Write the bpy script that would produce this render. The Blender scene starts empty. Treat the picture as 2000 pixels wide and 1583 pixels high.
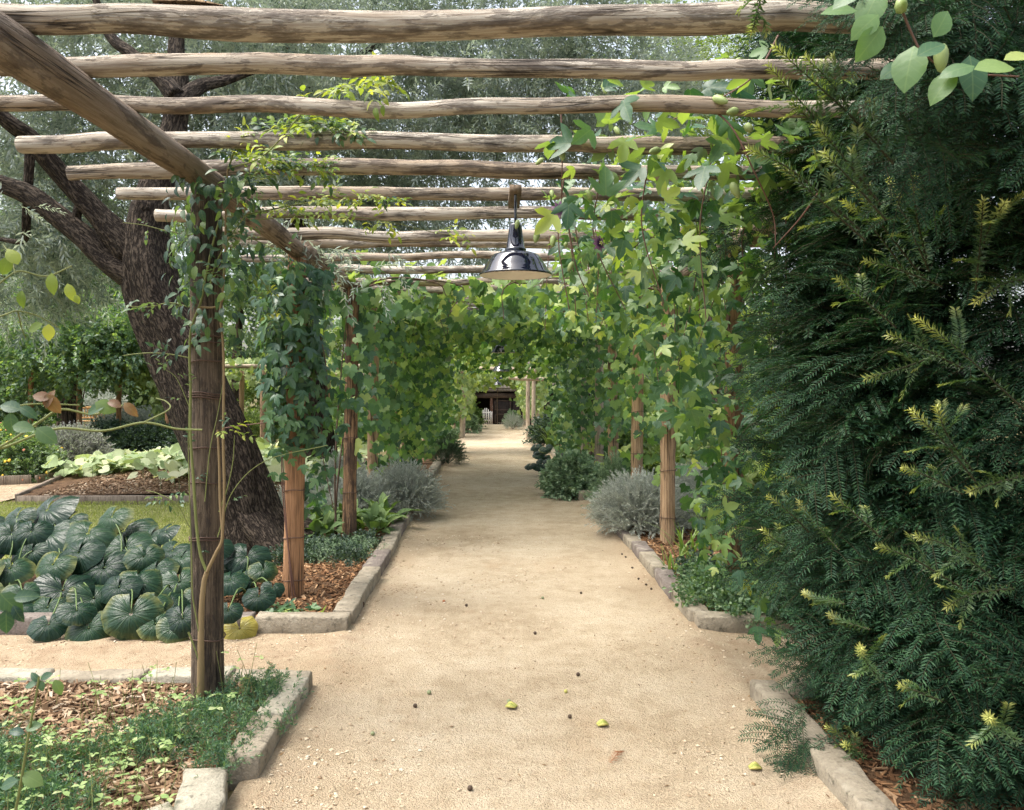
import bpy, math, random
import numpy as np
from mathutils import Matrix, Vector

# ------------------------------------------------------------------ camera, sky, sun, exposure
sc = bpy.context.scene
COL = sc.collection
CAMH, FPX, VX, VY = 1.8, 1600.0, 962.0, 745.0       # eye height; photo focal length, vanishing point (2000 px wide photo)
cam_d = bpy.data.cameras.new("camera")
cam = bpy.data.objects.new("camera", cam_d); COL.objects.link(cam)
cam.location = (0, 0, CAMH); cam.rotation_euler = (math.radians(90), 0, 0)
cam_d.sensor_width = 36; cam_d.lens = 36 * FPX / 2000
cam_d.shift_x = (1000 - VX) / 2000; cam_d.shift_y = -(791.5 - VY) / 2000
cam_d.clip_start = 0.05; cam_d.clip_end = 400
cam_d.dof.use_dof = True; cam_d.dof.focus_distance = 6.5; cam_d.dof.aperture_fstop = 9
sc.camera = cam
SUN_DIR = Vector((-0.40, -0.06, 0.90)).normalized()
world = bpy.data.worlds.new("World"); sc.world = world; world.use_nodes = True
wn = world.node_tree; wn.nodes.clear()
sky = wn.nodes.new("ShaderNodeTexSky"); sky.sky_type = 'NISHITA'; sky.sun_disc = False
sky.sun_elevation = math.asin(SUN_DIR.z); sky.sun_rotation = math.atan2(SUN_DIR.x, SUN_DIR.y)
sky.air_density = 1.0; sky.dust_density = 5.0; sky.ozone_density = 0.6; sky.altitude = 0
bg = wn.nodes.new("ShaderNodeBackground"); bg.inputs[1].default_value = 0.15
wo = wn.nodes.new("ShaderNodeOutputWorld")
hs = wn.nodes.new("ShaderNodeHueSaturation"); hs.inputs["Saturation"].default_value = 0.5      # thin overcast: a paler sky
wn.links.new(sky.outputs[0], hs.inputs["Color"]); wn.links.new(hs.outputs[0], bg.inputs[0]); wn.links.new(bg.outputs[0], wo.inputs[0])
sl = bpy.data.lights.new("sun", 'SUN'); sl.energy = 1.5; sl.angle = math.radians(30); sl.color = (1.0, 0.95, 0.87)
so = bpy.data.objects.new("sun", sl); COL.objects.link(so)
so.rotation_euler = SUN_DIR.to_track_quat('Z', 'Y').to_euler()
sc.view_settings.view_transform = 'Standard'; sc.view_settings.look = 'None'
sc.view_settings.exposure = 1.5; sc.view_settings.gamma = 1.0; sc.view_settings.use_curve_mapping = False
cy = sc.cycles
cy.max_bounces = 8; cy.diffuse_bounces = 4; cy.glossy_bounces = 3; cy.transmission_bounces = 5; cy.transparent_max_bounces = 8
cy.use_denoising = True; cy.use_adaptive_sampling = True; cy.adaptive_threshold = 0.012
try:
    cy.denoiser = 'OPENIMAGEDENOISE'; cy.denoising_input_passes = 'RGB_ALBEDO_NORMAL'; cy.denoising_prefilter = 'NONE'
except Exception: pass

# ------------------------------------------------------------------ helpers
rng = np.random.default_rng(11)
random.seed(5)
A = np.array
def P(px, py, Y): return A([(px - VX) / FPX * Y, Y, CAMH - (py - VY) / FPX * Y])      # a photo point at distance Y
def G(px, py):                                                                          # the ground point under a photo point
    Y = CAMH * FPX / (py - VY); return A([(px - VX) / FPX * Y, Y, 0.0])
def pxof(p): p = np.asarray(p); return VX + p[..., 0] / p[..., 1] * FPX, VY - (p[..., 2] - CAMH) / p[..., 1] * FPX
def nrm(v): v = np.asarray(v, float); return v / np.maximum(np.linalg.norm(v, axis=-1, keepdims=True), 1e-9)
def frames(d, n):                                   # columns x, tip direction, normal
    d = nrm(d); x = nrm(np.cross(d, n)); z = np.cross(x, d)
    return np.stack([x, d, z], axis=-1)
def jit(n, s): return rng.normal(0, s, (n, 3))
_k = rng.normal(0, 1, (24, 3)); _ph = rng.uniform(0, 6.28, 24)
def wob(p, f=1.0, k=8, o=0):                        # smooth noise about -1..1
    p = np.asarray(p, float) * f
    return np.sin(p @ _k[o:o + k].T + _ph[o:o + k]).sum(-1) / (k * 0.55)

class MB:
    """collects vertices and faces; obj() links them as one mesh object"""
    def __init__(s): s.V = []; s.F = []; s.M = []; s.AX = []; s.n = 0
    def add(s, V, F, ax=None, mi=0):
        V = np.asarray(V, float).reshape(-1, 3)
        for f in (F if isinstance(F, list) else [F]):
            f = np.asarray(f, np.int64)
            if len(f): s.F.append(f + s.n); s.M.append(np.full(len(f), mi))
        s.V.append(V); s.AX.append(np.zeros_like(V) if ax is None else np.asarray(ax, float).reshape(-1, 3)); s.n += len(V)
        return s
    def data(s, name, mats, off=(0, 0, 0), smooth=True):
        me = bpy.data.meshes.new(name)
        V = np.concatenate(s.V) - A(off, float); AXs = np.concatenate(s.AX)
        loops = np.concatenate([f.ravel() for f in s.F]); tot = np.concatenate([np.full(len(f), f.shape[1]) for f in s.F])
        start = np.concatenate([[0], np.cumsum(tot)[:-1]])
        me.vertices.add(len(V)); me.vertices.foreach_set("co", V.astype(np.float32).ravel())
        me.loops.add(len(loops)); me.loops.foreach_set("vertex_index", loops.astype(np.int32))
        me.polygons.add(len(tot)); me.polygons.foreach_set("loop_start", start.astype(np.int32))
        at = me.attributes.new("ax", 'FLOAT_VECTOR', 'POINT'); at.data.foreach_set("vector", AXs.astype(np.float32).ravel())
        for m in (mats if isinstance(mats, (list, tuple)) else [mats]): me.materials.append(m)
        me.polygons.foreach_set("material_index", np.concatenate(s.M).astype(np.int32))
        me.update(calc_edges=True)
        me.polygons.foreach_set("use_smooth", np.full(len(tot), bool(smooth)))
        return me
    def obj(s, name, mats, parent=None, smooth=True):
        off = tuple(parent['_base']) if parent is not None else (0, 0, 0)
        o = bpy.data.objects.new(name, s.data(name, mats, off, smooth)); COL.objects.link(o)
        if parent is not None:
            o.parent = parent; o['_base'] = parent['_base']
        else: o['_base'] = (0.0, 0.0, 0.0)
        return o

def tag(o, label=None, cat=None, group=None, kind=None):
    for k, v in (('label', label), ('category', cat), ('group', group), ('kind', kind)):
        if v: o[k] = v
    return o
def thing(name, base, label, cat, group=None):
    o = bpy.data.objects.new(name, None); COL.objects.link(o)
    o.location = tuple(map(float, base)); o['_base'] = tuple(map(float, base)); o.empty_display_size = 0.1
    return tag(o, label, cat, group)
def place(name, me, parent, R, loc):                # a part that shares mesh data
    o = bpy.data.objects.new(name, me); COL.objects.link(o)
    b = parent['_base'] if parent is not None else (0, 0, 0)
    M = Matrix.Identity(4)
    for i in range(3):
        for j in range(3): M[i][j] = float(R[i][j])
        M[i][3] = float(loc[i] - b[i])
    o.parent = parent; o.matrix_basis = M
    o['_base'] = (0.0, 0.0, 0.0)
    return o

def spline(pts, n):
    p = np.asarray(pts, float); m = len(p)
    if m == 2: return p[0] + np.linspace(0, 1, n)[:, None] * (p[1] - p[0])
    q = np.vstack([2 * p[0] - p[1], p, 2 * p[-1] - p[-2]])
    t = np.linspace(0, m - 1 - 1e-6, n); i = t.astype(int); u = (t - i)[:, None]
    a, b, c, d = q[i], q[i + 1], q[i + 2], q[i + 3]
    return 0.5 * (2 * b + (c - a) * u + (2 * a - 5 * b + 4 * c - d) * u ** 2 + (3 * b - a - 3 * c + d) * u ** 3)
def tube(mb, pts, rad, sides=10, n=None, bump=None, mi=0, caps=True, off=None):
    """a round limb through pts; rad a number or one per point"""
    n = n or max(2, len(pts) * 4)
    p = spline(pts, n)
    rad = np.asarray(rad, float); r = np.full(n, rad) if rad.ndim == 0 else np.interp(np.linspace(0, 1, n), np.linspace(0, 1, len(rad)), rad)
    t = nrm(np.gradient(p, axis=0)); u = np.zeros_like(p)
    a = A([1.0, 0, 0]) if abs(t[0][0]) < 0.8 else A([0, 0, 1.0])
    u[0] = nrm(a - t[0] * (a @ t[0]))
    for i in range(1, n): u[i] = nrm(u[i - 1] - t[i] * (u[i - 1] @ t[i]))
    w = np.cross(t, u); th = np.linspace(0, 2 * np.pi, sides, endpoint=False)
    s = np.concatenate([[0], np.cumsum(np.linalg.norm(np.diff(p, axis=0), axis=1))])
    R = np.repeat(r[:, None], sides, 1)
    if bump is not None: R = R * (1 + bump(th[None, :], s[:, None], R))
    V = p[:, None] + R[..., None] * (np.cos(th)[None, :, None] * u[:, None] + np.sin(th)[None, :, None] * w[:, None])
    off = rng.uniform(-20, 20, 3) if off is None else off
    ax = np.stack([np.cos(th)[None, :] * r[:, None], np.sin(th)[None, :] * r[:, None], np.repeat(s[:, None], sides, 1)], -1) + off
    i = np.arange(n - 1)[:, None] * sides; j = np.arange(sides)[None, :]; k = (j + 1) % sides
    Q = np.stack([i + j, i + k, i + sides + k, i + sides + j], -1).reshape(-1, 4)
    V = V.reshape(-1, 3); ax = ax.reshape(-1, 3)
    if caps and sides > 3:
        V = np.vstack([V, p[0], p[-1]]); ax = np.vstack([ax, off, off + A([0, 0, s[-1]])])
        c0 = n * sides; jj = np.arange(sides); kk = (jj + 1) % sides
        T = np.vstack([np.stack([np.full(sides, c0), kk, jj], -1), np.stack([np.full(sides, c0 + 1), (n - 1) * sides + jj, (n - 1) * sides + kk], -1)])
        mb.add(V, [Q, T], ax, mi)
    else: mb.add(V, Q, ax, mi)
    return p
def box(mb, lo, hi, mi=0, rot=None, org=(0, 0, 0)):
    lo, hi = A(lo, float), A(hi, float)
    V = A([[x, y, z] for x in (lo[0], hi[0]) for y in (lo[1], hi[1]) for z in (lo[2], hi[2])])
    ax = V.copy() + rng.uniform(-9, 9, 3)
    if rot is not None: V = (V - A(org)) @ A(rot).T + A(org)
    mb.add(V, A([[0, 1, 3, 2], [4, 6, 7, 5], [0, 4, 5, 1], [2, 3, 7, 6], [0, 2, 6, 4], [1, 5, 7, 3]]), ax, mi)
def lathe(mb, prof, c, sides=40, mi=0):
    prof = A(prof, float); th = np.linspace(0, 2 * np.pi, sides, endpoint=False); n = len(prof)
    V = np.stack([prof[:, 0, None] * np.cos(th), prof[:, 0, None] * np.sin(th), np.repeat(prof[:, 1, None], sides, 1)], -1).reshape(-1, 3)
    i = np.arange(n - 1)[:, None] * sides; j = np.arange(sides)[None, :]; k = (j + 1) % sides
    mb.add(V + A(c), np.stack([i + j, i + k, i + sides + k, i + sides + j], -1).reshape(-1, 4), V, mi)
def grid(mb, xs, ys, zf, keep=None, mi=0):
    X, Y = np.meshgrid(xs, ys); Z = zf(X, Y); V = np.stack([X, Y, Z], -1).reshape(-1, 3); nx = len(xs)
    i, j = np.meshgrid(np.arange(len(xs) - 1), np.arange(len(ys) - 1)); a = (j * nx + i).ravel()
    Q = np.stack([a, a + 1, a + nx + 1, a + nx], -1)
    if keep is not None: Q = Q[keep(V[Q].mean(1)[:, 0], V[Q].mean(1)[:, 1])]
    u, inv = np.unique(Q, return_inverse=True)
    mb.add(V[u], inv.reshape(Q.shape), V[u], mi)
def scatter(mb, T, R, L, mi=0, axadd=None):
    """copies of template T=(V, [faces], ax) at L with 3x3 matrices R, all in one mesh"""
    V, F, ax = T; N = len(L); k = len(V)
    if N == 0: return
    out = np.einsum('nij,kj->nki', R, V) + np.asarray(L)[:, None]
    axx = np.repeat(ax[None], N, 0)
    if axadd is not None: axx = axx + np.asarray(axadd)[:, None]
    mb.add(out.reshape(-1, 3), [(f[None] + (np.arange(N) * k)[:, None, None]).reshape(-1, f.shape[1]) for f in F], axx.reshape(-1, 3), mi)
def as_template(mb):
    off = 0
    return np.concatenate(mb.V), list(mb.F), np.concatenate(mb.AX)

# ------------------------------------------------------------------ materials
class NT:
    def __init__(s, name):
        s.m = bpy.data.materials.new(name); s.m.use_nodes = True; s.t = s.m.node_tree; s.t.nodes.clear()
        s.out = s.n("OutputMaterial")
    def n(s, typ, **kw):
        o = s.t.nodes.new("ShaderNode" + typ)
        for k, v in kw.items(): setattr(o, k, v)
        return o
    def l(s, a, b): s.t.links.new(a, b)
    def set(s, sock, v):
        if isinstance(v, bpy.types.NodeSocket): s.l(v, sock)
        elif v is not None:
            sock.default_value = (*v, 1) if isinstance(v, (tuple, list)) and len(v) == 3 and sock.type == 'RGBA' else v
    def math(s, op, a, b=0.0, c=None, clamp=False):
        o = s.n("Math", operation=op, use_clamp=clamp); s.set(o.inputs[0], a); s.set(o.inputs[1], b)
        if c is not None: s.set(o.inputs[2], c)
        return o.outputs[0]
    def mix(s, f, a, b, mode='MIX'):
        o = s.n("Mix", data_type='RGBA', blend_type=mode, clamp_factor=True)
        s.set(o.inputs[0], f); s.set(o.inputs[6], a); s.set(o.inputs[7], b); return o.outputs[2]
    def ramp(s, f, stops, interp='LINEAR'):
        o = s.n("ValToRGB"); o.color_ramp.interpolation = interp; e = o.color_ramp.elements
        while len(e) < len(stops): e.new(0.5)
        for x, (p, c) in zip(e, stops):
            x.position = p; x.color = (*c, 1) if isinstance(c, (tuple, list)) else (c, c, c, 1)
        s.set(o.inputs[0], f); return o.outputs[0]
    def attr(s): return s.n("Attribute", attribute_name="ax").outputs["Vector"]
    def pos(s): return s.n("NewGeometry").outputs["Position"]
    def map(s, v, scale=(1, 1, 1), loc=(0, 0, 0)):
        o = s.n("Mapping"); s.l(v, o.inputs[0]); o.inputs[3].default_value = scale; o.inputs[1].default_value = loc; return o.outputs[0]
    def noise(s, v, scale, detail=4, rough=0.55, dist=0.0):
        o = s.n("TexNoise"); s.l(v, o.inputs["Vector"]); o.inputs["Scale"].default_value = scale
        o.inputs["Detail"].default_value = detail; o.inputs["Roughness"].default_value = rough; o.inputs["Distortion"].default_value = dist
        return o.outputs[0]
    def voro(s, v, scale, feature='F1', out=0):
        o = s.n("TexVoronoi", feature=feature); s.l(v, o.inputs["Vector"]); o.inputs["Scale"].default_value = scale; return o.outputs[out]
    def bump(s, h, strength=0.5, dist=0.01, nin=None):
        o = s.n("Bump"); o.inputs["Strength"].default_value = strength; o.inputs["Distance"].default_value = dist
        s.l(h, o.inputs["Height"])
        if nin is not None: s.l(nin, o.inputs["Normal"])
        return o.outputs[0]
    def pr(s, col, rough=0.7, spec=0.3, nin=None, metal=0.0, coat=0.0):
        o = s.n("BsdfPrincipled"); s.set(o.inputs["Base Color"], col); s.set(o.inputs["Roughness"], rough)
        s.set(o.inputs["Specular IOR Level"], spec); s.set(o.inputs["Metallic"], metal); s.set(o.inputs["Coat Weight"], coat)
        if nin is not None: s.l(nin, o.inputs["Normal"])
        return o.outputs[0]
    def done(s, sh): s.l(sh, s.out.inputs[0]); return s.m
    def rnd(s):
        a = s.n("NewGeometry").outputs["Random Per Island"]; b = s.n("ObjectInfo").outputs["Random"]
        return s.math('FRACT', s.math('ADD', a, b))

def leafmat(name, stops, tcol=(1.5, 1.7, 0.5), tfac=0.35, rough=0.45, spec=0.4, back=None, vein=None, mottle=0.25, tip=None):
    """stops: ramp of leaf colours over leaves; back: colour of the underside; vein: 'palm' or 'mid'; tip: colour of young growth (ax.y > 0.8)"""
    N = NT(name); r = N.rnd(); c = N.ramp(r, stops)
    ax = N.attr(); pos = N.pos()
    nz = N.noise(pos, 23, 3)
    c = N.mix(mottle, c, N.mix(nz, (0.35, 0.4, 0.35), (1.7, 1.6, 1.5)), 'MULTIPLY')
    if vein:
        sx = N.n("SeparateXYZ"); N.l(ax, sx.inputs[0]); x, y = sx.outputs[0], sx.outputs[1]
        axx = N.math('ABSOLUTE', x)
        mid = N.math('SUBTRACT', 1.0, N.math('MULTIPLY', axx, 45.0), clamp=True)
        side = N.math('SUBTRACT', 1.0, N.math('MULTIPLY', N.math('ABSOLUTE', N.math('SUBTRACT', N.math('FRACT', N.math('MULTIPLY', N.math('SUBTRACT', y, N.math('MULTIPLY', axx, 0.8)), 5.5)), 0.5)), 9.0), clamp=True)
        v = N.math('MAXIMUM', mid, N.math('MULTIPLY', side, 0.45))
        c = N.mix(N.math('MULTIPLY', v, 0.5), c, N.mix(0.5, c, (0.28, 0.36, 0.14)))
    if tip:
        sx = N.n("SeparateXYZ"); N.l(ax, sx.inputs[0])
        c = N.mix(N.math('MULTIPLY', N.math('SUBTRACT', sx.outputs[1], tip[1]), 1.0 / (1 - tip[1]), clamp=True), c, tip[0])
    if back:
        c = N.mix(N.n("NewGeometry").outputs["Backfacing"], c, N.mix(0.75, c, back))
    tr = N.n("BsdfTranslucent"); N.l(N.mix(1.0, c, tcol, 'MULTIPLY'), tr.inputs[0])
    ms = N.n("MixShader"); ms.inputs[0].default_value = tfac
    bm = N.bump(nz, 0.25, 0.01)
    N.l(N.pr(c, rough, spec, bm), ms.inputs[1]); N.l(tr.outputs[0], ms.inputs[2])
    return N.done(ms.outputs[0])

def woodmat(name, light, mid, dark, patch=0.5, orange=None, weather=0.3):
    N = NT(name); ax = N.attr()
    g = N.noise(N.map(ax, (70, 70, 3.0)), 1.0, 6, 0.75, 0.5)
    b = N.noise(N.map(ax, (11, 11, 2.0), (3, 1, 7)), 1.0, 6, 0.68, 0.6)
    f = N.noise(N.map(ax, (30, 30, 9), (5, 8, 2)), 1.0, 4, 0.7)
    c = N.ramp(g, [(0.34, tuple(x * 0.75 for x in mid)), (0.44, mid), (0.54, light), (0.70, tuple(x * 1.12 for x in light))])
    if orange: c = N.mix(N.ramp(N.noise(N.map(ax, (6, 6, 0.8), (9, 9, 1)), 1.0, 3), [(0.40, 0.0), (0.62, 0.75)]), c, orange)
    b = N.math('MAXIMUM', b, N.math('SUBTRACT', N.noise(N.map(ax, (5, 5, 1.4), (13, 2, 4)), 1.0, 5, 0.7, 0.4), 0.03))
    pm = N.ramp(N.math('ADD', b, N.math('MULTIPLY', N.math('SUBTRACT', f, 0.5), 0.5)), [(patch, 0.0), (patch + 0.03, 0.55), (patch + 0.13, 1.0)])
    dk = N.mix(f, dark, tuple(min(1, x * 2.4) for x in dark))
    c = N.mix(N.math('MULTIPLY', pm, 0.85), c, dk)
    cr = N.ramp(N.noise(N.map(ax, (34, 34, 0.7), (2, 4, 4)), 1.0, 2, 0.5), [(0.475, 0.0), (0.5, 1.0), (0.525, 0.0)])
    crf = N.math('MULTIPLY', cr, N.ramp(N.noise(N.map(ax, (4, 4, 1.5)), 1.0, 2), [(0.44, 0.0), (0.54, 0.95)]))
    c = N.mix(crf, c, tuple(x * 0.5 for x in dark))
    kd = N.voro(N.map(ax, (8, 8, 2.6), (1, 7, 3)), 1.0)
    kn = N.ramp(kd, [(0.05, 1.0), (0.13, 0.35), (0.2, 0.0)]); c = N.mix(N.math('MULTIPLY', kn, 0.8), c, tuple(x * 0.8 for x in dark))
    c = N.mix(weather, c, N.mix(f, (0.6, 0.6, 0.6), (1.3, 1.28, 1.22)), 'MULTIPLY')
    h = N.math('SUBTRACT', N.math('ADD', N.math('MULTIPLY', g, 0.5), N.math('MULTIPLY', pm, 0.5)), N.math('MULTIPLY', crf, 1.2))
    return N.done(N.pr(c, 0.82, 0.2, N.bump(h, 0.8, 0.010)))

def stonemat(name, c1, c2, sc_=1.0):
    N = NT(name); p = N.pos()
    a = N.noise(p, 5 * sc_, 6, 0.65); b = N.noise(p, 60 * sc_, 4, 0.7); d = N.noise(p, 16 * sc_, 5, 0.7)
    c = N.mix(N.ramp(a, [(0.35, 0.0), (0.65, 1.0)]), c1, c2)
    c = N.mix(0.55, c, N.mix(b, (0.3, 0.3, 0.3), (1.7, 1.68, 1.6)), 'MULTIPLY')
    c = N.mix(N.ramp(d, [(0.56, 0.0), (0.66, 0.7)]), c, (0.07, 0.065, 0.05))
    c = N.mix(N.math('MULTIPLY', N.ramp(N.noise(p, 9, 3), [(0.56, 0.0), (0.66, 1.0)]), 0.4), c, (0.42, 0.38, 0.3))
    hv = N.math('ADD', N.math('MULTIPLY', d, 0.8), N.math('MULTIPLY', b, 0.4))
    return N.done(N.pr(c, 0.95, 0.1, N.bump(hv, 1.0, 0.02)))

def flat(name, c, rough=0.6, spec=0.3, coat=0.0, var=0.2):
    N = NT(name); p = N.pos()
    col = N.mix(var, c, N.mix(N.noise(p, 40, 3), (0.4, 0.4, 0.4), (1.6, 1.6, 1.6)), 'MULTIPLY')
    return N.done(N.pr(col, rough, spec, None, 0.0, coat))
# ------------------------------------------------------------------ surface materials
def gravel_mat():
    N = NT("decomposed_granite"); p = N.pos()
    big = N.noise(p, 0.9, 4, 0.6); mid = N.noise(p, 6, 5, 0.7); fine = N.noise(p, 95, 3, 0.7); gr = N.voro(p, 130)
    stain = N.noise(N.map(p, (1, 0.5, 1), (4, 2, 0)), 1.6, 5, 0.7)
    c = N.ramp(N.math('ADD', N.math('MULTIPLY', big, 0.55), N.math('MULTIPLY', mid, 0.45)), [(0.36, (0.37, 0.288, 0.187)), (0.5, (0.495, 0.402, 0.278)), (0.64, (0.58, 0.492, 0.36))])
    c = N.mix(0.6, c, N.ramp(fine, [(0.3, (0.45, 0.4, 0.36)), (0.5, (1, 1, 1)), (0.75, (1.25, 1.22, 1.18))]), 'MULTIPLY')
    c = N.mix(N.ramp(stain, [(0.58, 0.0), (0.72, 0.3)]), c, (0.44, 0.30, 0.175))
    xs_ = N.n('SeparateXYZ'); N.l(p, xs_.inputs[0]); ed_ = N.math('MULTIPLY', N.math('SUBTRACT', N.math('ABSOLUTE', N.math('SUBTRACT', xs_.outputs[0], 0.21)), 0.85, clamp=True), 2.2, clamp=True)      # dirt gathers along the kerbs
    c = N.mix(N.math('MULTIPLY', ed_, N.ramp(mid, [(0.40, 0.0), (0.62, 0.75)])), c, (0.30, 0.205, 0.125))
    sp = N.ramp(N.noise(p, 60, 3, 0.7), [(0.64, 0.0), (0.72, 0.6)])
    c = N.mix(sp, c, (0.20, 0.13, 0.075))
    h = N.math('ADD', N.math('MULTIPLY', fine, 0.6), N.math('ADD', N.math('MULTIPLY', N.noise(p, 30, 4, 0.7), 0.9), N.math('MULTIPLY', gr, -0.35)))
    return N.done(N.pr(c, 0.95, 0.12, N.bump(h, 0.9, 0.028)))
def soil_mat(name, a, b, sc_=1.0):
    N = NT(name); p = N.pos()
    n = N.noise(p, 7 * sc_, 5, 0.7); f = N.noise(p, 50 * sc_, 4, 0.7)
    c = N.mix(N.ramp(n, [(0.35, 0.0), (0.65, 1.0)]), a, b)
    c = N.mix(0.6, c, N.mix(f, (0.3, 0.3, 0.3), (1.6, 1.6, 1.6)), 'MULTIPLY')
    return N.done(N.pr(c, 0.95, 0.1, N.bump(f, 0.9, 0.02)))
M = {}
M['gravel'] = gravel_mat()
M['mulch_base'] = soil_mat("mulch_earth", (0.065, 0.038, 0.022), (0.14, 0.085, 0.048))
M['ground'] = soil_mat("garden_earth", (0.10, 0.075, 0.04), (0.14, 0.13, 0.055), 0.4)
M['lawn'] = soil_mat("turf_earth", (0.17, 0.18, 0.06), (0.27, 0.27, 0.11), 0.7)
M['stone'] = stonemat("weathered_sandstone", (0.22, 0.19, 0.145), (0.33, 0.29, 0.225))
M['stone_dark'] = stonemat("grey_stone", (0.15, 0.125, 0.112), (0.22, 0.19, 0.17))
M['stone_pale'] = stonemat("pale_stone", (0.28, 0.26, 0.205), (0.40, 0.37, 0.30))
M['rafter'] = woodmat("weathered_pale_pole", (0.50, 0.45, 0.375), (0.33, 0.275, 0.215), (0.043, 0.034, 0.029), 0.52, (0.29, 0.215, 0.145))
M['beam'] = woodmat("grey_brown_pole", (0.29, 0.24, 0.19), (0.19, 0.15, 0.112), (0.045, 0.034, 0.028), 0.56, (0.19, 0.135, 0.09))
M['post_dark'] = woodmat("dark_stained_post", (0.165, 0.125, 0.088), (0.10, 0.074, 0.054), (0.020, 0.016, 0.014), 0.50)
M['post_orange'] = woodmat("orange_brown_post", (0.36, 0.20, 0.105), (0.27, 0.145, 0.075), (0.05, 0.033, 0.025), 0.66)
M['post_streak'] = woodmat("streaked_post", (0.29, 0.18, 0.10), (0.17, 0.10, 0.055), (0.03, 0.022, 0.018), 0.5)
M['post_tan'] = woodmat("tan_post", (0.42, 0.29, 0.175), (0.29, 0.19, 0.11), (0.07, 0.05, 0.036), 0.6)
M['post_pale'] = woodmat("silvered_post", (0.48, 0.39, 0.29), (0.34, 0.27, 0.2), (0.10, 0.075, 0.055), 0.62)
M['board'] = woodmat("grey_timber_board", (0.30, 0.245, 0.19), (0.21, 0.165, 0.125), (0.07, 0.05, 0.04), 0.64)
M['bench'] = woodmat("honey_timber", (0.52, 0.32, 0.14), (0.40, 0.23, 0.095), (0.2, 0.1, 0.04), 0.75)
M['wire'] = flat("rusty_tie_wire", (0.105, 0.065, 0.048), 0.75, 0.3)

# ------------------------------------------------------------------ ground, path, lawn
def gz(Y):                                          # the garden lies level, then falls away gently towards the barn
    return np.interp(Y, [-20, 34, 52, 90], [0, 0, -1.0, -1.4])
mb = MB(); grid(mb, np.linspace(-90, 90, 61), np.concatenate([np.linspace(-12, 60, 49), np.linspace(64, 260, 20)]), lambda X, Y: gz(Y) - 0.012)
tag(mb.obj('ground', M['ground']), kind='structure')

PXL, PXR = -1.02, 1.44
def keep_path(x, y):
    far = np.interp(y, [23.5, 26], [0, 0.22])
    main = (x > PXL - 0.1 + far) & (x < PXR + 0.12 - far)
    cross = (y > 4.55) & (y < 5.9)
    return main | cross
mb = MB()
zf = lambda X, Y: gz(Y) + 0.010 * wob(np.stack([X, Y, 0 * X], -1), 1.7) + 0.004 * wob(np.stack([X, Y, 0 * X], -1), 7, 8, 8) + 0.030 * np.exp(-((X - PXL) / 0.12) ** 2) + 0.034 * np.exp(-((X - PXR) / 0.13) ** 2) + 0.008
grid(mb, np.arange(-7, 7.01, 0.07), np.concatenate([np.arange(-1.0, 12, 0.07), np.arange(12.05, 52.2, 0.25)]), zf, keep_path)
tag(mb.obj('gravel_path', M['gravel']), kind='structure')
mb = MB(); grid(mb, np.arange(-16, -7.1, 0.3), np.arange(12.0, 15.6, 0.3), lambda X, Y: 0.012 + 0 * X + 0.004 * wob(np.stack([X, Y, 0 * X], -1), 3), lambda x, y: (x + 0.35 * (y - 12.2) > -8.1) | (y < 12.6))
tag(mb.obj('gravel_path', M['gravel']), kind='structure')

# loose grit lying on the near part of the path
oc = A([[1, 0, 0], [-1, 0, 0], [0, 1, 0], [0, -1, 0], [0, 0, 1], [0, 0, -1]], float)
of = A([[0, 2, 4], [2, 1, 4], [1, 3, 4], [3, 0, 4], [2, 0, 5], [1, 2, 5], [3, 1, 5], [0, 3, 5]])
def pebble_stuff(name, n, xr, yr, smin, smax, mat, flatten=0.5, powr=1.0):
    mb = MB()
    y = yr[0] + (yr[1] - yr[0]) * rng.uniform(0, 1, n) ** powr; x = rng.uniform(*xr, n)
    k = keep_path(x, y) & ((x > PXL + 0.02) & (x < PXR - 0.02) | (y > 4.75) & (y < 5.75))
    x, y = x[k], y[k]; n = len(x)
    d = wob(np.stack([x, y, 0 * x], -1), 2.6); k = rng.uniform(-0.3, 1.3, n) < d; x, y = x[k], y[k]; n = len(x)
    R = frames(nrm(jit(n, 1) * [1, 1, 0.15]), nrm(A([0, 0, 1]) + jit(n, 0.2)))
    S = smin + (smax - smin) * rng.uniform(0, 1, n) ** 2.5
    sc3 = np.stack([S * rng.uniform(0.6, 1.0, n), S, S * flatten * rng.uniform(0.5, 1.1, n)], -1)
    scatter(mb, (oc, [of], oc), R * sc3[:, None, :], np.stack([x, y, zf(x, y) + S * 0.3], -1))
    return tag(mb.obj(name, mat, smooth=False), kind='stuff')
def pebmat(name, stops):
    N = NT(name); c = N.ramp(N.rnd(), stops)
    return N.done(N.pr(c, 0.95, 0.12))
M['grit'] = pebmat("grit", [(0.0, (0.24, 0.165, 0.10)), (0.2, (0.43, 0.335, 0.225)), (0.75, (0.56, 0.46, 0.33)), (1.0, (0.62, 0.54, 0.42))])
M['litter'] = pebmat("dry_litter", [(0.0, (0.07, 0.04, 0.022)), (0.5, (0.17, 0.095, 0.045)), (1.0, (0.33, 0.21, 0.10))])
pebble_stuff('gravel', 60000, (-5, 4), (2.4, 9.5), 0.003, 0.015, M['grit'], 0.6, 1.25)
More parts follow.
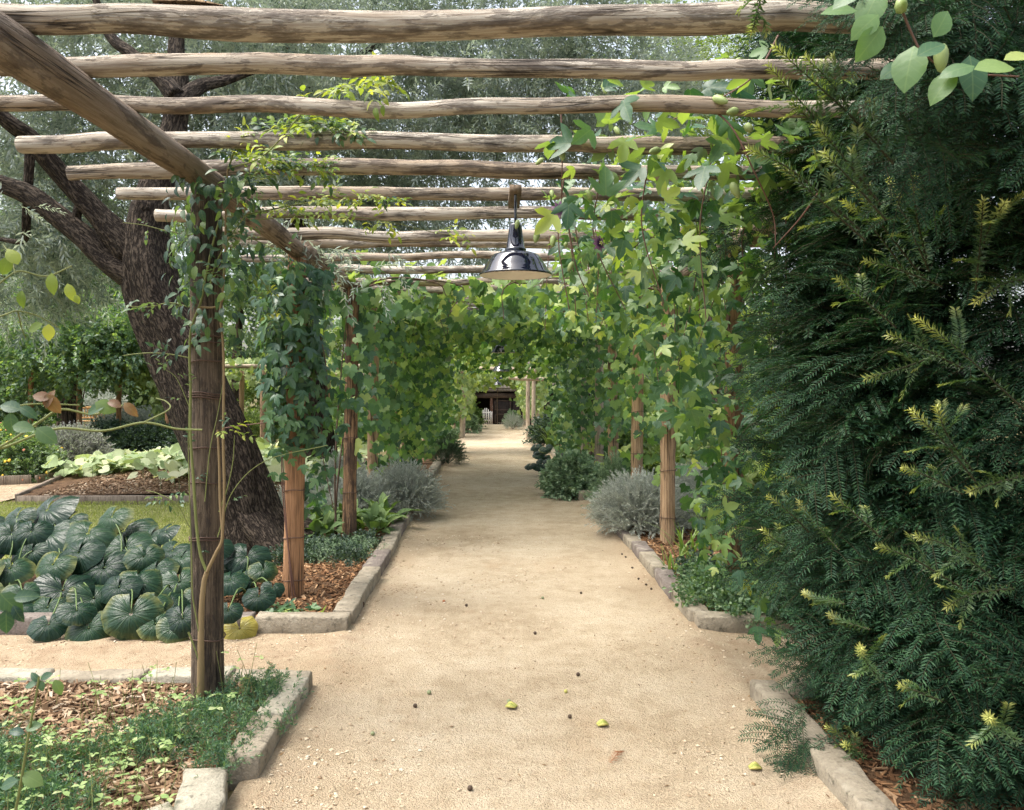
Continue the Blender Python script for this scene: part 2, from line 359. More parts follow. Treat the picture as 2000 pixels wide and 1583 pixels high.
# twigs and shreds of dry leaf, lying along the edges mostly
mb = MB(); n = 3600
x = rng.uniform(PXL, PXR, n); y = 3 + 15 * rng.uniform(0, 1, n) ** 1.3
e = rng.uniform(0, 1, n) < 0.40; x[e] = np.where(rng.uniform(0, 1, e.sum()) < 0.5, PXL + np.abs(rng.normal(0, 0.14, e.sum())), PXR - np.abs(rng.normal(0, 0.16, e.sum())))
c = rng.uniform(0, 1, n) < 0.22; x[c] = rng.uniform(-5, 3, c.sum()); y[c] = rng.uniform(4.8, 5.75, c.sum())
pd = slice(0, 260); x[pd] = rng.normal(-0.76, 0.10, 260); y[pd] = rng.normal(7.05, 0.13, 260)
S = 0.003 + 0.014 * rng.uniform(0, 1, n) ** 2; R = frames(nrm(jit(n, 1) * [1, 1, 0.1]), nrm(A([0, 0, 1]) + jit(n, 0.25)))
sc3 = np.stack([S * rng.uniform(0.08, 0.35, n), S, S * 0.1], -1)
scatter(mb, (oc, [of], oc), R * sc3[:, None, :], np.stack([x, y, zf(x, y) + 0.003], -1))
tag(mb.obj('dry_litter', M['litter'], smooth=False), kind='stuff')

mb = MB(); lz = lambda X, Y: 0.02 + 0.015 * wob(np.stack([X, Y, 0 * X], -1), 0.9)
grid(mb, np.arange(-16, -2.1, 0.3), np.arange(7.2, 12.0, 0.3), lz)
grid(mb, np.arange(-14, -7.2, 0.4), np.arange(17.5, 21.5, 0.4), lz)
tag(mb.obj('lawn', M['lawn']), kind='structure')
M['grass'] = leafmat("grass_blades", [(0, (0.15, 0.19, 0.05)), (0.5, (0.26, 0.29, 0.09)), (1, (0.38, 0.38, 0.16))], tfac=0.3)
bl = (A([[-0.5, 0, 0], [0.5, 0, 0], [0.1, 0.35, 1.0]]), [A([[0, 1, 2]])], np.zeros((3, 3)))
def blades(name, n, xs, ys, h, w, mat, zf_=lz):
    mb = MB(); x = rng.uniform(*xs, n); y = rng.uniform(*ys, n); a = rng.uniform(0, 6.28, n); s = h * rng.uniform(0.5, 1.2, n)
    R = np.zeros((n, 3, 3)); R[:, 0, 0] = np.cos(a) * w; R[:, 1, 0] = np.sin(a) * w; R[:, 0, 1] = -np.sin(a) * s; R[:, 1, 1] = np.cos(a) * s; R[:, 2, 2] = s
    scatter(mb, bl, R, np.stack([x, y, zf_(x, y)], -1)); return tag(mb.obj(name, mat), kind='stuff')
blades('grass', 52000, (-7.5, -2.2), (7.3, 12.0), 0.035, 0.007, M['grass'])

# ------------------------------------------------------------------ stone kerbs
def rough_stone(mb, lo, hi, yaw=0.0, org=None, amp=0.012, mi=0, tilt=0.0):
    lo, hi = A(lo, float), A(hi, float); c = (lo + hi) / 2; h = (hi - lo) / 2
    n = np.maximum(2, np.round(h * 2 / 0.07).astype(int)); n = np.minimum(n, [9, 9, 3])
    tmp = MB()
    for a_ in range(3):
        b_, c_ = [(1, 2), (2, 0), (0, 1)][a_]
        for s in (-1, 1):
            sup = lambda m, hh: np.concatenate([[-1], np.linspace(-1 + min(0.4, 0.012 / hh), 1 - min(0.4, 0.012 / hh), m), [1]]); u = sup(n[b_], h[b_]); v = sup(n[c_], h[c_]); U, W = np.meshgrid(u, v)
            V = np.zeros(U.shape + (3,)); V[..., a_] = s; V[..., b_] = U; V[..., c_] = W; V = V.reshape(-1, 3)
            nx = len(u); i, j = np.meshgrid(np.arange(nx - 1), np.arange(len(v) - 1)); q = (j * nx + i).ravel()
            Q = np.stack([q, q + 1, q + nx + 1, q + nx], -1)
            tmp.add(V, Q if s > 0 else Q[:, ::-1])
    V = np.concatenate(tmp.V); F = [np.concatenate(tmp.F)]
    key = np.round(V * 1e4).astype(int); _, first, inv = np.unique(key, axis=0, return_index=True, return_inverse=True); inv = inv.ravel()
    V = V[first]; F = [inv[F[0]]]
    ed = (np.abs(V) > 0.99).sum(1)
    W = V * h
    o = rng.uniform(-30, 30, 3)
    pull = np.where(ed >= 3, 0.009, np.where(ed == 2, 0.005, 0.0))
    W = W - np.sign(V) * (np.abs(V) > 0.99) * pull[:, None] * rng.uniform(0.4, 1.5, (len(V), 1))
    W = W + np.stack([wob(W + o, 9, 6), wob(W + o, 9, 6, 6), wob(W + o, 9, 6, 12)], -1) * amp * 0.5 + np.stack([wob(W + o, 31, 6), wob(W + o, 31, 6, 6), wob(W + o, 27, 6, 12)], -1) * amp * 0.4
    W[:, 2] += W[:, 0] * tilt
    cs, sn = math.cos(yaw), math.sin(yaw)
    W = np.stack([W[:, 0] * cs - W[:, 1] * sn, W[:, 0] * sn + W[:, 1] * cs, W[:, 2]], -1) + c
    mb.add(W, F, W, mi)
def kerb_run(parent, axis, fixed, a, b, w=0.15, h=0.13, mats=('stone',), lens=(0.45, 0.85), step=None):
    """stones laid along axis ('x' or 'y') from a to b; fixed = (lo, hi) across"""
    t = a; k = 0
    while t < b - 0.12:
        L = rng.uniform(*lens); e = min(b, t + L)
        if b - e < 0.2: e = b
        hh = h + rng.uniform(-0.012, 0.012); d = rng.uniform(-0.012, 0.012)
        lo, hi = ((t + 0.005, fixed[0] + d, -0.05), (e - 0.005, fixed[1] + d, hh)) if axis == 'x' else ((fixed[0] + d, t + 0.005, -0.05), (fixed[1] + d, e - 0.005, hh))
        mb = MB(); rough_stone(mb, lo, hi, rng.normal(0, 0.012), tilt=rng.normal(0, 0.012))
        mb.obj('stone', M[mats[k % len(mats)]], parent); t = e; k += 1
NL, FL, NR, FR = 4.62, 5.78, 4.60, 5.82             # where the near beds end and the far beds begin
k1 = thing('stone_kerb', (-1.1, 4.5, 0), 'weathered sandstone kerb round the near bed with clover and the rose-twined post', 'kerb', 'stone kerbs of the beds')
kerb_run(k1, 'y', (-1.19, -1.03), 3.62, NL, mats=('stone', 'stone_pale'), lens=(0.4, 0.6))
kerb_run(k1, 'x', (NL - 0.02, NL + 0.13), -5.5, -1.03, mats=('stone_pale', 'stone'))
kerb_run(k1, 'y', (-1.24, -1.07), 1.6, 3.05, mats=('stone_pale',))
for lo, hi, yw in (((-1.27, 3.14, -0.05), (-1.09, 3.50, 0.15), 0.25), ((-1.40, 2.98, -0.05), (-1.19, 3.20, 0.14), 0.6)):
    mb = MB(); rough_stone(mb, lo, hi, yw, amp=0.02); mb.obj('stone', M['stone_pale'], k1)
k2 = thing('stone_kerb', (-1.1, 5.8, 0), 'long grey stone kerb round the bed of big glossy leaves and lavender', 'kerb', 'stone kerbs of the beds')
kerb_run(k2, 'x', (FL, FL + 0.15), -5.5, -1.70, mats=('stone_dark',), lens=(0.5, 0.8)); kerb_run(k2, 'x', (FL, FL + 0.15), -1.70, -1.02, mats=('stone',), lens=(0.66, 0.68))
kerb_run(k2, 'y', (-1.18, -1.02), FL + 0.155, 10.9, mats=('stone', 'stone', 'stone_dark'))
kerb_run(k2, 'y', (-1.22, -1.06), 13.2, 23, mats=('stone',))
k3 = thing('stone_kerb', (1.5, 4.5, 0), 'stone kerb under the dark yew nearest the camera', 'kerb', 'stone kerbs of the beds')
kerb_run(k3, 'y', (1.45, 1.60), 1.2, NR, mats=('stone',), lens=(0.7, 1.0)); kerb_run(k3, 'x', (NR - 0.15, NR), 1.61, 4.2, mats=('stone',))
k4 = thing('stone_kerb', (1.5, 5.8, 0), 'stone kerb along the bed of silver lavender and catmint', 'kerb', 'stone kerbs of the beds')
kerb_run(k4, 'x', (FR, FR + 0.15), 1.46, 4.2, mats=('stone',)); kerb_run(k4, 'y', (1.43, 1.58), FR + 0.155, 12.1, mats=('stone', 'stone_dark'))
kerb_run(k4, 'x', (12.2, 12.4), 1.28, 2.2, h=0.16, mats=('stone',)); kerb_run(k4, 'x', (12.5, 12.68), 1.4, 2.2, h=0.22, mats=('stone_dark',))
kerb_run(k4, 'y', (1.40, 1.55), 12.75, 22, mats=('stone',))

# ------------------------------------------------------------------ mulched beds
bz = lambda X, Y: 0.085 + 0.02 * wob(np.stack([X, Y, 0 * X], -1), 2.1)
def bed(xs, ys):
    mb = MB(); grid(mb, np.linspace(*xs, 1 + int((xs[1] - xs[0]) / 0.06)), np.linspace(*ys, 1 + int((ys[1] - ys[0]) / 0.12)), bz, lambda x, y: (x < -1.30) | (y > 3.62) | (x > 0) | ((x < -1.22) & (y > 3.4)))
    return tag(mb.obj('bed_soil', M['mulch_base']), kind='structure')
bed((-5.5, -1.08), (1.0, NL + 0.03)); bed((-5.5, -1.10), (FL + 0.06, 7.35)); bed((-2.25, -1.10), (7.35, 23)); bed((1.53, 4.5), (1.0, NR - 0.06)); bed((1.51, 4.3), (FR + 0.07, 22))
M['mulch'] = pebmat("bark_mulch", [(0.0, (0.085, 0.05, 0.030)), (0.35, (0.19, 0.12, 0.07)), (0.7, (0.29, 0.195, 0.12)), (0.93, (0.38, 0.29, 0.20)), (1.0, (0.45, 0.38, 0.29))])
M['mulch_orange'] = pebmat("orange_bark_mulch", [(0.0, (0.075, 0.038, 0.02)), (0.4, (0.19, 0.10, 0.05)), (0.8, (0.30, 0.17, 0.085)), (1.0, (0.40, 0.27, 0.16))])
cb = A([[x, y, z] for x in (-1, 1) for y in (-1, 1) for z in (-1, 1)], float); cb[cb[:, 1] > 0] *= [0.6, 1, 0.7]
cbf = A([[0, 1, 3, 2], [4, 6, 7, 5], [0, 4, 5, 1], [2, 3, 7, 6], [0, 2, 6, 4], [1, 5, 7, 3]])
def chips(n, xs, ys, mat, smin=0.012, smax=0.034, zf_=bz):
    mb = MB(); x = rng.uniform(*xs, n); y = rng.uniform(*ys, n)
    S = rng.uniform(smin, smax, n); R = frames(nrm(jit(n, 1) * [1, 1, 0.3]), nrm(A([0, 0, 1]) + jit(n, 0.35)))
    sc3 = np.stack([S * rng.uniform(0.15, 0.45, n), S, S * rng.uniform(0.06, 0.15, n)], -1)
    scatter(mb, (cb, [cbf], cb), R * sc3[:, None, :], np.stack([x, y, zf_(x, y) + rng.uniform(0, 0.014, n)], -1))
    return tag(mb.obj('bark_mulch', mat, smooth=False), kind='stuff')
chips(7500, (-3.0, -1.27), (2.6, NL - 0.03), M['mulch']); chips(3200, (-2.3, -1.19), (FL + 0.17, 9.2), M['mulch_orange'])
chips(1500, (1.6, 2.4), (2.6, NR - 0.18), M['mulch_orange']); chips(2600, (1.59, 2.6), (FR + 0.2, 9.4), M['mulch_orange'])
# ------------------------------------------------------------------ leaf shapes (petiole at the origin, tip towards +y, face up +z)
def lobed(half, centre, fold=0.12, curl=0.18, seed=0):
    h = A(half, float); r_ = np.random.default_rng(seed)
    out = np.vstack([[[0, 0]], h, (h * [-1, 1])[:-1][::-1]])
    V = np.vstack([centre, out]); z = fold * np.abs(V[:, 0]) - curl * (V[:, 1] - centre[1]) * np.abs(V[:, 1] - centre[1]) + r_.normal(0, 0.025, len(V))
    n = len(out); F = np.stack([np.zeros(n, int), 1 + np.arange(n), 1 + (np.arange(n) + 1) % n], -1)
    V3 = np.column_stack([V, z]); return V3, [F], V3.copy()
GRAPE = [(0.10, -0.17), (0.34, -0.24), (0.52, -0.05), (0.60, 0.13), (0.50, 0.20), (0.62, 0.44), (0.44, 0.50), (0.31, 0.46), (0.30, 0.66), (0.15, 0.72), (0, 0.96)]
GRAPE_LOW = [(0.30, -0.22), (0.58, 0.08), (0.58, 0.42), (0.30, 0.5), (0, 0.95)]
PASSION = [(0.10, -0.07), (0.30, 0.02), (0.50, 0.20), (0.64, 0.50), (0.46, 0.47), (0.20, 0.34), (0.25, 0.58), (0.20, 0.82), (0, 1.08)]
t_grape = [lobed(GRAPE, (0, 0.16), 0.14, 0.22, 1), lobed(GRAPE, (0, 0.16), -0.05, 0.38, 2), lobed(GRAPE, (0, 0.16), 0.32, 0.1, 3)]
t_grape_low = [lobed(GRAPE_LOW, (0, 0.16), 0.14, 0.22, 1), lobed(GRAPE_LOW, (0, 0.16), 0.3, 0.3, 5)]
t_passion = [lobed(PASSION, (0, 0.17), 0.10, 0.15, 1), lobed(PASSION, (0, 0.17), 0.28, 0.3, 2), lobed(PASSION, (0, 0.17), -0.08, 0.32, 3)]
def ovate(w=0.3, fold=0.18, curl=0.25, n=4, power=0.9, wave=0.0):
    y = np.linspace(0, 1, n + 2); wd = w * np.sin(np.pi * y ** power) ** 0.8
    z = -curl * (y - 0.3) ** 2
    L = np.column_stack([-wd, y, z + fold * wd + wave * np.sin(y * 13)]); C_ = np.column_stack([0 * y, y, z]); R_ = np.column_stack([wd, y, z + fold * wd - wave * np.sin(y * 11)])
    V = np.vstack([C_, L[1:-1], R_[1:-1]]); m = n + 2; F3 = []; F4 = []
    l = lambda i: m + i - 1; r = lambda i: m + n + i - 1
    F3 += [[0, 1, l(1)], [0, r(1), 1], [m - 2, m - 1, l(n)], [m - 2, r(n), m - 1]]
    for i in range(1, n): F4 += [[i, i + 1, l(i + 1), l(i)], [i, r(i), r(i + 1), i + 1]]
    return V, [A(F3), A(F4)], V.copy()
t_ovate = [ovate(0.3), ovate(0.26, 0.3, 0.5), ovate(0.34, -0.05, 0.35)]
kite = (A([[0, 0, 0], [0.5, 0.45, 0.06], [0, 1, -0.12], [-0.5, 0.45, 0.06]]), [A([[0, 1, 2], [0, 2, 3]])], A([[0, 0, 0], [0.5, 0.45, 0], [0, 1, 0], [-0.5, 0.45, 0]]))
def scaled(T, s): return T[0] * A(s), T[1], T[2]
def sprig(L, nl, leaf, ll, lw, ang=50, mode='spiral', droop=0.3, stem=0.0016, seed=0, smi=None):
    """a twig along +y with leaves; ax.y of a leaf runs with its place on the twig"""
    r_ = np.random.default_rng(seed); mb = MB()
    t = np.sort(r_.uniform(0.1, 1, nl)) if mode == 'spiral' else np.repeat(np.linspace(0.12, 0.97, nl // 2), 2)[:nl]
    p = np.stack([0 * t + r_.normal(0, 0.01, len(t)) * L, t * L, -droop * L * t ** 2], -1)
    fwd = nrm(np.stack([0 * t, 1 + 0 * t, -2 * droop * t], -1))
    az = np.arange(len(t)) * 2.399 if mode == 'spiral' else (np.arange(len(t)) % 2) * np.pi + (r_.normal(0, 0.25, len(t)) if mode == 'rank' else np.repeat(np.arange(len(t) // 2 + 1), 2)[:len(t)] * 1.57)
    side = np.stack([np.cos(az), 0 * az, np.sin(az)], -1)
    a = np.radians(ang) * r_.uniform(0.7, 1.25, len(t)) * (1.1 - 0.5 * t)
    d = nrm(fwd * np.cos(a)[:, None] + side * np.sin(a)[:, None]); n = nrm(np.cross(np.cross(d, A([0, 0, 1.0]) + r_.normal(0, 0.3, (len(t), 3))), d))
    S = ll * r_.uniform(0.7, 1.15, len(t))
    R = frames(d, n) * np.stack([S * lw / ll, S, S], -1)[:, None, :]
    scatter(mb, leaf, R, p)
    k = len(leaf[0]); mb.AX[-1][:, 1] = np.repeat(t, k)
    if stem:
        pts = np.stack([np.zeros(4), np.linspace(0, L, 4), -droop * L * np.linspace(0, 1, 4) ** 2], -1)
        tube(mb, pts, [stem, stem * 0.5], 3, 4, caps=False, off=(0, 0, 0)); mb.AX[-1][:] = 0
    return as_template(mb)
t_olive = [sprig(0.28, 16, kite, 0.082, 0.020, 48, 'opp', d, seed=i) for i, d in enumerate((0.1, 0.35, 0.6))]
t_small = [sprig(0.24, 13, scaled(kite, (1, 1, 1)), 0.075, 0.046, 55, 'spiral', d, seed=10 + i) for i, d in enumerate((0.15, 0.4, 0.8))]
t_tiny = [sprig(0.16, 16, kite, 0.035, 0.02, 55, 'spiral', d, seed=20 + i) for i, d in enumerate((0.0, 0.3))]
t_lav = [sprig(0.20, 34, kite, 0.034, 0.0052, 42, 'spiral', d, seed=30 + i) for i, d in enumerate((0.0, 0.2, 0.5))]
t_sage = [sprig(0.2, 13, ovate(0.2, 0.2, 0.6, 2), 0.075, 0.09, 55, 'spiral', d, seed=40 + i) for i, d in enumerate((0.1, 0.4))]
t_rose_far = [sprig(0.3, 20, kite, 0.05, 0.03, 60, 'spiral', 0.3, seed=47)]

def merge_leaves(parent, name, temps, R, L, mat, kind=None):
    mb = MB(); w = rng.integers(0, len(temps), len(L))
    for i, T in enumerate(temps): scatter(mb, T, R[w == i], L[w == i])
    if not mb.V: return None
    o = mb.obj(name, mat, parent)
    return tag(o, kind=kind)
_cache = {}
def leaf_parts(parent, temps, low, R, L, mat, name='leaf', limit=300, minpx=9.0, size=1.0, rest='foliage'):
    """the leaves that show largest become parts, the rest one part of kind stuff"""
    S = np.linalg.norm(R[:, :, 1], axis=1) * size
    px, py = pxof(L + R[:, :, 1] * 0.5); ap = S * FPX / np.maximum(L[:, 1], 0.3)
    ok = (L[:, 1] > 0.4) & (px > -40) & (px < 2040) & (py > -40) & (py < 1620) & (ap > minpx)
    idx = np.argsort(-np.where(ok, ap, 0))[:limit]; idx = idx[ok[idx]]
    sel = np.zeros(len(L), bool); sel[idx] = True
    ms = []
    for i, T in enumerate(temps):
        key = (id(T), mat.name)
        if key not in _cache:
            mb = MB(); mb.add(T[0], T[1], T[2]); _cache[key] = (mb.data(name, mat), T)
        ms.append(_cache[key][0])
    for j in idx: place(name, ms[int(rng.integers(0, len(ms)))], parent, R[j], L[j])
    if (~sel).sum(): merge_leaves(parent, rest, low, R[~sel], L[~sel], mat, 'stuff')

def hanging(n, pos, normal, nj=0.5, dj=0.4, down=1.0, s=(0.06, 0.12)):
    """frames for leaves that hang tip down and face along normal"""
    nn = nrm(np.asarray(normal, float) + jit(n, nj)); d = nrm(A([0, 0, -1.0]) * down + jit(n, dj) + nn * 0.15)
    d = nrm(d - nn * (d * nn).sum(1, keepdims=True) * 0.8)
    S = rng.uniform(*s, n); return frames(d, nn) * S[:, None, None], pos

def crown_points(blobs, n, clump=0.32, per=14, shell=0.55):
    """points in clumps through ellipsoids (centre, radii, weight); returns points and outward directions"""
    w = A([b[2] for b in blobs], float); w /= w.sum(); m = max(1, n // per)
    bi = rng.choice(len(blobs), m, p=w); C_ = A([b[0] for b in blobs], float)[bi]; Rr = A([b[1] for b in blobs], float)
    Rr = (np.repeat(Rr[:, None], 3, 1) if Rr.ndim == 1 else Rr)[bi]
    d = nrm(jit(m, 1)); rad = rng.uniform(0, 1, m) ** (1 / 3) * (1 - shell) + shell * rng.uniform(0.75, 1.0, m)
    cc = C_ + d * Rr * rad[:, None]; out = nrm(d / Rr)
    pts = np.repeat(cc, per, 0) + jit(m * per, clump * 0.5); od = np.repeat(out, per, 0)
    return pts, od
def foliage(parent, name, temps, pts, out, mat, s=(0.8, 1.25), up=0.35, jt=0.6, kind=None):
    n = len(pts); d = nrm(out + A([0, 0, up]) + jit(n, jt)); nn = nrm(A([0, 0, 1.0]) + jit(n, 0.5))
    R = frames(d, nn) * rng.uniform(*s, n)[:, None, None]
    return merge_leaves(parent, name, temps, R, pts, mat, kind)
# ------------------------------------------------------------------ pergola over the path
def pole_bump(seed, amp=0.05, knots=True):
    amp *= 1.5
    r_ = np.random.default_rng(seed); k = r_.uniform(0, 6.28, 8); f = r_.uniform(1.5, 7, 4)
    kn = [(r_.uniform(0, 5), r_.uniform(0, 6.28), r_.uniform(0.05, 0.16)) for _ in range(7)]
    def fn(th, s, R):
        v = amp * (0.5 * np.sin(2 * th + k[0] + 0.5 * s) + 0.5 * np.sin(3 * th + k[1] - 0.7 * s) + 0.5 * np.sin(f[0] * s + k[2]) + 0.3 * np.sin(f[1] * s + k[3] + th) + 0.25 * np.sin(5 * th + k[4]))
        if knots:
            for s0, t0, a in kn: v = v + a * np.exp(-((s - s0) / 0.035) ** 2 - ((np.cos(th - t0) - 1) / 0.12) ** 2)
        return v
    return fn
def wire_tie(post, c, r, z, tilt=0.0, n=1):
    for k in range(n):
        mb = MB(); th = np.linspace(0, 2 * np.pi, 25)
        pts = np.stack([c[0] + (r + 0.004) * np.cos(th), c[1] + (r + 0.004) * np.sin(th), z + k * 0.012 + tilt * np.cos(th + 0.4) + 0.004 * np.sin(3 * th)], -1)
        tube(mb, pts, 0.0038, 6, 49, caps=False); mb.obj('wire_tie', M['wire'], post)
def lean(c, z, l): return A([c[0] + l[0] * z, c[1] + l[1] * z, z])
pg = thing('pergola', (-1.6, 4.5, 0), 'long rustic pole pergola spanning the gravel path from the front post to the arch', 'pergola')
XL, XR = -1.585, 1.90
posts = [(-1.515, 4.36, 0.083, 'post_dark'), (-1.60, 6.58, 0.077, 'post_orange'), (-1.525, 8.72, 0.071, 'post_streak'), (-1.60, 10.85, 0.070, 'post_tan')] + \
        [(XL, 12.9 + 2.1 * i, 0.07, 'post_tan') for i in range(5)] + \
        [(1.92, 4.45, 0.085, 'post_dark'), (1.90, 6.5, 0.075, 'post_streak'), (1.87, 8.75, 0.078, 'post_tan'), (1.895, 10.8, 0.076, 'post_tan'), (1.90, 12.9, 0.078, 'post_tan'), (1.90, 14.6, 0.078, 'post_pale')] + \
        [(XR, 16.9 + 2.1 * i, 0.075, 'post_pale') for i in range(3)]
for i, (x, y, r, m) in enumerate(posts):
    mb = MB(); l = (rng.normal(0, 0.008), rng.normal(0, 0.006))
    if i == 0: l = (-0.004, 0)
    tube(mb, [lean((x, y), z, l) for z in (-0.1, 0.7, 1.4, 2.1, 2.82)], [r * 1.05, r * 1.0, r, r * 0.96, r * 0.94], 18, 40, pole_bump(100 + i, 0.035))
    o = mb.obj('post', M[m], pg)
    if i == 0:
        for py_, n_, tl in ((655, 1, 0.0), (672, 1, 0.012), (706, 1, 0.004), (776, 3, -0.006), (876, 1, 0.004), (943, 1, -0.004), (1056, 2, 0.003), (1250, 1, -0.008)):
            z = CAMH - (py_ - VY) / FPX * 4.29; wire_tie(o, (x - 0.004 * z, y), r * 1.03, z, tl, n_)
    elif y < 13:
        for z in {1: (0.21, 0.55, 0.93, 1.75), 2: (0.62, 1.2), 3: (0.5, 1.3)}.get(i, (0.35, 0.85, 1.4)): wire_tie(o, (x + l[0] * z, y + l[1] * z), r * 1.03, z, rng.normal(0, 0.006))
def beam(parent, pts, r, m, seed):
    mb = MB(); tube(mb, pts, r, 18, 10 * len(pts), pole_bump(seed, 0.045)); return mb.obj('beam', M[m], parent)
beam(pg, [(-1.60, 1.2, 2.885), (-1.575, 2.6, 2.885), (-1.575, 3.5, 2.90), (-1.545, 4.56, 2.89)], [0.080, 0.077, 0.073, 0.070], 'beam', 7)
ys = [4.50, 6.7, 8.9, 11.0, 13.1, 15.2, 17.3, 19.4, 21.5]
for i in range(8): beam(pg, [(XL + 0.05, ys[i], 2.86), (XL + 0.02, (ys[i] + ys[i + 1]) / 2, 2.875), (XL + 0.03, ys[i + 1] + 0.1, 2.84)], [0.07, 0.072, 0.066], 'beam', 20 + i)
ys = [1.4] + ys
ys[0] = 3.5
for i in range(9): beam(pg, [(XR, ys[i], 2.87), (XR + 0.01, (ys[i] + ys[i + 1]) / 2, 2.88), (XR + 0.0, ys[i + 1] + 0.1, 2.85)], [0.07, 0.072, 0.066], 'beam', 40 + i)
near = [(2.74, 0.0505, [(-220, 30), (0, 37), (280, 40), (560, 50), (850, 47), (1300, 37), (1640, 35), (1760, 36)]),
        (3.13, 0.0370, [(-140, 130), (0, 131), (400, 128), (720, 128), (900, 131), (1300, 139), (1510, 137), (1980, 137)]),
        (3.55, 0.0360, [(-115, 200), (0, 201), (300, 202), (600, 208), (850, 213), (1100, 206), (1300, 203), (1520, 211), (1850, 213)]),
        (4.15, 0.0440, [(38, 284), (300, 274), (700, 275), (1100, 281), (1310, 284), (1750, 286)]),
        (4.63, 0.0465, [(135, 338), (420, 328), (700, 326), (1000, 330), (1340, 337), (1750, 338)]),
        (5.18, 0.0400, [(232, 379), (600, 378), (1000, 379), (1300, 380), (1680, 381)]),
        (5.85, 0.0455, [(305, 422), (600, 417), (1050, 418), (1300, 420), (1600, 420)])]
for k, (Y, r, pp) in enumerate(near):
    q_ = spline([P(a, b, Y) for a, b in pp], 16) + rng.normal(0, 0.0045, (16, 3)) * [0, 1, 1]; mb = MB(); tube(mb, q_, r * rng.uniform(0.88, 1.09, 9), 16, 80, pole_bump(200 + k, 0.05)); mb.obj('rafter', M['rafter'], pg)
for k, Y in enumerate([6.55, 7.1, 7.95, 8.6, 9.35, 10.2, 11.0, 11.8, 12.7, 13.6, 14.5, 15.5, 16.5, 17.5, 18.6, 19.7, 20.8]):
    mb = MB(); r = rng.uniform(0.038, 0.047); z = 2.985 + rng.normal(0, 0.015)
    tube(mb, spline([(-2.4 + rng.normal(0, 0.05), Y + rng.normal(0, 0.03), z), (-1, Y, z + rng.normal(0, 0.015)), (0.5, Y + rng.normal(0, 0.02), z + rng.normal(0, 0.015)), (2.5, Y + rng.normal(0, 0.05), z)], 12) + rng.normal(0, 0.007, (12, 3)) * [0, 1, 1], [r, r * 1.05, r * 0.93, r * 1.04, r * 0.9], 14, 56, pole_bump(230 + k, 0.05))
    mb.obj('rafter', M['rafter'], pg)
# strips of bark peeling off the two nearest rafters
for (a, b, c_, d_) in (((300, 6), (380, 8), (440, 16), 2.74), ((278, 108), (350, 113), (425, 108), 3.13)):
    mb = MB(); pts = spline([P(*a, d_), P(*b, d_), P(*c_, d_)], 12); w = 0.007 * np.sin(np.linspace(0.15, 3.0, 12))
    V = np.concatenate([pts + A([0, -0.02, 0.0]), pts + np.stack([0 * w, 0 * w - 0.02, w], -1), pts + A([0, 0.02, -0.01])]); i = np.arange(11)
    mb.add(V, np.vstack([np.stack([i, i + 1, i + 13, i + 12], -1), np.stack([i + 12, i + 13, i + 25, i + 24], -1)]), V); mb.obj('bark_strip', M['post_tan'], pg)

# ------------------------------------------------------------------ the second pergola and its posts near the barn
p2 = thing('pergola', (1.2, 27, 0), 'distant pergola of silvery posts standing beyond the vine arch before the dark barn', 'pergola')
for i, (px_, Y) in enumerate([(1031, 25.6), (1042, 26.8), (1050.5, 28.6), (1058, 30.6), (1024, 33)]):
    X = (px_ - VX) / FPX * Y; mb = MB(); tube(mb, [(X, Y, -0.1), (X, Y, 1.0), (X + 0.01, Y, 2.1)], 0.066, 12, 14, pole_bump(300 + i, 0.04)); mb.obj('post', M['post_pale'], p2)
for i, Y in enumerate([26, 28.5, 31, 33]):
    X = -0.95; mb = MB(); tube(mb, [(X, Y, -0.1), (X, Y, 1.0), (X + 0.01, Y, 2.1)], 0.09, 12, 14, pole_bump(310 + i, 0.04)); mb.obj('post', M['post_pale'], p2)
for X in (-0.95, 1.25):
    mb = MB(); tube(mb, [(X, 24.8, 2.1), (X, 29, 2.12), (X, 34, 2.08)], 0.07, 10, 20, pole_bump(330, 0.04)); mb.obj('beam', M['post_pale'], p2)
for i, Y in enumerate([25.2, 26.4, 27.6, 28.8, 30, 31.2, 32.4, 33.6]):
    z = 2.2 if i else 1.875; mb = MB(); tube(mb, [(-1.5 if i else 0.5, Y, z + 0.04), (0.2 if i else 0.9, Y, z), (1.7, Y, z - 0.02)], 0.06, 10, 14, pole_bump(340 + i, 0.05)); mb.obj('rafter', M['post_pale'], p2)

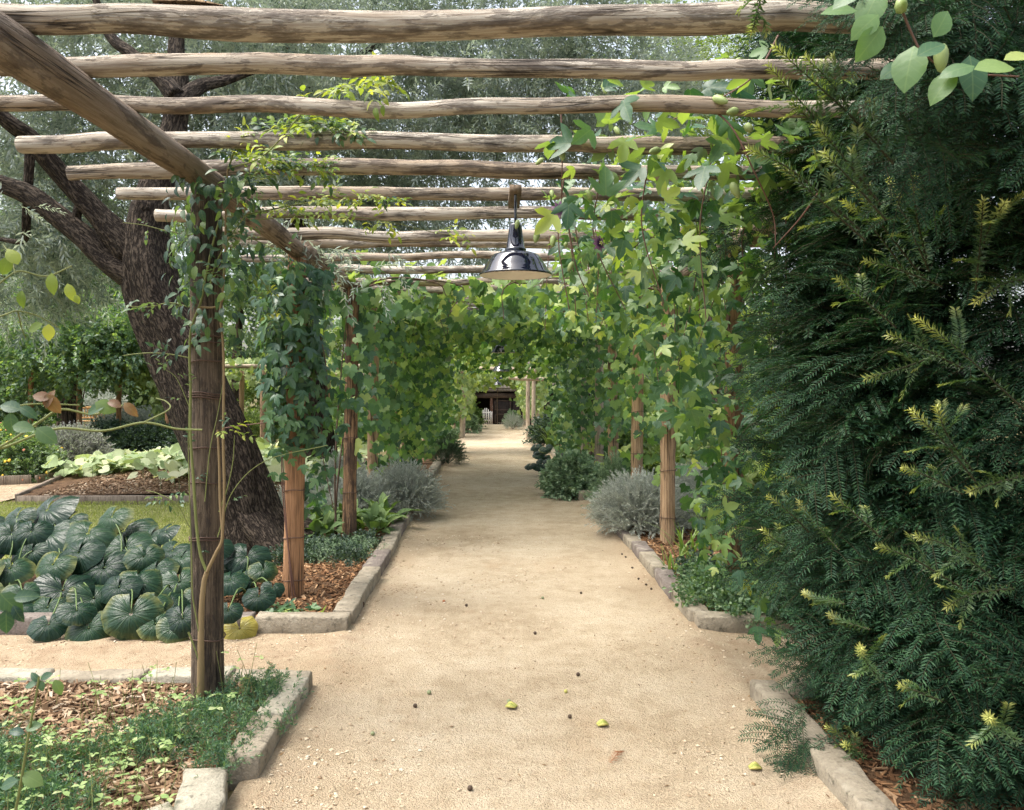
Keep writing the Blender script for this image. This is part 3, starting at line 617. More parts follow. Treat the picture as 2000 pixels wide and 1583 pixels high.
# ------------------------------------------------------------------ enamel lamps
def enamel(name, c, rough, coat):
    N = NT(name); return N.done(N.pr(c, rough, 0.6, None, 0.0, coat))
M['enamel'] = enamel("navy_enamel", (0.006, 0.008, 0.022), 0.07, 0.6); M['enamel_in'] = enamel("cream_enamel", (0.80, 0.76, 0.68), 0.35, 0.1); M['bulb'] = enamel("milky_glass", (0.75, 0.73, 0.68), 0.2, 0.3)
def lamp(c, s, label, top):
    t = thing('pendant_lamp', (c[0], c[1], c[2]), label, 'lamp', 'enamel lamps hung along the pergola')
    q = lambda prof: [(a * s, b * s) for a, b in prof]
    mb = MB(); lathe(mb, q([(0.213, -0.004), (0.217, 0.0), (0.214, 0.006), (0.200, 0.018), (0.196, 0.026), (0.192, 0.030), (0.178, 0.055), (0.158, 0.085), (0.142, 0.108), (0.1385, 0.112), (0.134, 0.116), (0.126, 0.120), (0.095, 0.130), (0.070, 0.136), (0.062, 0.140)]), c, 56); mb.obj('lamp_shade', M['enamel'], t)
    mb = MB(); lathe(mb, q([(0.212, -0.003), (0.196, 0.014), (0.188, 0.024), (0.155, 0.082), (0.130, 0.112), (0.05, 0.128), (0.0, 0.130)]), c, 56); mb.obj('shade_lining', M['enamel_in'], t)
    mb = MB(); lathe(mb, q([(0.062, 0.136), (0.064, 0.150), (0.060, 0.156), (0.055, 0.160), (0.046, 0.22), (0.037, 0.285), (0.036, 0.295), (0.030, 0.300), (0.0, 0.302)]), c, 32); mb.obj('lamp_neck', M['enamel'], t)
    mb = MB(); lathe(mb, q([(0.0, 0.035), (0.025, 0.04), (0.036, 0.06), (0.032, 0.09), (0.018, 0.125)]), c, 20); mb.obj('bulb', M['bulb'], t)
    mb = MB(); tube(mb, [(c[0], c[1], c[2] + 0.29 * s), (c[0], c[1], top)], 0.008, 8, 6); mb.obj('lamp_stem', M['enamel'], t)
    mb = MB(); box(mb, (c[0] - 0.035, c[1] - 0.03, top - 0.04), (c[0] + 0.035, c[1] + 0.40, top + 0.01)); mb.obj('mounting_board', M['beam'], t)
lamp((0.135, 4.82, 2.425), 1.0, 'big navy enamel lamp hanging nearest, beside the passion flowers', 2.94)
lamp((0.18, 14.3, 2.30), 1.0, 'second enamel lamp half hidden among grape leaves of the arch', 2.92)
lamp((0.20, 19.7, 2.04), 1.0, 'dark lamp hanging under the lower edge of the vine arch', 2.92)
lamp((0.21, 30.2, 1.88), 0.85, 'upper of two small bluish lamps seen through the arch', 2.15)
lamp((0.21, 32.6, 1.66), 0.8, 'lower of two small bluish lamps seen through the arch', 2.1)

# ------------------------------------------------------------------ barn at the end of the path
M['barn_wood'] = woodmat("black_brown_boards", (0.030, 0.023, 0.020), (0.020, 0.015, 0.013), (0.008, 0.007, 0.006), 0.6)
M['lintel'] = woodmat("old_brown_lintel", (0.085, 0.06, 0.046), (0.055, 0.04, 0.03), (0.04, 0.03, 0.022), 0.6)
M['brick'] = stonemat("red_brown_brick", (0.10, 0.055, 0.042), (0.15, 0.085, 0.062)); M['roof'] = stonemat("lichened_roof_sheet", (0.11, 0.095, 0.08), (0.16, 0.14, 0.12))
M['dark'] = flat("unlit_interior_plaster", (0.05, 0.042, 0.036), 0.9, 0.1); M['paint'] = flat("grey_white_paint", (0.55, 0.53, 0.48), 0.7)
YB = 52.0; zb = float(gz(YB)); bx = lambda px_: (px_ - VX) / FPX * YB; bzz = lambda py_: CAMH - (py_ - VY) / FPX * YB
bn = thing('barn', (0.2, YB, zb), 'dark timber barn with a panelled door at the far end of the path', 'barn')
x0, x1, x2, x3, ztop = bx(929), bx(957), bx(963), bx(1001), bzz(778)
for a, b in ((-7.0, x0), (x3 + 0.02, 8.0)):
    n = 12
    for i in range(n):
        mb = MB(); u, v = a + (b - a) * i / n, a + (b - a) * (i + 1) / n; box(mb, (u + 0.008, YB + 0.01 * (i % 2), zb - 0.2), (v - 0.008, YB + 0.2, ztop + 0.42)); mb.obj('plank', M['barn_wood'], bn)
mb = MB(); box(mb, (x0 - 0.5, YB - 0.1, ztop), (x3 + 0.5, YB + 0.24, ztop + 0.30)); mb.obj('lintel', M['lintel'], bn)
mb = MB(); box(mb, (-7.2, YB - 0.35, ztop + 0.43), (8.2, YB + 0.3, ztop + 0.6)); box(mb, (-7.2, YB - 0.4, ztop + 0.61), (8.2, YB + 5, ztop + 0.68), rot=[[1, 0, 0], [0, 0.94, -0.34], [0, 0.34, 0.94]], org=(0, YB - 0.4, ztop + 0.61)); mb.obj('roof', M['roof'], bn)
zz = zb - 0.1; k = 0
while zz < ztop - 0.02:
    for s in (0, 1):
        mb = MB(); w = (x2 - x1) / 2; o_ = 0.04 * (k % 2); box(mb, (x1 + s * w + (0 if s == 0 else o_), YB - 0.06, zz), (x1 + (s + 1) * w + (o_ if s == 0 else 0) - 0.008, YB + 0.15, zz + 0.07)); mb.obj('brick', M['brick'], bn)
    zz += 0.08; k += 1
mb = MB(); box(mb, (x2 + 0.01, YB + 0.05, zb), (x3, YB + 0.1, ztop)); d = mb.obj('door', M['barn_wood'], bn)
for a, b in ((0.08, 0.42), (0.55, 0.92)):
    h = ztop - zb
    for lo, hi in (((x2 + 0.1, a), (x3 - 0.1, a + 0.03)), ((x2 + 0.1, b - 0.03), (x3 - 0.1, b)), ((x2 + 0.1, a + 0.03), (x2 + 0.17, b - 0.03)), ((x3 - 0.17, a + 0.03), (x3 - 0.1, b - 0.03))):
        mb = MB(); box(mb, (lo[0], YB + 0.025, zb + lo[1] * h), (hi[0], YB + 0.049, zb + hi[1] * h)); mb.obj('door_panel_edge', M['lintel'], d)
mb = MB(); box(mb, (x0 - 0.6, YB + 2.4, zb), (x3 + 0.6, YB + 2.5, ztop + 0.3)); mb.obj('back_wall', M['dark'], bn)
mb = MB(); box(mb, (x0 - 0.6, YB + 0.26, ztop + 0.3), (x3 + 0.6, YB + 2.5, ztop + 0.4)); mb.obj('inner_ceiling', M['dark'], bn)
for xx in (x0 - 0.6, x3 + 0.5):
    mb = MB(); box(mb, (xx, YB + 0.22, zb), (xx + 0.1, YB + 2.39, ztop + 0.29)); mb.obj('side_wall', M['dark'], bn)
gt = thing('picket_gate', (bx(953), YB - 0.25, zb), 'small pale picket gate in the black barn opening', 'gate')
for i in range(6):
    u = bx(943) + i * 0.11; mb = MB(); box(mb, (u, YB - 0.25, zb + 0.08), (u + 0.05, YB - 0.22, zb + 1.0 + 0.12 * math.sin(i))); V = A([[u, YB - 0.25, 0], [u + 0.05, YB - 0.25, 0]]); mb.obj('picket', M['paint'], gt)
for z in (0.3, 0.8):
    mb = MB(); box(mb, (bx(941), YB - 0.215, zb + z), (bx(958), YB - 0.19, zb + z + 0.06)); mb.obj('rail', M['paint'], gt)

# ------------------------------------------------------------------ benches, timber edging, garden arbour on the left
def bench(base, yaw, label, w=1.3):
    t = thing('garden_bench', base, label, 'bench', 'wooden benches in the garden'); c, s = math.cos(yaw), math.sin(yaw); Rz = [[c, -s, 0], [s, c, 0], [0, 0, 1]]
    def b(n, lo, hi): mb = MB(); box(mb, A(lo) + A(base), A(hi) + A(base), rot=Rz, org=base); mb.obj(n, M['bench'], t)
    for x in (-w / 2, w / 2 - 0.06):
        b('leg', (x, -0.25, 0), (x + 0.06, -0.19, 0.62)); b('leg', (x, 0.19, 0), (x + 0.06, 0.25, 0.92)); b('armrest', (x - 0.01, -0.28, 0.622), (x + 0.07, 0.188, 0.655))
    for i in range(5): b('slat', (-w / 2 + 0.062, -0.24 + i * 0.09, 0.41), (w / 2 - 0.062, -0.165 + i * 0.09, 0.435))
    b('top_rail', (-w / 2 + 0.062, 0.20, 0.84), (w / 2 - 0.062, 0.24, 0.92)); b('back_rail', (-w / 2 + 0.062, 0.20, 0.5), (w / 2 - 0.062, 0.24, 0.55))
    n = int(w / 0.1)
    for i in range(n):
        x = -w / 2 + 0.08 + i * (w - 0.18) / (n - 1); b('back_slat', (x, 0.21, 0.552), (x + 0.035, 0.23, 0.838))
bench((2.35, 19.0, 0.05), math.radians(-90), 'honey timber bench showing beside the sage bush under the right vines', 1.5)
bench((-13.7, 28.4, 0.0), math.radians(0), 'pale wooden bench far off beyond the dark low hedge', 1.9)
def edging(label, runs, base):
    t = thing('timber_edging', base, label, 'edging', 'timber edgings of the kitchen beds')
    for (a, b, h) in runs:
        a, b = A(a, float), A(b, float); L = np.linalg.norm(b - a); d = (b - a) / L; n = max(1, int(L / 2.4)); yaw = math.atan2(d[1], d[0])
        for i in range(n):
            c = a + d * L * (i + 0.5) / n; mb = MB(); hl = L / n / 2 - 0.004; hh = h + rng.normal(0, 0.006)
            rough_stone(mb, (c[0] - hl, c[1] - 0.03, -0.04), (c[0] + hl, c[1] + 0.03, hh), yaw, amp=0.004); mb.obj('board', M['board'], t)
edging('low grey timber edging along the front of the pumpkin bed', [((-7.0, 12.05), (-2.35, 12.1), 0.13), ((-7.03, 12.1), (-8.1, 16.2), 0.13), ((-2.32, 12.1), (-2.32, 19), 0.13)], (-4.6, 12.05, 0))
edging('grey timber edging under the lantana bush at the left border', [((-11.2, 12.9), (-8.05, 14.3), 0.16), ((-8.0, 14.35), (-7.6, 17.2), 0.16)], (-9, 13.5, 0))
def arbour(base, label, px_posts, Y, ztop, m, mr, span):
    t = thing('arbour', base, label, 'arbour', 'vine arbours beyond the lawn')
    for i, (px_, yy) in enumerate(px_posts):
        X = (px_ - VX) / FPX * yy; mb = MB(); tube(mb, [(X, yy, -0.05), (X, yy, 1.1), (X + 0.02, yy, ztop)], 0.075, 10, 12, pole_bump(400 + i, 0.05)); mb.obj('post', M[m], t)
    for k, (a, b, yy, z) in enumerate(span):
        mb = MB(); tube(mb, [(a, yy, z), ((a + b) / 2, yy + 0.05, z + 0.02), (b, yy, z - 0.02)], 0.06, 10, 20, pole_bump(420 + k, 0.05)); mb.obj('rail', M[mr], t)
    return t
arbour((-6.4, 23, 0), 'pale pole arbour behind the olive trunk with a rail and tall posts', [(513, 23), (472, 24.5), (640, 25), (430, 23.2), (560, 23.1)], 23, 2.15, 'post_tan', 'post_pale', [(-9.5, -4.2, 22.9, 2.2), (-9.0, -3.9, 24.8, 2.0), (-10, -4, 26, 2.3)])
arb2 = arbour((-11.6, 23, 0), 'red-brown post arbour draped in climbing vine beside the big oak', [(155, 23), (232, 23.5), (328, 21.5), (60, 23)], 23, 2.6, 'post_orange', 'post_orange', [(-12.2, -9, 23.6, 2.62)])
# ------------------------------------------------------------------ trees
def barkmat(name, c1, c2, dark, sx=26, sz=3.0, b=1.0):
    N = NT(name); ax = N.attr()
    v = N.noise(N.map(ax, (sx, sx, sz)), 1.0, 4, 0.6, 0.6); f = N.noise(N.map(ax, (70, 70, 22)), 1.0, 4, 0.7); big = N.noise(N.map(ax, (3, 3, 1)), 1.0, 3)
    fur = N.ramp(v, [(0.42, 0.0), (0.56, 1.0)])
    c = N.mix(big, c1, c2); c = N.mix(fur, dark, c); c = N.mix(0.6, c, N.mix(f, (0.35, 0.35, 0.35), (1.6, 1.6, 1.6)), 'MULTIPLY')
    return N.done(N.pr(c, 0.92, 0.15, N.bump(N.math('ADD', N.math('MULTIPLY', fur, 1.0), N.math('MULTIPLY', f, 0.3)), 1.0, 0.02 * b)))
M['olive_bark'] = barkmat("furrowed_olive_bark", (0.062, 0.047, 0.035), (0.105, 0.083, 0.063), (0.020, 0.015, 0.012), 58, 13.0)
M['bark'] = barkmat("brown_bark", (0.12, 0.085, 0.06), (0.18, 0.13, 0.10), (0.03, 0.022, 0.017), 16, 2.5)
M['olive'] = leafmat("olive_leaves", [(0, (0.14, 0.20, 0.175)), (0.4, (0.26, 0.32, 0.285)), (0.8, (0.39, 0.44, 0.39)), (1, (0.46, 0.49, 0.36))], tcol=(1.0, 1.1, 0.75), tfac=0.32, rough=0.40, spec=0.55, back=(0.52, 0.57, 0.53))
M['oak'] = leafmat("lobed_green_leaves", [(0, (0.075, 0.14, 0.095)), (0.5, (0.13, 0.21, 0.13)), (0.85, (0.20, 0.28, 0.15)), (1, (0.30, 0.36, 0.16))], tfac=0.36, rough=0.45, spec=0.5)
M['bright'] = leafmat("light_green_leaves", [(0, (0.14, 0.20, 0.08)), (0.5, (0.23, 0.30, 0.125)), (1, (0.34, 0.39, 0.16))], tfac=0.35)
M['mid'] = leafmat("mid_green_leaves", [(0, (0.06, 0.115, 0.055)), (0.5, (0.12, 0.19, 0.085)), (1, (0.21, 0.28, 0.11))], tfac=0.3)
def furrow(th, s, R): return 0.030 * np.abs(np.sin(th * 9 + 1.7 * np.sin(s * 2.2) + s * 1.6 + 0.6 * np.sin(s * 9 + th * 4))) + 0.10 * np.sin(3 * th + s * 1.3) + 0.05 * np.sin(5 * th - s * 2.4 + 1) + 0.03 * np.sin(11 * th + 3 * np.sin(s * 3))
YO = 8.6
ol = thing('olive_tree', (-2.45, YO, 0), 'old gnarled olive tree leaning behind the front post with silvery crown', 'tree', 'olive trees over the pergola')
mb = MB()
tube(mb, [A([-2.42, YO + 0.1, -0.15]), P(492, 1080, YO), P(470, 1010, YO), P(440, 900, YO), P(395, 780, YO), P(345, 670, YO), P(305, 590, YO), P(288, 520, YO), P(284, 460, YO), P(292, 400, YO)], [0.62, 0.46, 0.37, 0.345, 0.33, 0.30, 0.285, 0.27, 0.215, 0.185], 56, 110, furrow)
for a, rr in (((-2.05, YO - 0.45), 0.16), ((-2.9, YO - 0.35), 0.15), ((-1.95, YO + 0.2), 0.14)):
    tube(mb, [A([a[0], a[1], -0.08]), A([(a[0] - 2.45) / 2, (a[1] + YO) / 2 - 0.06, 0.10]), P(478, 1010, YO - 0.1)], [rr, rr * 1.2, rr * 1.3], 24, 24, furrow)
mb.obj('trunk', M['olive_bark'], ol)
limbs = [([(283, 545), (215, 510), (165, 465), (110, 420), (50, 378), (-40, 345), (-160, 290), (-290, 270)], [0.21, 0.145, 0.12, 0.11, 0.10, 0.085, 0.055, 0.012], 0), ([(262, 500), (195, 425), (138, 362), (100, 318), (60, 270), (20, 240), (-50, 180), (-150, 90), (-230, -40)], [0.19, 0.115, 0.10, 0.095, 0.085, 0.075, 0.06, 0.035, 0.010], -0.3),
         ([(290, 425), (305, 360), (330, 290), (345, 225), (348, 150), (345, 90), (350, 20), (360, -80)], [0.20, 0.165, 0.14, 0.125, 0.11, 0.085, 0.07, 0.04], 0.2), ([(345, 190), (310, 150), (255, 105), (215, 70), (180, -20)], [0.10, 0.08, 0.065, 0.055, 0.03], 0.1), ([(345, 205), (390, 170), (440, 158), (520, 130)], [0.10, 0.075, 0.055, 0.03], 0.3),
         ([(150, 450), (148, 430), (155, 395)], [0.06, 0.05, 0.04], 0), ([(60, 290), (52, 420), (45, 470), (0, 468)], [0.05, 0.045, 0.035, 0.02], 0.1), ([(330, 300), (400, 360), (450, 390)], [0.10, 0.07, 0.05], 0.5)]
for pp, rr, dy in limbs:
    mb = MB(); tube(mb, [P(a, b, YO + dy * i / (len(pp) - 1) * 3) for i, (a, b) in enumerate(pp)], rr, 22, 40, lambda th, s, R: 0.8 * furrow(th, s * 1.5, R)); mb.obj('branch', M['olive_bark'], ol)
def tree(name, base, label, cat, group, trunk, rads, limbs_, blobs, temps, mat, n, s=(0.8, 1.2), clump=0.35, per=14, up=0.3, bark='bark', shell=0.5):
    t = thing(name, base, label, cat, group); mb = MB(); tube(mb, trunk, rads, 20, 40, lambda th, s_, R: 0.7 * furrow(th, s_, R)); mb.obj('trunk', M[bark], t)
    for pp, r_ in limbs_: mb = MB(); tube(mb, pp, [r_, r_ * 0.6, r_ * 0.3][:max(2, min(3, len(pp)))], 10, 16); mb.obj('branch', M[bark], t)
    pts, out = crown_points(blobs, n, clump, per, shell); foliage(t, 'crown', temps, pts, out, M[mat], s, up); return t
def blob(px_, py_, Y, r, w=1.0): return (P(px_, py_, Y), r if np.ndim(r) else (r, r, r), w)
pts, out = crown_points([blob(60, 60, 11.5, 1.7), blob(250, 130, 12.0, 1.6), blob(60, 330, 11.5, 1.3), blob(220, 330, 12, 1.2), blob(420, 230, 11.6, 1.3), blob(440, 40, 11.5, 1.5), blob(-150, 250, 11, 1.8), blob(560, 160, 11.8, 1.2), blob(150, -150, 11, 1.8, 0.6), blob(480, -150, 11, 1.8, 0.6), blob(140, 470, 12.5, 0.9, 0.6), blob(10, 520, 12, 0.9, 0.5)], 6600, 0.40, 12, 0.3)
foliage(ol, 'crown', t_olive, pts, out, M['olive'], (1.05, 1.6), 0.1, 0.8)
# sprays of olive in front of the limbs and over the second beam
pts, out = crown_points([blob(15, 440, 7.6, 0.14), blob(700, 500, 7.3, (0.32, 0.4, 0.28)), blob(590, 490, 6.6, 0.18), blob(1120, 520, 8.2, 0.45), blob(640, 540, 6.9, 0.2)], 96, 0.25, 6)
foliage(ol, 'foliage', t_olive, pts, out, M['olive'], (0.7, 1.0), 0.1, 0.9, 'stuff')
tree('olive_tree', (-3.0, 14.5, 0), 'second olive tree, its dark stem showing high behind the rafters', 'tree', 'olive trees over the pergola', [A([-3.0, 14.5, 0]), A([-3.2, 14.4, 2]), P(575, 400, 14.2), P(575, 180, 14), P(565, 60, 14), P(590, -60, 14)], [0.3, 0.24, 0.2, 0.16, 0.13, 0.06],
     [([P(573, 200, 14), P(680, 120, 13.8), P(800, 60, 13.6)], 0.1), ([P(573, 250, 14), P(500, 150, 14.2), P(450, 80, 14.3)], 0.09), ([P(572, 150, 14), P(640, 60, 13.9)], 0.08)],
     [blob(640, 80, 14, 1.7), blob(830, 140, 14.2, 1.8), blob(1000, 60, 14.2, 1.8), blob(1000, 230, 14.6, 1.6), blob(820, 290, 14.6, 1.5), blob(640, 280, 14.6, 1.4), blob(1180, 100, 14.6, 1.7), blob(1200, 250, 14.8, 1.4), blob(700, -130, 13.8, 2, 0.6), blob(1050, -150, 14, 2, 0.6), blob(900, 400, 15.5, 1.3, 0.6), blob(700, 420, 15.5, 1.2, 0.6)], t_olive, 'olive', 8200, (1.15, 1.8), 0.42, 12, 0.1, 'olive_bark', 0.35)
tree('leafy_tree', (4.6, 17.5, 0), 'light green small-leaved tree beyond the right-hand rafters', 'tree', None, [A([4.6, 17.5, 0]), A([4.7, 17.5, 2]), A([4.4, 17.5, 4]), A([4.5, 17.5, 6.5])], [0.22, 0.18, 0.15, 0.05], [([A([4.5, 17.5, 4]), A([3.5, 17, 5.2])], 0.07), ([A([4.5, 17.5, 4.6]), A([5.6, 17.6, 5.6])], 0.07)],
     [blob(1380, 90, 17, 1.8), blob(1290, 200, 17.5, 1.5), blob(1450, 200, 17, 1.5), blob(1380, 320, 17.5, 1.5), blob(1520, 60, 17, 1.8), blob(1400, -100, 17, 2, 0.6), blob(1300, 400, 18, 1.4, 0.6)], t_tiny, 'bright', 5200, (1.2, 2.0), 0.5, 14)
# oak and the further tree row on the left, the trees beyond on the right
tree('oak_tree', (-14.0, 27, 0), 'broad oak with thick brown trunk and low dark boughs beyond the lawn', 'tree', None, [A([-14, 27, -0.1]), P(135, 760, 27), P(140, 640, 27), P(135, 520, 27), P(150, 350, 27)], [0.38, 0.30, 0.28, 0.22, 0.08], [([P(138, 640, 27), P(60, 560, 26), P(0, 540, 25.5)], 0.14), ([P(138, 620, 27), P(230, 560, 26), P(290, 560, 25.5)], 0.13)],
     [blob(50, 560, 24.5, 1.7), blob(180, 540, 24.5, 1.6), blob(60, 690, 23.8, 1.2), blob(270, 600, 25, 1.4), blob(-60, 640, 24, 1.9), blob(110, 460, 26, 1.9), blob(260, 500, 26, 1.6), blob(215, 655, 24, 0.8), blob(20, 770, 23.6, 0.9, 0.6), blob(0, 420, 26, 2), blob(90, 690, 21.8, 0.8), blob(180, 670, 21.8, 0.8), blob(255, 660, 22, 0.7)], [*t_small], 'oak', 6400, (1.4, 2.1), 0.6, 13, 0.2)
tree('leafy_tree', (-9.5, 30, 0), 'blue-green tree standing between the olive trunk and the second post', 'tree', 'trees beyond the kitchen garden', [A([-9.5, 30, 0]), A([-9.4, 30, 2]), A([-9.2, 30, 5])], [0.3, 0.2, 0.08], [([A([-9.4, 30, 2]), A([-8, 29.6, 3.6])], 0.1)],
     [blob(470, 600, 28, 1.7), blob(540, 560, 29, 1.6), blob(420, 500, 29, 2), blob(620, 590, 30, 1.8), blob(500, 470, 30, 2.2), blob(600, 480, 31, 2)], t_small, 'oak', 3200, (1.3, 2.0), 0.6, 13, 0.2)
k = 0
for (px_, Y, z, r, m, lab) in [(330, 38, 4, 3.4, 'mid', 'mid green tree at the back between the oak and the olive trunk'), (60, 44, 5, 4.4, 'mid', 'tall tree filling the back behind the oak'), (560, 46, 4.2, 3.6, 'bright', 'light green tree far back behind the pale arbour'), (700, 50, 4, 4, 'mid', 'far green tree behind the left vine wall'), (-150, 36, 4, 4, 'oak', 'dark tree standing beyond the oak at the left border'),
                               (1330, 40, 3.0, 3.2, 'bright', 'light green tree far back behind the right-hand posts'), (1480, 36, 3.6, 3.2, 'bright', 'pale leafy tree far back beside the yew'), (1600, 44, 4.5, 4.5, 'mid', 'tall mid green tree hidden mostly behind the yew'), (1180, 62, 4.5, 4.5, 'mid', 'green tree behind the barn roof to its east'), (860, 64, 4.5, 4.6, 'mid', 'green tree behind the barn roof to its west'), (1020, 66, 5.5, 4.6, 'bright', 'light green tree rising directly behind the barn')]:
    X = (px_ - VX) / FPX * Y; g0 = float(gz(Y)); bl = [(A([X, Y, g0 + z]), (r, r * 0.8, r * 0.85), 1.0)] + [(A([X, Y, g0 + z * 0.7]) + rng.uniform(-1, 1, 3) * [r, r * 0.5, r * 0.55], (r * 0.5, r * 0.5, r * 0.45), 0.5) for _ in range(6)]
    tree('leafy_tree', (X, Y, g0), lab, 'tree', 'trees beyond the kitchen garden', [A([X, Y, g0 - 0.1]), A([X + 0.1, Y, g0 + z * 0.5]), A([X, Y, g0 + z * 1.1])], [0.3, 0.22, 0.06], [], bl, t_small, m, 1500, (2.4, 3.8), 0.9, 10, 0.2)

# ------------------------------------------------------------------ bushes
M['silver'] = leafmat("silver_leaves", [(0, (0.30, 0.34, 0.29)), (0.5, (0.45, 0.485, 0.43)), (1, (0.62, 0.63, 0.57))], tcol=(1, 1.05, 0.9), tfac=0.15, rough=0.7, spec=0.15, mottle=0.1)
M['sage'] = leafmat("sage_leaves", [(0, (0.14, 0.225, 0.135)), (0.6, (0.25, 0.35, 0.22)), (1, (0.38, 0.47, 0.31))], tcol=(1, 1.2, 0.7), tfac=0.2, rough=0.7, spec=0.15)
M['darkleaf'] = leafmat("dark_leaves", [(0, (0.022, 0.042, 0.03)), (0.7, (0.05, 0.085, 0.058)), (1, (0.10, 0.14, 0.09))], tfac=0.2, rough=0.5)
M['purple'] = leafmat("purple_sage_leaves", [(0, (0.17, 0.15, 0.17)), (0.45, (0.29, 0.29, 0.28)), (0.7, (0.36, 0.39, 0.30)), (1, (0.46, 0.49, 0.38))], tcol=(1, 1.1, 0.8), tfac=0.2, rough=0.7, spec=0.15)
M['lantana'] = leafmat("rough_green_leaves", [(0, (0.11, 0.175, 0.10)), (0.6, (0.19, 0.27, 0.15)), (1, (0.30, 0.37, 0.21))], tfac=0.3)
M['stem'] = flat("green_brown_stem", (0.16, 0.14, 0.07), 0.7)
M['woody'] = flat("brown_stem", (0.10, 0.065, 0.045), 0.8)
def bush(name, base, r, h, label, cat, temps, mat, n, group=None, s=(0.9, 1.2), up=0.55, jt=0.35, inner=0.35):
    """a mound of shoots rising from the base to a dome"""
    t = thing(name, base, label, cat, group); b = A(base, float); r = A(r if np.ndim(r) else (r, r), float)
    d = nrm(jit(n, 1) + [0, 0, 0.35]); d[:, 2] = np.abs(d[:, 2])
    q = rng.uniform(inner, 1, n) ** 0.5 * (1 + 0.07 * wob(d, 4.0, 8) + rng.normal(0, 0.03, n))
    pts = b + np.stack([d[:, 0] * r[0], d[:, 1] * r[1], 0.04 + d[:, 2] * h], -1) * q[:, None]
    foliage(t, 'foliage', temps, pts - nrm(d) * 0.12, d * [1, 1, 1.0], M[mat], s, up, jt)
    mb = MB()
    for i in range(9):
        e = b + A([d[i, 0] * r[0], d[i, 1] * r[1], d[i, 2] * h]) * 0.75; tube(mb, [b, (b + e) / 2 + A([0, 0, 0.03]), e], [0.009, 0.006, 0.003], 5, 7, caps=False)
    mb.obj('stem', M['woody'], t); return t
Gs = 'silver lavender mounds along the beds'
bush('lavender_bush', (1.74, 9.45, 0.08), (0.60, 0.62), 0.60, 'silver lavender mound spilling over the right kerb before the post', 'lavender', t_lav, 'silver', 1900, Gs)
bush('lavender_bush', (2.55, 9.8, 0.08), (0.62, 0.6), 0.66, 'silver lavender mound behind the post beside the sword-leaved clump', 'lavender', t_lav, 'silver', 1700, Gs)
bush('lavender_bush', (-1.18, 10.75, 0.06), (0.52, 0.56), 0.60, 'rounded silver lavender hanging over the left kerb onto the path', 'lavender', t_lav, 'silver', 1600, Gs)
bush('lavender_bush', (-1.65, 10.25, 0.08), (0.42, 0.4), 0.52, 'small silver lavender between the lavender on the path and the streaked post', 'lavender', t_lav, 'silver', 900, Gs)
bush('lavender_bush', (-2.05, 11.2, 0.08), (0.45, 0.45), 0.70, 'silver lavender at the back behind the streaked third post', 'lavender', t_lav, 'silver', 900, Gs)
bush('lavender_bush', (-2.25, 9.6, 0.08), (0.35, 0.4), 0.55, 'silver lavender beside the orange post at the lawn corner', 'lavender', t_lav, 'silver', 450, Gs)
bush('sage_bush', (1.27, 12.75, 0.0), (0.47, 0.5), 0.60, 'leafy green sage bush bulging over the path before the bench', 'sage', t_sage, 'sage', 800)
bush('rosemary_bush', (1.78, 11.6, 0.1), (0.34, 0.3), 0.62, 'upright green rosemary between two tan posts on the right', 'rosemary', t_lav, 'sage', 420, None, (0.9, 1.4), 1.4)
bush('rosemary_bush', (1.45, 11.0, 0.1), (0.16, 0.4), 0.14, 'low feathery green plant on the kerb behind the right lavender', 'herb', t_lav, 'sage', 120)
bush('rosemary_bush', (-0.98, 17.6, 0.0), (0.42, 0.6), 0.55, 'dark rosemary mound at the left path side under the arch', 'rosemary', t_lav, 'darkleaf', 420)
bush('sage_bush', (-1.2, 20.5, 0.0), (0.4, 0.5), 0.6, 'grey-green shrub past the dark rosemary on the left', 'shrub', t_sage, 'sage', 260)
bush('sage_bush', (-0.85, 28.5, 0.0), (0.4, 0.6), 0.65, 'grey-green shrub on the left before the far pergola', 'shrub', t_sage, 'sage', 240)
bush('leafy_shrub', (-0.75, 31.0, 0.0), (0.36, 0.5), 0.85, 'taller green shrub beside the picket gate', 'shrub', t_small, 'mid', 220)
bush('lavender_bush', (0.75, 30.5, 0.0), (0.42, 0.6), 0.6, 'pale grey shrub on the right before the barn door', 'shrub', t_lav, 'silver', 260)
bush('leafy_shrub', (0.78, 32.5, 0.0), (0.3, 0.5), 0.55, 'small green shrub at the foot of the barn door', 'shrub', t_sage, 'sage', 200)
bush('leafy_shrub', (1.5, 22.8, 0.0), (0.5, 0.7), 0.75, 'dark green shrub at the right where the vine arch ends', 'shrub', t_small, 'darkleaf', 380)
bush('sage_bush', (-8.5, 16.6, 0.0), (0.80, 0.8), 0.92, 'clipped purple-grey sage dome beside the pumpkin bed', 'sage', t_tiny, 'purple', 2200, None, (0.9, 1.2), 0.4)
bush('sage_bush', (-9.1, 16.9, 0.0), (0.6, 0.8), 0.85, 'green-grey shoulder of sage between the dome and the lantana', 'sage', t_tiny, 'purple', 1100, None, (0.9, 1.2), 0.4)
lt = bush('lantana_bush', (-8.75, 14.9, 0.0), (0.95, 0.8), 1.0, 'green lantana bush dotted with yellow and pink flowers at the left border', 'lantana', t_small, 'lantana', 1500, None, (0.6, 0.9), 0.3, 0.6)
bush('leafy_shrub', (-10.4, 15.6, 0.0), (1.0, 1.0), 1.1, 'green bush behind the lantana at the left border', 'shrub', t_small, 'lantana', 700, None, (0.7, 1.0))
M['yellow'] = flat("yellow_petals", (0.75, 0.50, 0.06), 0.7, 0.2, 0, 0.1); M['pink'] = flat("pink_petals", (0.62, 0.26, 0.16), 0.7, 0.2, 0, 0.1)
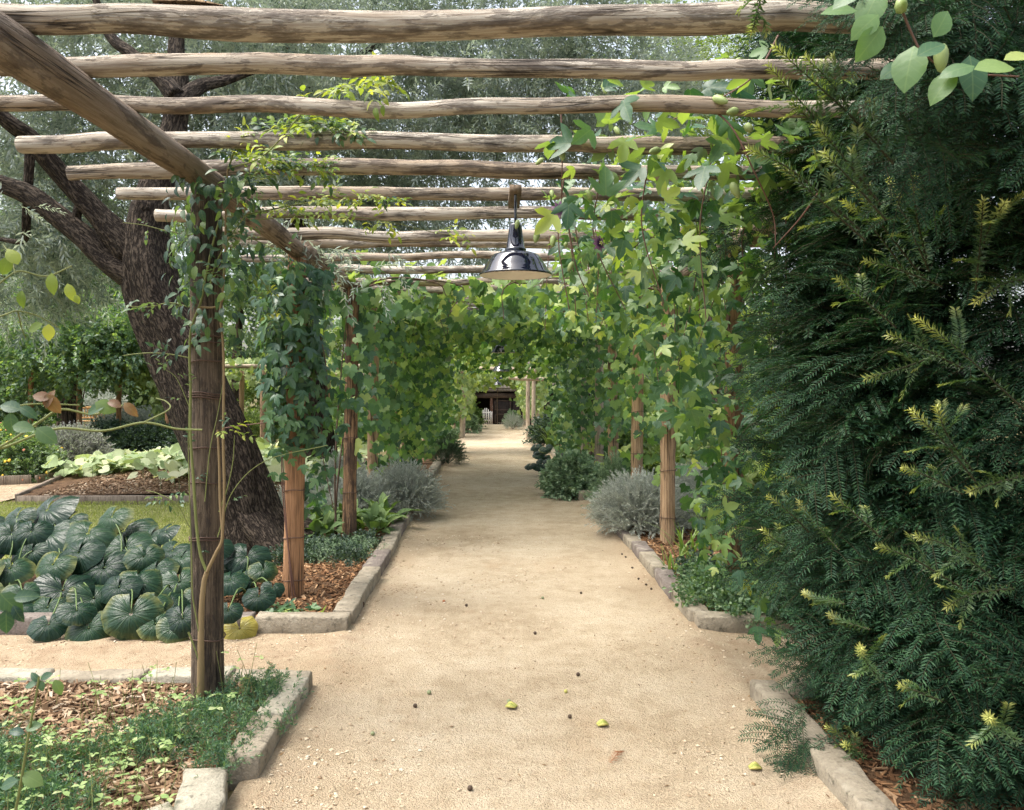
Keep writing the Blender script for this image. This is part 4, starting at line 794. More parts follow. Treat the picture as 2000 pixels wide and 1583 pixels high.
fl = MB(); lathe(fl, [(0.0, 0.012), (0.018, 0.010), (0.026, 0.0), (0.015, -0.012), (0, -0.014)], (0, 0, 0), 8); fls = [fl.data('flower', M['yellow']), fl.data('flower', M['pink'])]
for i in range(46):
    d = nrm(rng.normal(0, 1, 3) + A([0.1, -0.8, 0.5])); d[2] = abs(d[2]); c = A([-8.75, 14.9, 0.04]) + d * [0.98, 0.83, 1.02]; place('flower', fls[int(rng.uniform() < 0.35)], lt, frames(A([[1.0, 0, 0]]), d[None])[0] * rng.uniform(0.8, 1.3), c)
for (px_, Y, w, h, lab) in [(215, 21.5, 0.8, 0.75, 'dark clipped hedge plant at the left end beyond the lawn'), (268, 21.3, 0.8, 0.65, 'dark clipped hedge plant in the middle beyond the lawn'), (322, 21.3, 0.8, 0.68, 'dark clipped hedge plant at the right end beside the leaning trunk'), (372, 21.0, 0.6, 0.5, 'lower green hedge plant behind the front post')]:
    bush('hedge', ((px_ - VX) / FPX * Y, Y, 0), (w, 0.7), h, lab, 'hedge', t_small, 'darkleaf', 650, 'hedge plants beyond the lawn', (0.8, 1.1), 0.5)
# shrubs and herbs behind, both sides
k = 0
for (px_, Y, w, h, m, lab) in [(260, 26, 1.3, 0.9, 'silver', 'pale grey shrub behind the dark hedge'), (330, 27, 1.2, 1.1, 'silver', 'silvery shrub right of the far bench'), (400, 29, 1.5, 1.4, 'bright', 'light green shrub behind the olive trunk'), (480, 27, 1.2, 0.7, 'bright', 'low light green shrub at the foot of the pale arbour'), (560, 28, 1.3, 0.8, 'bright', 'light green shrub seen past the orange post'), (640, 24, 1.2, 0.7, 'bright', 'bright low shrub behind the streaked post'), (700, 22, 1.0, 0.9, 'mid', 'green shrub behind the tan left post'), (60, 30, 1.8, 1.3, 'mid', 'shadowy shrub under the oak'), (-40, 24, 1.5, 1.2, 'mid', 'green shrub at the left border under the oak'), (195, 31, 1.3, 1.5, 'silver', 'tall grey shrub behind the oak trunk'), (620, 33, 1.6, 1.6, 'mid', 'tall green shrub at the back past the arbour'),
                                (1290, 13, 0.6, 0.75, 'bright', 'light green shrub behind the tan right posts'), (1370, 14, 0.8, 1.0, 'bright', 'light green shrub behind the right lavender'), (1450, 12, 0.7, 1.2, 'bright', 'sunny green shrub behind the yew sprays'), (1330, 20, 1.1, 1.3, 'bright', 'tall light shrub in the far right garden'), (1430, 22, 1.4, 1.6, 'bright', 'wide light shrub in the far right garden'), (1250, 17, 0.7, 0.9, 'mid', 'green shrub beside the right vines'), (1520, 17, 1.2, 1.6, 'bright', 'light shrub almost hidden by the yew'), (1480, 9.5, 0.5, 0.9, 'bright', 'leafy green shrub between the passion post and the yew')]:
    bush('garden_shrub', ((px_ - VX) / FPX * Y, Y, 0), (w, w * 0.8), h, lab, 'shrub', t_small if m != 'silver' else t_tiny, m, int(330 * (1 + w)), 'shrubs of the garden beyond', (0.9, 1.5) if m != 'silver' else (1.4, 2.2), 0.4, 0.6)
# ------------------------------------------------------------------ yew
M['yew'] = leafmat("yew_needles", [(0, (0.013, 0.042, 0.022)), (0.6, (0.028, 0.076, 0.036)), (1, (0.055, 0.125, 0.052))], tcol=(1.2, 1.5, 0.6), tfac=0.15, rough=0.5, spec=0.2, mottle=0.1)
M['yew_new'] = leafmat("young_yew_needles", [(0, (0.045, 0.095, 0.036)), (1, (0.09, 0.155, 0.05))], tcol=(1.2, 1.4, 0.5), tfac=0.25, rough=0.4, spec=0.45, mottle=0.1, tip=((0.55, 0.55, 0.17), 0.60))
M['yew_twig'] = flat("yew_twig", (0.045, 0.045, 0.022), 0.8)
def needles(mb, pts, n, ll, lw, ang, two=True, u0=0.0, u1=1.0, r_=None):
    p = spline(pts, n); f = nrm(np.gradient(p, axis=0)); s0 = nrm(np.cross(f, A([0, 0, 1.0]))); up = np.cross(s0, f)
    if two:
        p = np.repeat(p, 2, 0); f = np.repeat(f, 2, 0); sd = np.repeat(s0, 2, 0) * np.tile([1, -1], n)[:, None]; upr = np.repeat(up, 2, 0)
        sd = nrm(sd + upr * r_.normal(0.12, 0.22, (2 * n, 1))); t = np.repeat(np.linspace(0, 1, n), 2)
    else:
        az = np.arange(n) * 2.399; sd = s0 * np.cos(az)[:, None] + up * np.sin(az)[:, None]; upr = np.cross(sd, f); t = np.linspace(0, 1, n)
    a = np.radians(ang) * (1.05 - 0.35 * t) * r_.uniform(0.85, 1.15, len(t)); d = nrm(f * np.cos(a)[:, None] + sd * np.sin(a)[:, None])
    nn = upr if two else f
    S = ll * r_.uniform(0.8, 1.1, len(t)) * np.where(t > 0.86, 1 - 1.6 * (t - 0.86), 1) * np.minimum(1, 0.6 + 3 * t)
    R = frames(d, nn + r_.normal(0, 0.15, d.shape)) * np.stack([S * 0 + lw, S, S], -1)[:, None, :]
    k0 = len(mb.V); scatter(mb, kite, R, p, 0)
    ay = np.repeat(u0 + (u1 - u0) * t, 4); mb.AX[-1] = np.stack([ay * 0, ay, ay * 0], -1)
def yew_spray(seed, L=0.30):
    r_ = np.random.default_rng(seed); mb = MB(); dr = r_.uniform(0.1, 0.5)
    main = [A([0.03 * math.sin(3 * t + seed), L * t, -dr * L * t * t]) for t in np.linspace(0, 1, 5)]
    needles(mb, main, 38, 0.031, 0.0056, 72, True, 0, 0.6, r_); tube(mb, main, [0.0028, 0.0012], 3, 5, caps=False, mi=1)
    for i, t in enumerate(np.linspace(0.12, 0.80, 8)):
        s = 1 if i % 2 else -1; o = spline(main, 50)[int(t * 49)]; l = L * (0.62 - 0.42 * t) * r_.uniform(0.8, 1.2)
        e = [o, o + A([s * l * 0.5, l * 0.55, -0.02 * l]), o + A([s * l * 0.85, l * 1.0, -l * r_.uniform(0.1, 0.5)])]
        needles(mb, e, int(l / 0.008), 0.029, 0.0054, 70, True, 0, 0.6, r_); tube(mb, e, [0.002, 0.001], 3, 4, caps=False, mi=1)
    return mb
YC, YR = A([2.80, 4.0]), 1.28
def yew_r(z, th): return YR * np.interp(z, [0, 0.15, 0.5, 1.0, 2.0, 3.2, 4.2, 5.0], [0.78, 0.82, 0.93, 1.0, 1.0, 1.03, 1.0, 0.6]) * (1 + 0.05 * np.sin(th * 5 + z * 2.1) + 0.04 * np.sin(z * 5.3 + th * 3) + 0.03 * np.sin(th * 11 - z * 7))
yw = thing('yew_tree', (2.78, 4.0, 0), 'huge dark yew filling the right side, its needle sprays reaching over the kerb', 'tree')
mb = MB(); tube(mb, [(2.8, 4.05, -0.1), (2.78, 4.0, 1.2), (2.85, 4.1, 2.6), (2.8, 4.0, 4.2)], [0.17, 0.13, 0.10, 0.05], 18, 40, furrow); mb.obj('trunk', M['bark'], yw)
for i in range(34):
    a = rng.uniform(0, 6.28); z = rng.uniform(0.15, 4.0); r = yew_r(z + 0.3, a) * 0.85; c, s = math.cos(a), math.sin(a)
    mb = MB(); tube(mb, [(2.78, 4.0, z), (2.78 + c * r * 0.5, 4.0 + s * r * 0.5, z + 0.12), (2.78 + c * r, 4.0 + s * r, z + rng.uniform(0.05, 0.4))], [0.028, 0.016, 0.006], 7, 9, caps=False); mb.obj('branch', M['yew_twig'], yw)
sprays = [yew_spray(60 + i, L) for i, L in enumerate((0.30, 0.34, 0.26, 0.38, 0.24))]
spray_me = [m.data('needle_spray', [M['yew'], M['yew_twig']]) for m in sprays]
def tmpl(m): return [as_template(m)]
n = 7400
a = rng.uniform(2.0, 6.5, n); z = rng.uniform(0.05, 4.7, n); q = np.where(rng.uniform(0, 1, n) < 0.35, rng.uniform(0.84, 1.0, n), rng.uniform(0.35, 0.88, n))
r = yew_r(z, a) * q - 0.16; out = np.stack([np.cos(a), np.sin(a), 0 * a], -1)
pts = np.stack([YC[0] + out[:, 0] * r, YC[1] + out[:, 1] * r, z], -1)
tan = np.stack([-np.sin(a), np.cos(a), 0 * a], -1)
d = nrm(out * 1.0 + tan * rng.normal(0, 0.55, (n, 1)) + A([0, 0, 1.0]) * rng.normal(0.05, 0.42, (n, 1)))
R = frames(d, nrm(A([0, 0, 1.0]) + out * 0.35 + jit(n, 0.35))) * rng.uniform(0.8, 1.25, n)[:, None, None]
# sprays reaching out over the path, kerb and cross path
ex = [((1570, 1385), 3.9, (-0.9, -0.5, -0.25), 1.0), ((1590, 1420), 3.8, (-0.7, -0.5, -0.5), 0.9), ((1640, 1420), 3.8, (-0.5, -0.6, -0.6), 1.2), ((1575, 700), 4.6, (-0.9, 0.1, -0.1), 1.2), ((1560, 620), 4.8, (-0.95, 0.2, 0.05), 1.2), ((1500, 420), 5.0, (-1, 0.1, 0.1), 1.2), ((1480, 470), 5.2, (-1, 0, -0.1), 1.3), ((1440, 330), 5.3, (-0.9, 0.1, -0.3), 1.1), ((1420, 400), 5.4, (-0.9, 0.1, 0.05), 1.1), ((1540, 880), 4.7, (-0.9, 0, 0), 1.1), ((1530, 1000), 4.7, (-0.9, 0, 0.1), 1.2), ((1560, 1090), 4.6, (-1, 0, -0.2), 1.2), ((1500, 40), 4.3, (-0.3, 0, -1), 1.0), ((1640, 1310), 4.2, (-0.8, -0.2, 0.1), 1.0)]
for _ in range(90): ex.append(((rng.uniform(1770, 2090), rng.uniform(-90, 330)), rng.uniform(2.62, 3.1), (-0.6, -0.45, rng.normal(-0.1, 0.4)), rng.uniform(0.8, 1.1)))
for _ in range(26): ex.append(((rng.uniform(1690, 1860), rng.uniform(-70, 110)), rng.uniform(2.42, 2.62), (-0.75, -0.3, rng.normal(-0.1, 0.4)), rng.uniform(0.5, 0.8)))
for (pp, Y, dd, s) in ex:
    for j in range((3 if Y > 4.0 else 2) if Y > 3.2 else 1):
        pts = np.vstack([pts, P(*pp, Y) + rng.normal(0, 0.03, 3)]); d1 = nrm(A(dd) + rng.normal(0, 0.2, 3)); R = np.concatenate([R, frames(d1[None], nrm(A([[0, -0.6, 1.0]]) + jit(1, 0.35))) * s])
px, py = pxof(pts); ap = np.where((px < 2060) & (py > -60) & (py < 1640), 1 / pts[:, 1], 0) * (0.4 + np.concatenate([q ** 3, np.ones(len(pts) - n)]))
idx = np.argsort(-ap)[:260]; sel = np.zeros(len(pts), bool); sel[idx] = True; sel[n:] = True
for j in np.nonzero(sel)[0]: place('needle_spray', spray_me[int(rng.integers(0, 5))], yw, R[j], pts[j])
mb = MB(); w = rng.integers(0, 5, len(pts))
deep = np.zeros(len(pts), bool); deep[:n] = (q < 0.85) | ((out * A([-0.57, -0.82, 0])).sum(1) < -0.1)
lows = []
for i in range(3):
    m = MB(); rl = np.random.default_rng(90 + i); needles(m, [A([0, 0, 0]), A([0.01, 0.18, -0.03]), A([0, 0.34, -0.10])], 20, 0.036, 0.008, 68, True, 0, 0.5, rl)
    for t_ in np.linspace(0.05, 0.27, 6):
        s_ = 1 if rl.uniform() < 0.5 else -1; needles(m, [A([0, t_, -0.02]), A([s_ * 0.07, t_ + 0.07, -0.05]), A([s_ * 0.13, t_ + 0.12, -0.09])], 9, 0.034, 0.008, 68, True, 0, 0.5, rl)
    lows.append(as_template(m))
for i in range(3): kk = (~sel) & deep & (w % 3 == i); scatter(mb, lows[i], R[kk], pts[kk], 0)
for i in range(5):
    k = (~sel) & (w == i) & ~deep; m = sprays[i]
    V = np.concatenate(m.V); ax = np.concatenate(m.AX); mis = np.concatenate(m.M); F4 = [f for f in m.F if f.shape[1] == 4]; F3 = [f for f in m.F if f.shape[1] == 3]
    scatter(mb, (V, F3 , ax), R[k], pts[k], 0)
    mb.n -= len(V) * k.sum(); V_, A_ = mb.V.pop(), mb.AX.pop(); scatter(mb, (V, F4, ax), R[k], pts[k], 1)
tag(mb.obj('foliage', [M['yew'], M['yew_twig']], yw), kind='stuff')
def yew_hit(px_, py_, off=0.10):
    s = (px_ - VX) / FPX; zz = -(py_ - VY) / FPX; best = None
    for Y in np.arange(1.8, 5.5, 0.02):
        x, z = s * Y, CAMH + zz * Y; th = math.atan2(Y - YC[1], x - YC[0])
        if math.hypot(x - YC[0], Y - YC[1]) < yew_r(max(0.0, z), th % 6.283) + 0.02: best = Y; break
    return (best or 4.2) - off
shoots = [((1514, 92), (1600, 170), (1725, 285), 0), ((1500, 128), (1590, 230), (1700, 380), 0), ((1572, 112), (1625, 165), (1690, 260), 0), ((1585, 152), (1660, 225), (1745, 320), 0), ((1595, 247), (1650, 310), (1720, 400), 0), ((1462, 292), (1550, 335), (1680, 450), 0), ((1520, 320), (1600, 390), (1690, 470), 0), ((1650, 395), (1700, 440), (1790, 560), 1), ((1668, 365), (1715, 430), (1800, 540), 1), ((1735, 350), (1770, 430), (1815, 530), 1), ((1785, 345), (1790, 420), (1812, 520), 1), ((1920, 392), (1915, 470), (1905, 570), 1), ((1962, 398), (1930, 450), (1905, 540), 1), ((1790, 622), (1880, 690), (2000, 800), 1), ((1635, 545), (1680, 580), (1750, 640), 0), ((1690, 510), (1750, 525), (1840, 560), 0), ((1735, 655), (1800, 680), (1880, 720), 0), ((1780, 802), (1840, 860), (1905, 940), 1), ((1830, 795), (1850, 850), (1900, 920), 1), ((1765, 915), (1810, 930), (1880, 965), 1), ((1535, 927), (1580, 955), (1640, 1000), 0), ((1625, 968), (1665, 1000), (1720, 1050), 1), ((1560, 980), (1590, 1020), (1640, 1075), 1), ((1500, 970), (1540, 1000), (1580, 1040), 1), ((1490, 1035), (1520, 1060), (1560, 1080), 1), ((1715, 1068), (1780, 1090), (1880, 1150), 0), ((1790, 1047), (1860, 1070), (1940, 1130), 0), ((1850, 1185), (1900, 1160), (1980, 1150), 0), ((1690, 740), (1760, 720), (1840, 690), 0), ((1895, 960), (1940, 945), (2000, 930), 0), ((1620, 1200), (1650, 1215), (1700, 1230), 1), ((1570, 1158), (1600, 1170), (1650, 1180), 1), ((1680, 1265), (1690, 1290), (1720, 1330), 1), ((1615, 1420), (1650, 1440), (1690, 1460), 1), ((1650, 1455), (1670, 1470), (1700, 1490), 1), ((1760, 1340), (1790, 1350), (1840, 1370), 1), ((1930, 1400), (1950, 1420), (1990, 1450), 1), ((1470, 60), (1480, 20), (1495, -40), 0), ((1905, 590), (1960, 555), (2010, 545), 1), ((1610, 300), (1660, 350), (1730, 430), 0), ((1545, 200), (1610, 262), (1690, 345), 0)]
r_ = np.random.default_rng(3)
for tip_, mid_, base_, new in shoots:
    Yt = yew_hit(*tip_, 0.44); Yb = yew_hit(*base_, 0.20)
    if tip_[1] < 340 and tip_[0] < 1700: Yt = 2.5 + r_.uniform(-0.06, 0.06); Yb = 2.62
    b_, m_, t_ = P(*base_, Yb), P(*mid_, (Yt + Yb) / 2 - 0.04), P(*tip_, Yt)
    L = np.linalg.norm(t_ - m_) + np.linalg.norm(m_ - b_); mb = MB(); needles(mb, [b_, m_, t_], max(26, int(L / 0.0036)), 0.033, 0.0062, 62, False, 0.0, 1.0 if new else 0.86, r_); tube(mb, [b_, m_, t_], [0.004, 0.003, 0.0015], 4, 8, caps=False, mi=1)
    for s in (-1, 1):
        o = spline([b_, m_, t_], 20)[int(r_.integers(4, 12))]; v = t_ - m_; e = o + nrm(v + np.cross(nrm(v), A([0, -1, 0])) * s * np.linalg.norm(v) * 1.1 + A([0, 0, -0.03])) * L * r_.uniform(0.25, 0.4)
        needles(mb, [o, (o + e) / 2 + A([0, -0.01, 0.006]), e], max(12, int(L * 0.33 / 0.006)), 0.031, 0.0058, 66, True, 0.2, 0.8, r_)
    mb.obj('young_shoot', [M['yew_new'], M['yew_twig']], yw)

# ------------------------------------------------------------------ climbers
M['grape'] = leafmat("grape_leaves", [(0, (0.026, 0.070, 0.036)), (0.28, (0.060, 0.125, 0.052)), (0.6, (0.125, 0.215, 0.075)), (0.88, (0.22, 0.315, 0.105)), (1, (0.38, 0.41, 0.16))], tcol=(2.2, 2.3, 0.85), tfac=0.46, rough=0.5, spec=0.35, back=(0.20, 0.25, 0.12), vein='palm', mottle=0.2)
M['grape_shaded'] = leafmat("shaded_grape_leaves", [(0, (0.034, 0.086, 0.046)), (0.5, (0.072, 0.152, 0.068)), (0.82, (0.14, 0.24, 0.095)), (1, (0.28, 0.36, 0.13))], tcol=(1.8, 2.0, 0.5), tfac=0.3, rough=0.45, spec=0.4, back=(0.15, 0.2, 0.11), vein='palm', mottle=0.2)  # same grape leaf with the shade of the vine walls put into its colour
M['passion'] = leafmat("passion_leaves", [(0, (0.026, 0.078, 0.045)), (0.35, (0.055, 0.13, 0.065)), (0.7, (0.12, 0.215, 0.08)), (0.9, (0.22, 0.32, 0.105)), (1, (0.38, 0.44, 0.14))], tcol=(2.0, 2.1, 0.5), tfac=0.36, rough=0.42, spec=0.45, back=(0.16, 0.22, 0.11), vein='palm', mottle=0.2)
M['passion_dark'] = leafmat("deep_green_passion_leaves", [(0, (0.022, 0.066, 0.036)), (0.6, (0.045, 0.11, 0.055)), (1, (0.10, 0.19, 0.07))], tcol=(1.6, 2.0, 0.5), tfac=0.25, rough=0.38, spec=0.45, back=(0.12, 0.17, 0.10), vein='palm', mottle=0.2)
M['rose'] = leafmat("rose_leaves", [(0, (0.022, 0.058, 0.042)), (0.5, (0.042, 0.092, 0.055)), (0.85, (0.085, 0.15, 0.065)), (1, (0.17, 0.24, 0.07))], tcol=(1.8, 2.0, 0.5), tfac=0.3, rough=0.42, spec=0.4, back=(0.16, 0.22, 0.15), vein='mid', mottle=0.2)
M['rose_young'] = leafmat("young_rose_leaves", [(0, (0.13, 0.20, 0.04)), (0.6, (0.24, 0.31, 0.06)), (1, (0.40, 0.42, 0.09))], tcol=(1.6, 1.6, 0.6), tfac=0.4, rough=0.45, vein='mid', mottle=0.15)
M['rose_red'] = leafmat("red_rose_leaves", [(0, (0.12, 0.055, 0.03)), (1, (0.21, 0.13, 0.055))], tfac=0.35, tcol=(1.5, 1.2, 0.6), vein='mid', mottle=0.15)
M['cane'] = flat("green_cane", (0.17, 0.19, 0.06), 0.6); M['cane_old'] = flat("tan_cane", (0.24, 0.17, 0.085), 0.7); M['tendril'] = flat("red_brown_stem", (0.14, 0.075, 0.055), 0.6)
def stems(parent, lists, r, mat, name='stem', sides=6):
    for pts in lists:
        mb = MB(); tube(mb, pts, r, sides, max(6, 5 * len(pts)), caps=False); mb.obj(name, M[mat], parent)
def climb(x, y, z1, r0, seed):
    r_ = np.random.default_rng(seed); out = []
    for k in range(2):
        a0 = r_.uniform(0, 6.28); sp = r_.uniform(0.6, 1.6) * r_.choice([-1, 1]); out.append([(x + (r0 + 0.012) * math.cos(a0 + sp * z), y + (r0 + 0.012) * math.sin(a0 + sp * z), z) for z in np.linspace(0.03, z1, 9)])
    return out
def vine_wall(n, xw, xs, y0, y1, zlow, ztop, face):
    y = rng.uniform(y0, y1, n); z = ztop - (ztop - zlow) * rng.uniform(0, 1, n) ** 1.15
    low = zlow + 0.42 * np.sin(y * 3.1 + xw) + 0.25 * np.sin(y * 7.7 + 1) + 0.15 * np.sin(y * 17)
    k = z > low; y, z = y[k], z[k]; m = len(y); thick = xs * np.interp(z, [zlow, ztop - 0.5, ztop], [0.75, 1.0, 1.3])
    x = xw + rng.normal(0, 1, m) * thick + 0.12 * wob(np.stack([0 * y, y, z], -1), 1.9)
    return np.stack([x, y, z], -1), A([face, -0.75, 0.45])
def canopy(n, x0, x1, y0, y1, z0=2.62, z1=3.10):
    p = np.stack([rng.uniform(x0, x1, n), rng.uniform(y0, y1, n), rng.uniform(z0, z1, n)], -1)
    k = wob(p * [1, 1, 0.3], 1.5) > rng.uniform(-1.5, 0.5, n); return p[k]
def strands(n, x0, x1, y0, y1, ztop, zmin, per=9):
    P_ = []
    for _ in range(n):
        x, y = rng.uniform(x0, x1), rng.uniform(y0, y1); l = rng.uniform(0.15, ztop - zmin); t = rng.uniform(0, 1, int(per * (0.5 + l)))
        P_.append(np.stack([x + 0.08 * np.sin(t * 4) + rng.normal(0, 0.05, len(t)), y + rng.normal(0, 0.06, len(t)), ztop - l * t], -1))
    return np.concatenate(P_)
vine_specs = [  # y, side, wall low, wall leaves, canopy leaves, parts, post label
    (8.72, -1, 1.55, 330, 420, 'grape vine on the streaked left post, its leaves thickest near the top'),
    (10.85, -1, 0.85, 680, 560, 'grape vine on the first tan left post above the lavender'),
    (12.9, -1, 0.55, 1000, 620, 'bright grape vine falling low towards the path beside the lavender'),
    (15.0, -1, 0.40, 950, 700, 'grape vine on the left wall beyond the falling bright vine'),
    (17.1, -1, 0.40, 950, 700, 'dense grape vine on the left wall above the dark rosemary'),
    (19.6, -1, 0.55, 1000, 800, 'last grape vine on the left wall of the arch'),
    (8.75, 1, 1.25, 520, 420, 'grape vine on the right post that rises from the silver lavender'),
    (10.8, 1, 1.05, 620, 560, 'grape vine on the right tan post behind the silver lavender'),
    (12.9, 1, 0.85, 760, 620, 'grape vine on the right tan post behind the rosemary'),
    (15.0, 1, 0.55, 950, 700, 'grape vine on the right above the leafy sage bush'),
    (17.1, 1, 0.30, 1050, 700, 'dense grape vine on the right above the honey bench'),
    (19.6, 1, 0.10, 1500, 800, 'dark grape vine reaching the ground at the right end of the arch')]
for i, (y, sd, zl, nw, nc, lab) in enumerate(vine_specs):
    x = XL if sd < 0 else XR; v = thing('grape_vine', (x + 0.1 * -sd, y, 0.05), lab, 'vine', 'grape vines of the pergola')
    h = 1.05 if i not in (5, 11) else 1.4
    inner = np.interp(y, [8, 11, 13, 20], [0.0, 0.04, 0.24, 0.34]) if sd < 0 else np.interp(y, [8, 15.2, 17, 20], [-0.05, -0.08, 0.16, 0.22])
    tight = y < 9.5
    p1, nrm1 = vine_wall(int(nw * ((0.50 if sd < 0 else 0.40) if y < 16 else 0.6)), x - sd * inner, (0.17 if tight else 0.20), y - (0.35 if tight else h), y + (0.5 if tight else h), zl, 2.75, -sd * 0.6)
    zlowc = np.interp(y, [8, 11, 14, 20], [2.62, 2.52, 2.30, 2.02])
    cx0, cx1 = (XL - 0.3, 0.2) if sd < 0 else (0.1, XR + 0.3)
    y0c = y - h if not tight else y - 0.2
    p2 = canopy(int(nc * 0.36), cx0, cx1, y0c, y + h, max(2.5, zlowc + 0.12), 3.08)
    p3 = strands((24 if y > 13 else 17) if y > 9.5 else 10, cx0, cx1, y0c, y + h, 2.85, zlowc - 0.12)
    if y < 11.5 and sd < 0: p2 = p2[p2[:, 0] < rng.normal(-0.3 if tight else 0.5, 0.5, len(p2))]
    nl_ = 46; zz_ = rng.uniform(0.15, 1.9, nl_); aa_ = rng.uniform(0, 6.28, nl_); rr_ = rng.uniform(0.08, 0.24, nl_)      # a few shoots lower on the post
    p3 = np.vstack([p3, np.stack([x + rr_ * np.cos(aa_), y + rr_ * np.sin(aa_), zz_], -1)[: (nl_ if i not in (0, 6) else 16)]])
    if i in (5, 11): p3 = np.vstack([p3, strands(60, cx0, cx1, 19.9, 21.6, 2.75, 1.86, 16)])
    R1, _ = hanging(len(p1), p1, nrm1, 0.5, 0.45, 1.0, (0.075, 0.15)); R2, _ = hanging(len(p2), p2, A([0, -0.45, 0.8]), 0.55, 0.7, 0.6, (0.10, 0.185)); R3, _ = hanging(len(p3), p3, A([0, -0.8, 0.5]), 0.5, 0.5, 0.9, (0.075, 0.15))
    L = np.vstack([p1, p2, p3]); R = np.concatenate([R1, R2, R3]); R *= rng.uniform(0.8, 1.15, len(R))[:, None, None]
    mt = M['grape'] if i in (2, 7) else M['grape_shaded']; w1 = np.arange(len(L)) < len(p1)  # most walls get the painted-shade copy; canopy and strands stay bright
    leaf_parts(v, t_grape, t_grape_low, R[w1], L[w1], mt, limit=150 if y < 13.5 else 0, minpx=9)
    leaf_parts(v, t_grape, t_grape_low, R[~w1], L[~w1], M['grape'], limit=130 if y < 13.5 else 0, minpx=9)
    st = climb(x, y, 2.7, 0.078, 500 + i)[:1 if y > 10 else 2]
    for k in range(5 if y < 16 else 2):
        a = A([x, y, 2.75]); b = A([rng.uniform(cx0, cx1), y + rng.uniform(-h, h), 2.85]); st.append([a, (a + b) / 2 + A([0, 0, 0.1]), b, b + A([rng.normal(0, 0.1), 0, -rng.uniform(0.1, 0.4)])])
    stems(v, st, [0.012, 0.008, 0.004], 'woody')
# leaves over the far pergola
for i, (x, y0, y1, lab, n) in enumerate([(-1.15, 24.8, 34, 'yellow-green vine over the left side of the far pergola', 1900), (1.45, 27.5, 34.5, 'yellow-green vine over the right side of the far pergola', 1300), (0.2, 33.8, 35.2, 'vine hanging in front of the barn lintel above the small lamps', 900)]):
    v = thing('grape_vine', (x, y0, 0), lab, 'vine', 'vines of the far pergola')
    if i < 2: p, nn = vine_wall(n, x, 0.26, y0, y1, 0.55, 2.35, 0.6 if x < 0 else -0.6); p = np.vstack([p, canopy(500, min(x, 0.5) - 0.3, max(x, 0.2) + 0.3, y0 + 3, y1, 1.95, 2.5)])
    else: p = np.stack([rng.uniform(-1.6, 1.9, n), rng.uniform(y0, y1, n), 1.52 + 0.9 * rng.uniform(0, 1, n) ** 0.7], -1); p[:, 2] += 0.12 * np.sin(p[:, 0] * 4); nn = A([0, -0.8, 0.5])
    R, _ = hanging(len(p), p, nn, 0.5, 0.5, 0.9, (0.13, 0.20)); merge_leaves(v, 'foliage', t_grape_low, R, p, M['bright']); stems(v, [[(x, y0 + 0.3, 0), (x, y0 + 0.5, 1.2), (x + 0.1, y0 + 1, 2.1)]], 0.02, 'woody')
# vine on the arbour at the left, and along the pale arbour
v = thing('grape_vine', (-11.6, 23, 0), 'sunlit yellow-green vine draped over the red-brown arbour beside the oak', 'vine', 'vines of the far arbours')
p = np.concatenate([np.stack([(px_ - VX) / FPX * 23 + rng.normal(0, 0.2, 260), 22.8 + rng.normal(0, 0.4, 260), rng.uniform(zl, 2.8, 260)], -1) for px_, zl in ((285, 1.6), (330, 0.7), (250, 1.8), (330, 1.2))])
R, _ = hanging(len(p), p, A([0, -0.8, 0.5]), 0.5, 0.5, 0.9, (0.11, 0.18)); merge_leaves(v, 'foliage', t_grape_low, R, p, M['bright']); stems(v, [[(-11.6, 23, 0), (-11.5, 23, 1.3), (-11.2, 23, 2.6)]], 0.02, 'woody')
v = thing('grape_vine', (-6.6, 23.3, 0), 'light vine along the rail of the pale arbour', 'vine', 'vines of the far arbours')
p = np.stack([rng.uniform(-9.5, -4, 1100), rng.normal(24, 0.8, 1100), 2.45 - np.abs(rng.normal(0, 0.33, 1100))], -1); R, _ = hanging(len(p), p, A([0, -0.8, 0.5]), 0.5, 0.5, 0.9, (0.11, 0.18)); merge_leaves(v, 'foliage', t_grape_low, R, p, M['bright']); stems(v, [[(-6.6, 23.3, 0), (-6.5, 23.3, 1.3), (-6.4, 23.2, 2.2)]], 0.02, 'woody')

# passion vine on the orange post
v = thing('passion_vine', (-1.5, 6.5, 0.08), 'dark green passion vine wrapping the top of the orange post', 'vine', 'passion vines')
n = 560; z = 1.25 + 1.5 * rng.uniform(0, 1, n) ** 0.8; a = rng.uniform(0, 6.28, n); rr = rng.uniform(0.10, 0.29, n) * np.interp(z, [1.2, 1.7, 2.4, 2.8], [0.5, 0.85, 1, 1.2]); p1 = np.stack([-1.60 + rr * np.cos(a), 6.55 + rr * np.sin(a), z], -1); nn1 = np.stack([np.cos(a), np.sin(a) - 0.5, 0 * a + 0.45], -1)
n2 = 90; z = rng.uniform(0.75, 2.3, n2); p2 = np.stack([-1.38 + 0.10 * np.sin(z * 5) + rng.normal(0, 0.07, n2), 6.7 + rng.normal(0, 0.1, n2), z], -1)
n3 = 16; p3 = np.stack([rng.uniform(-1.75, -1.45, n3), rng.uniform(6.38, 6.45, n3), rng.uniform(1.05, 1.5, n3)], -1)
L = np.vstack([p1, p2, p3]); R1, _ = hanging(n, p1, nn1, 0.35, 0.35, 1, (0.07, 0.115)); R2, _ = hanging(n2, p2, A([0.3, -0.8, 0.4]), 0.5, 0.4, 1, (0.06, 0.10)); R3, _ = hanging(n3, p3, A([0, -0.9, 0.35]), 0.3, 0.3, 1, (0.06, 0.09))
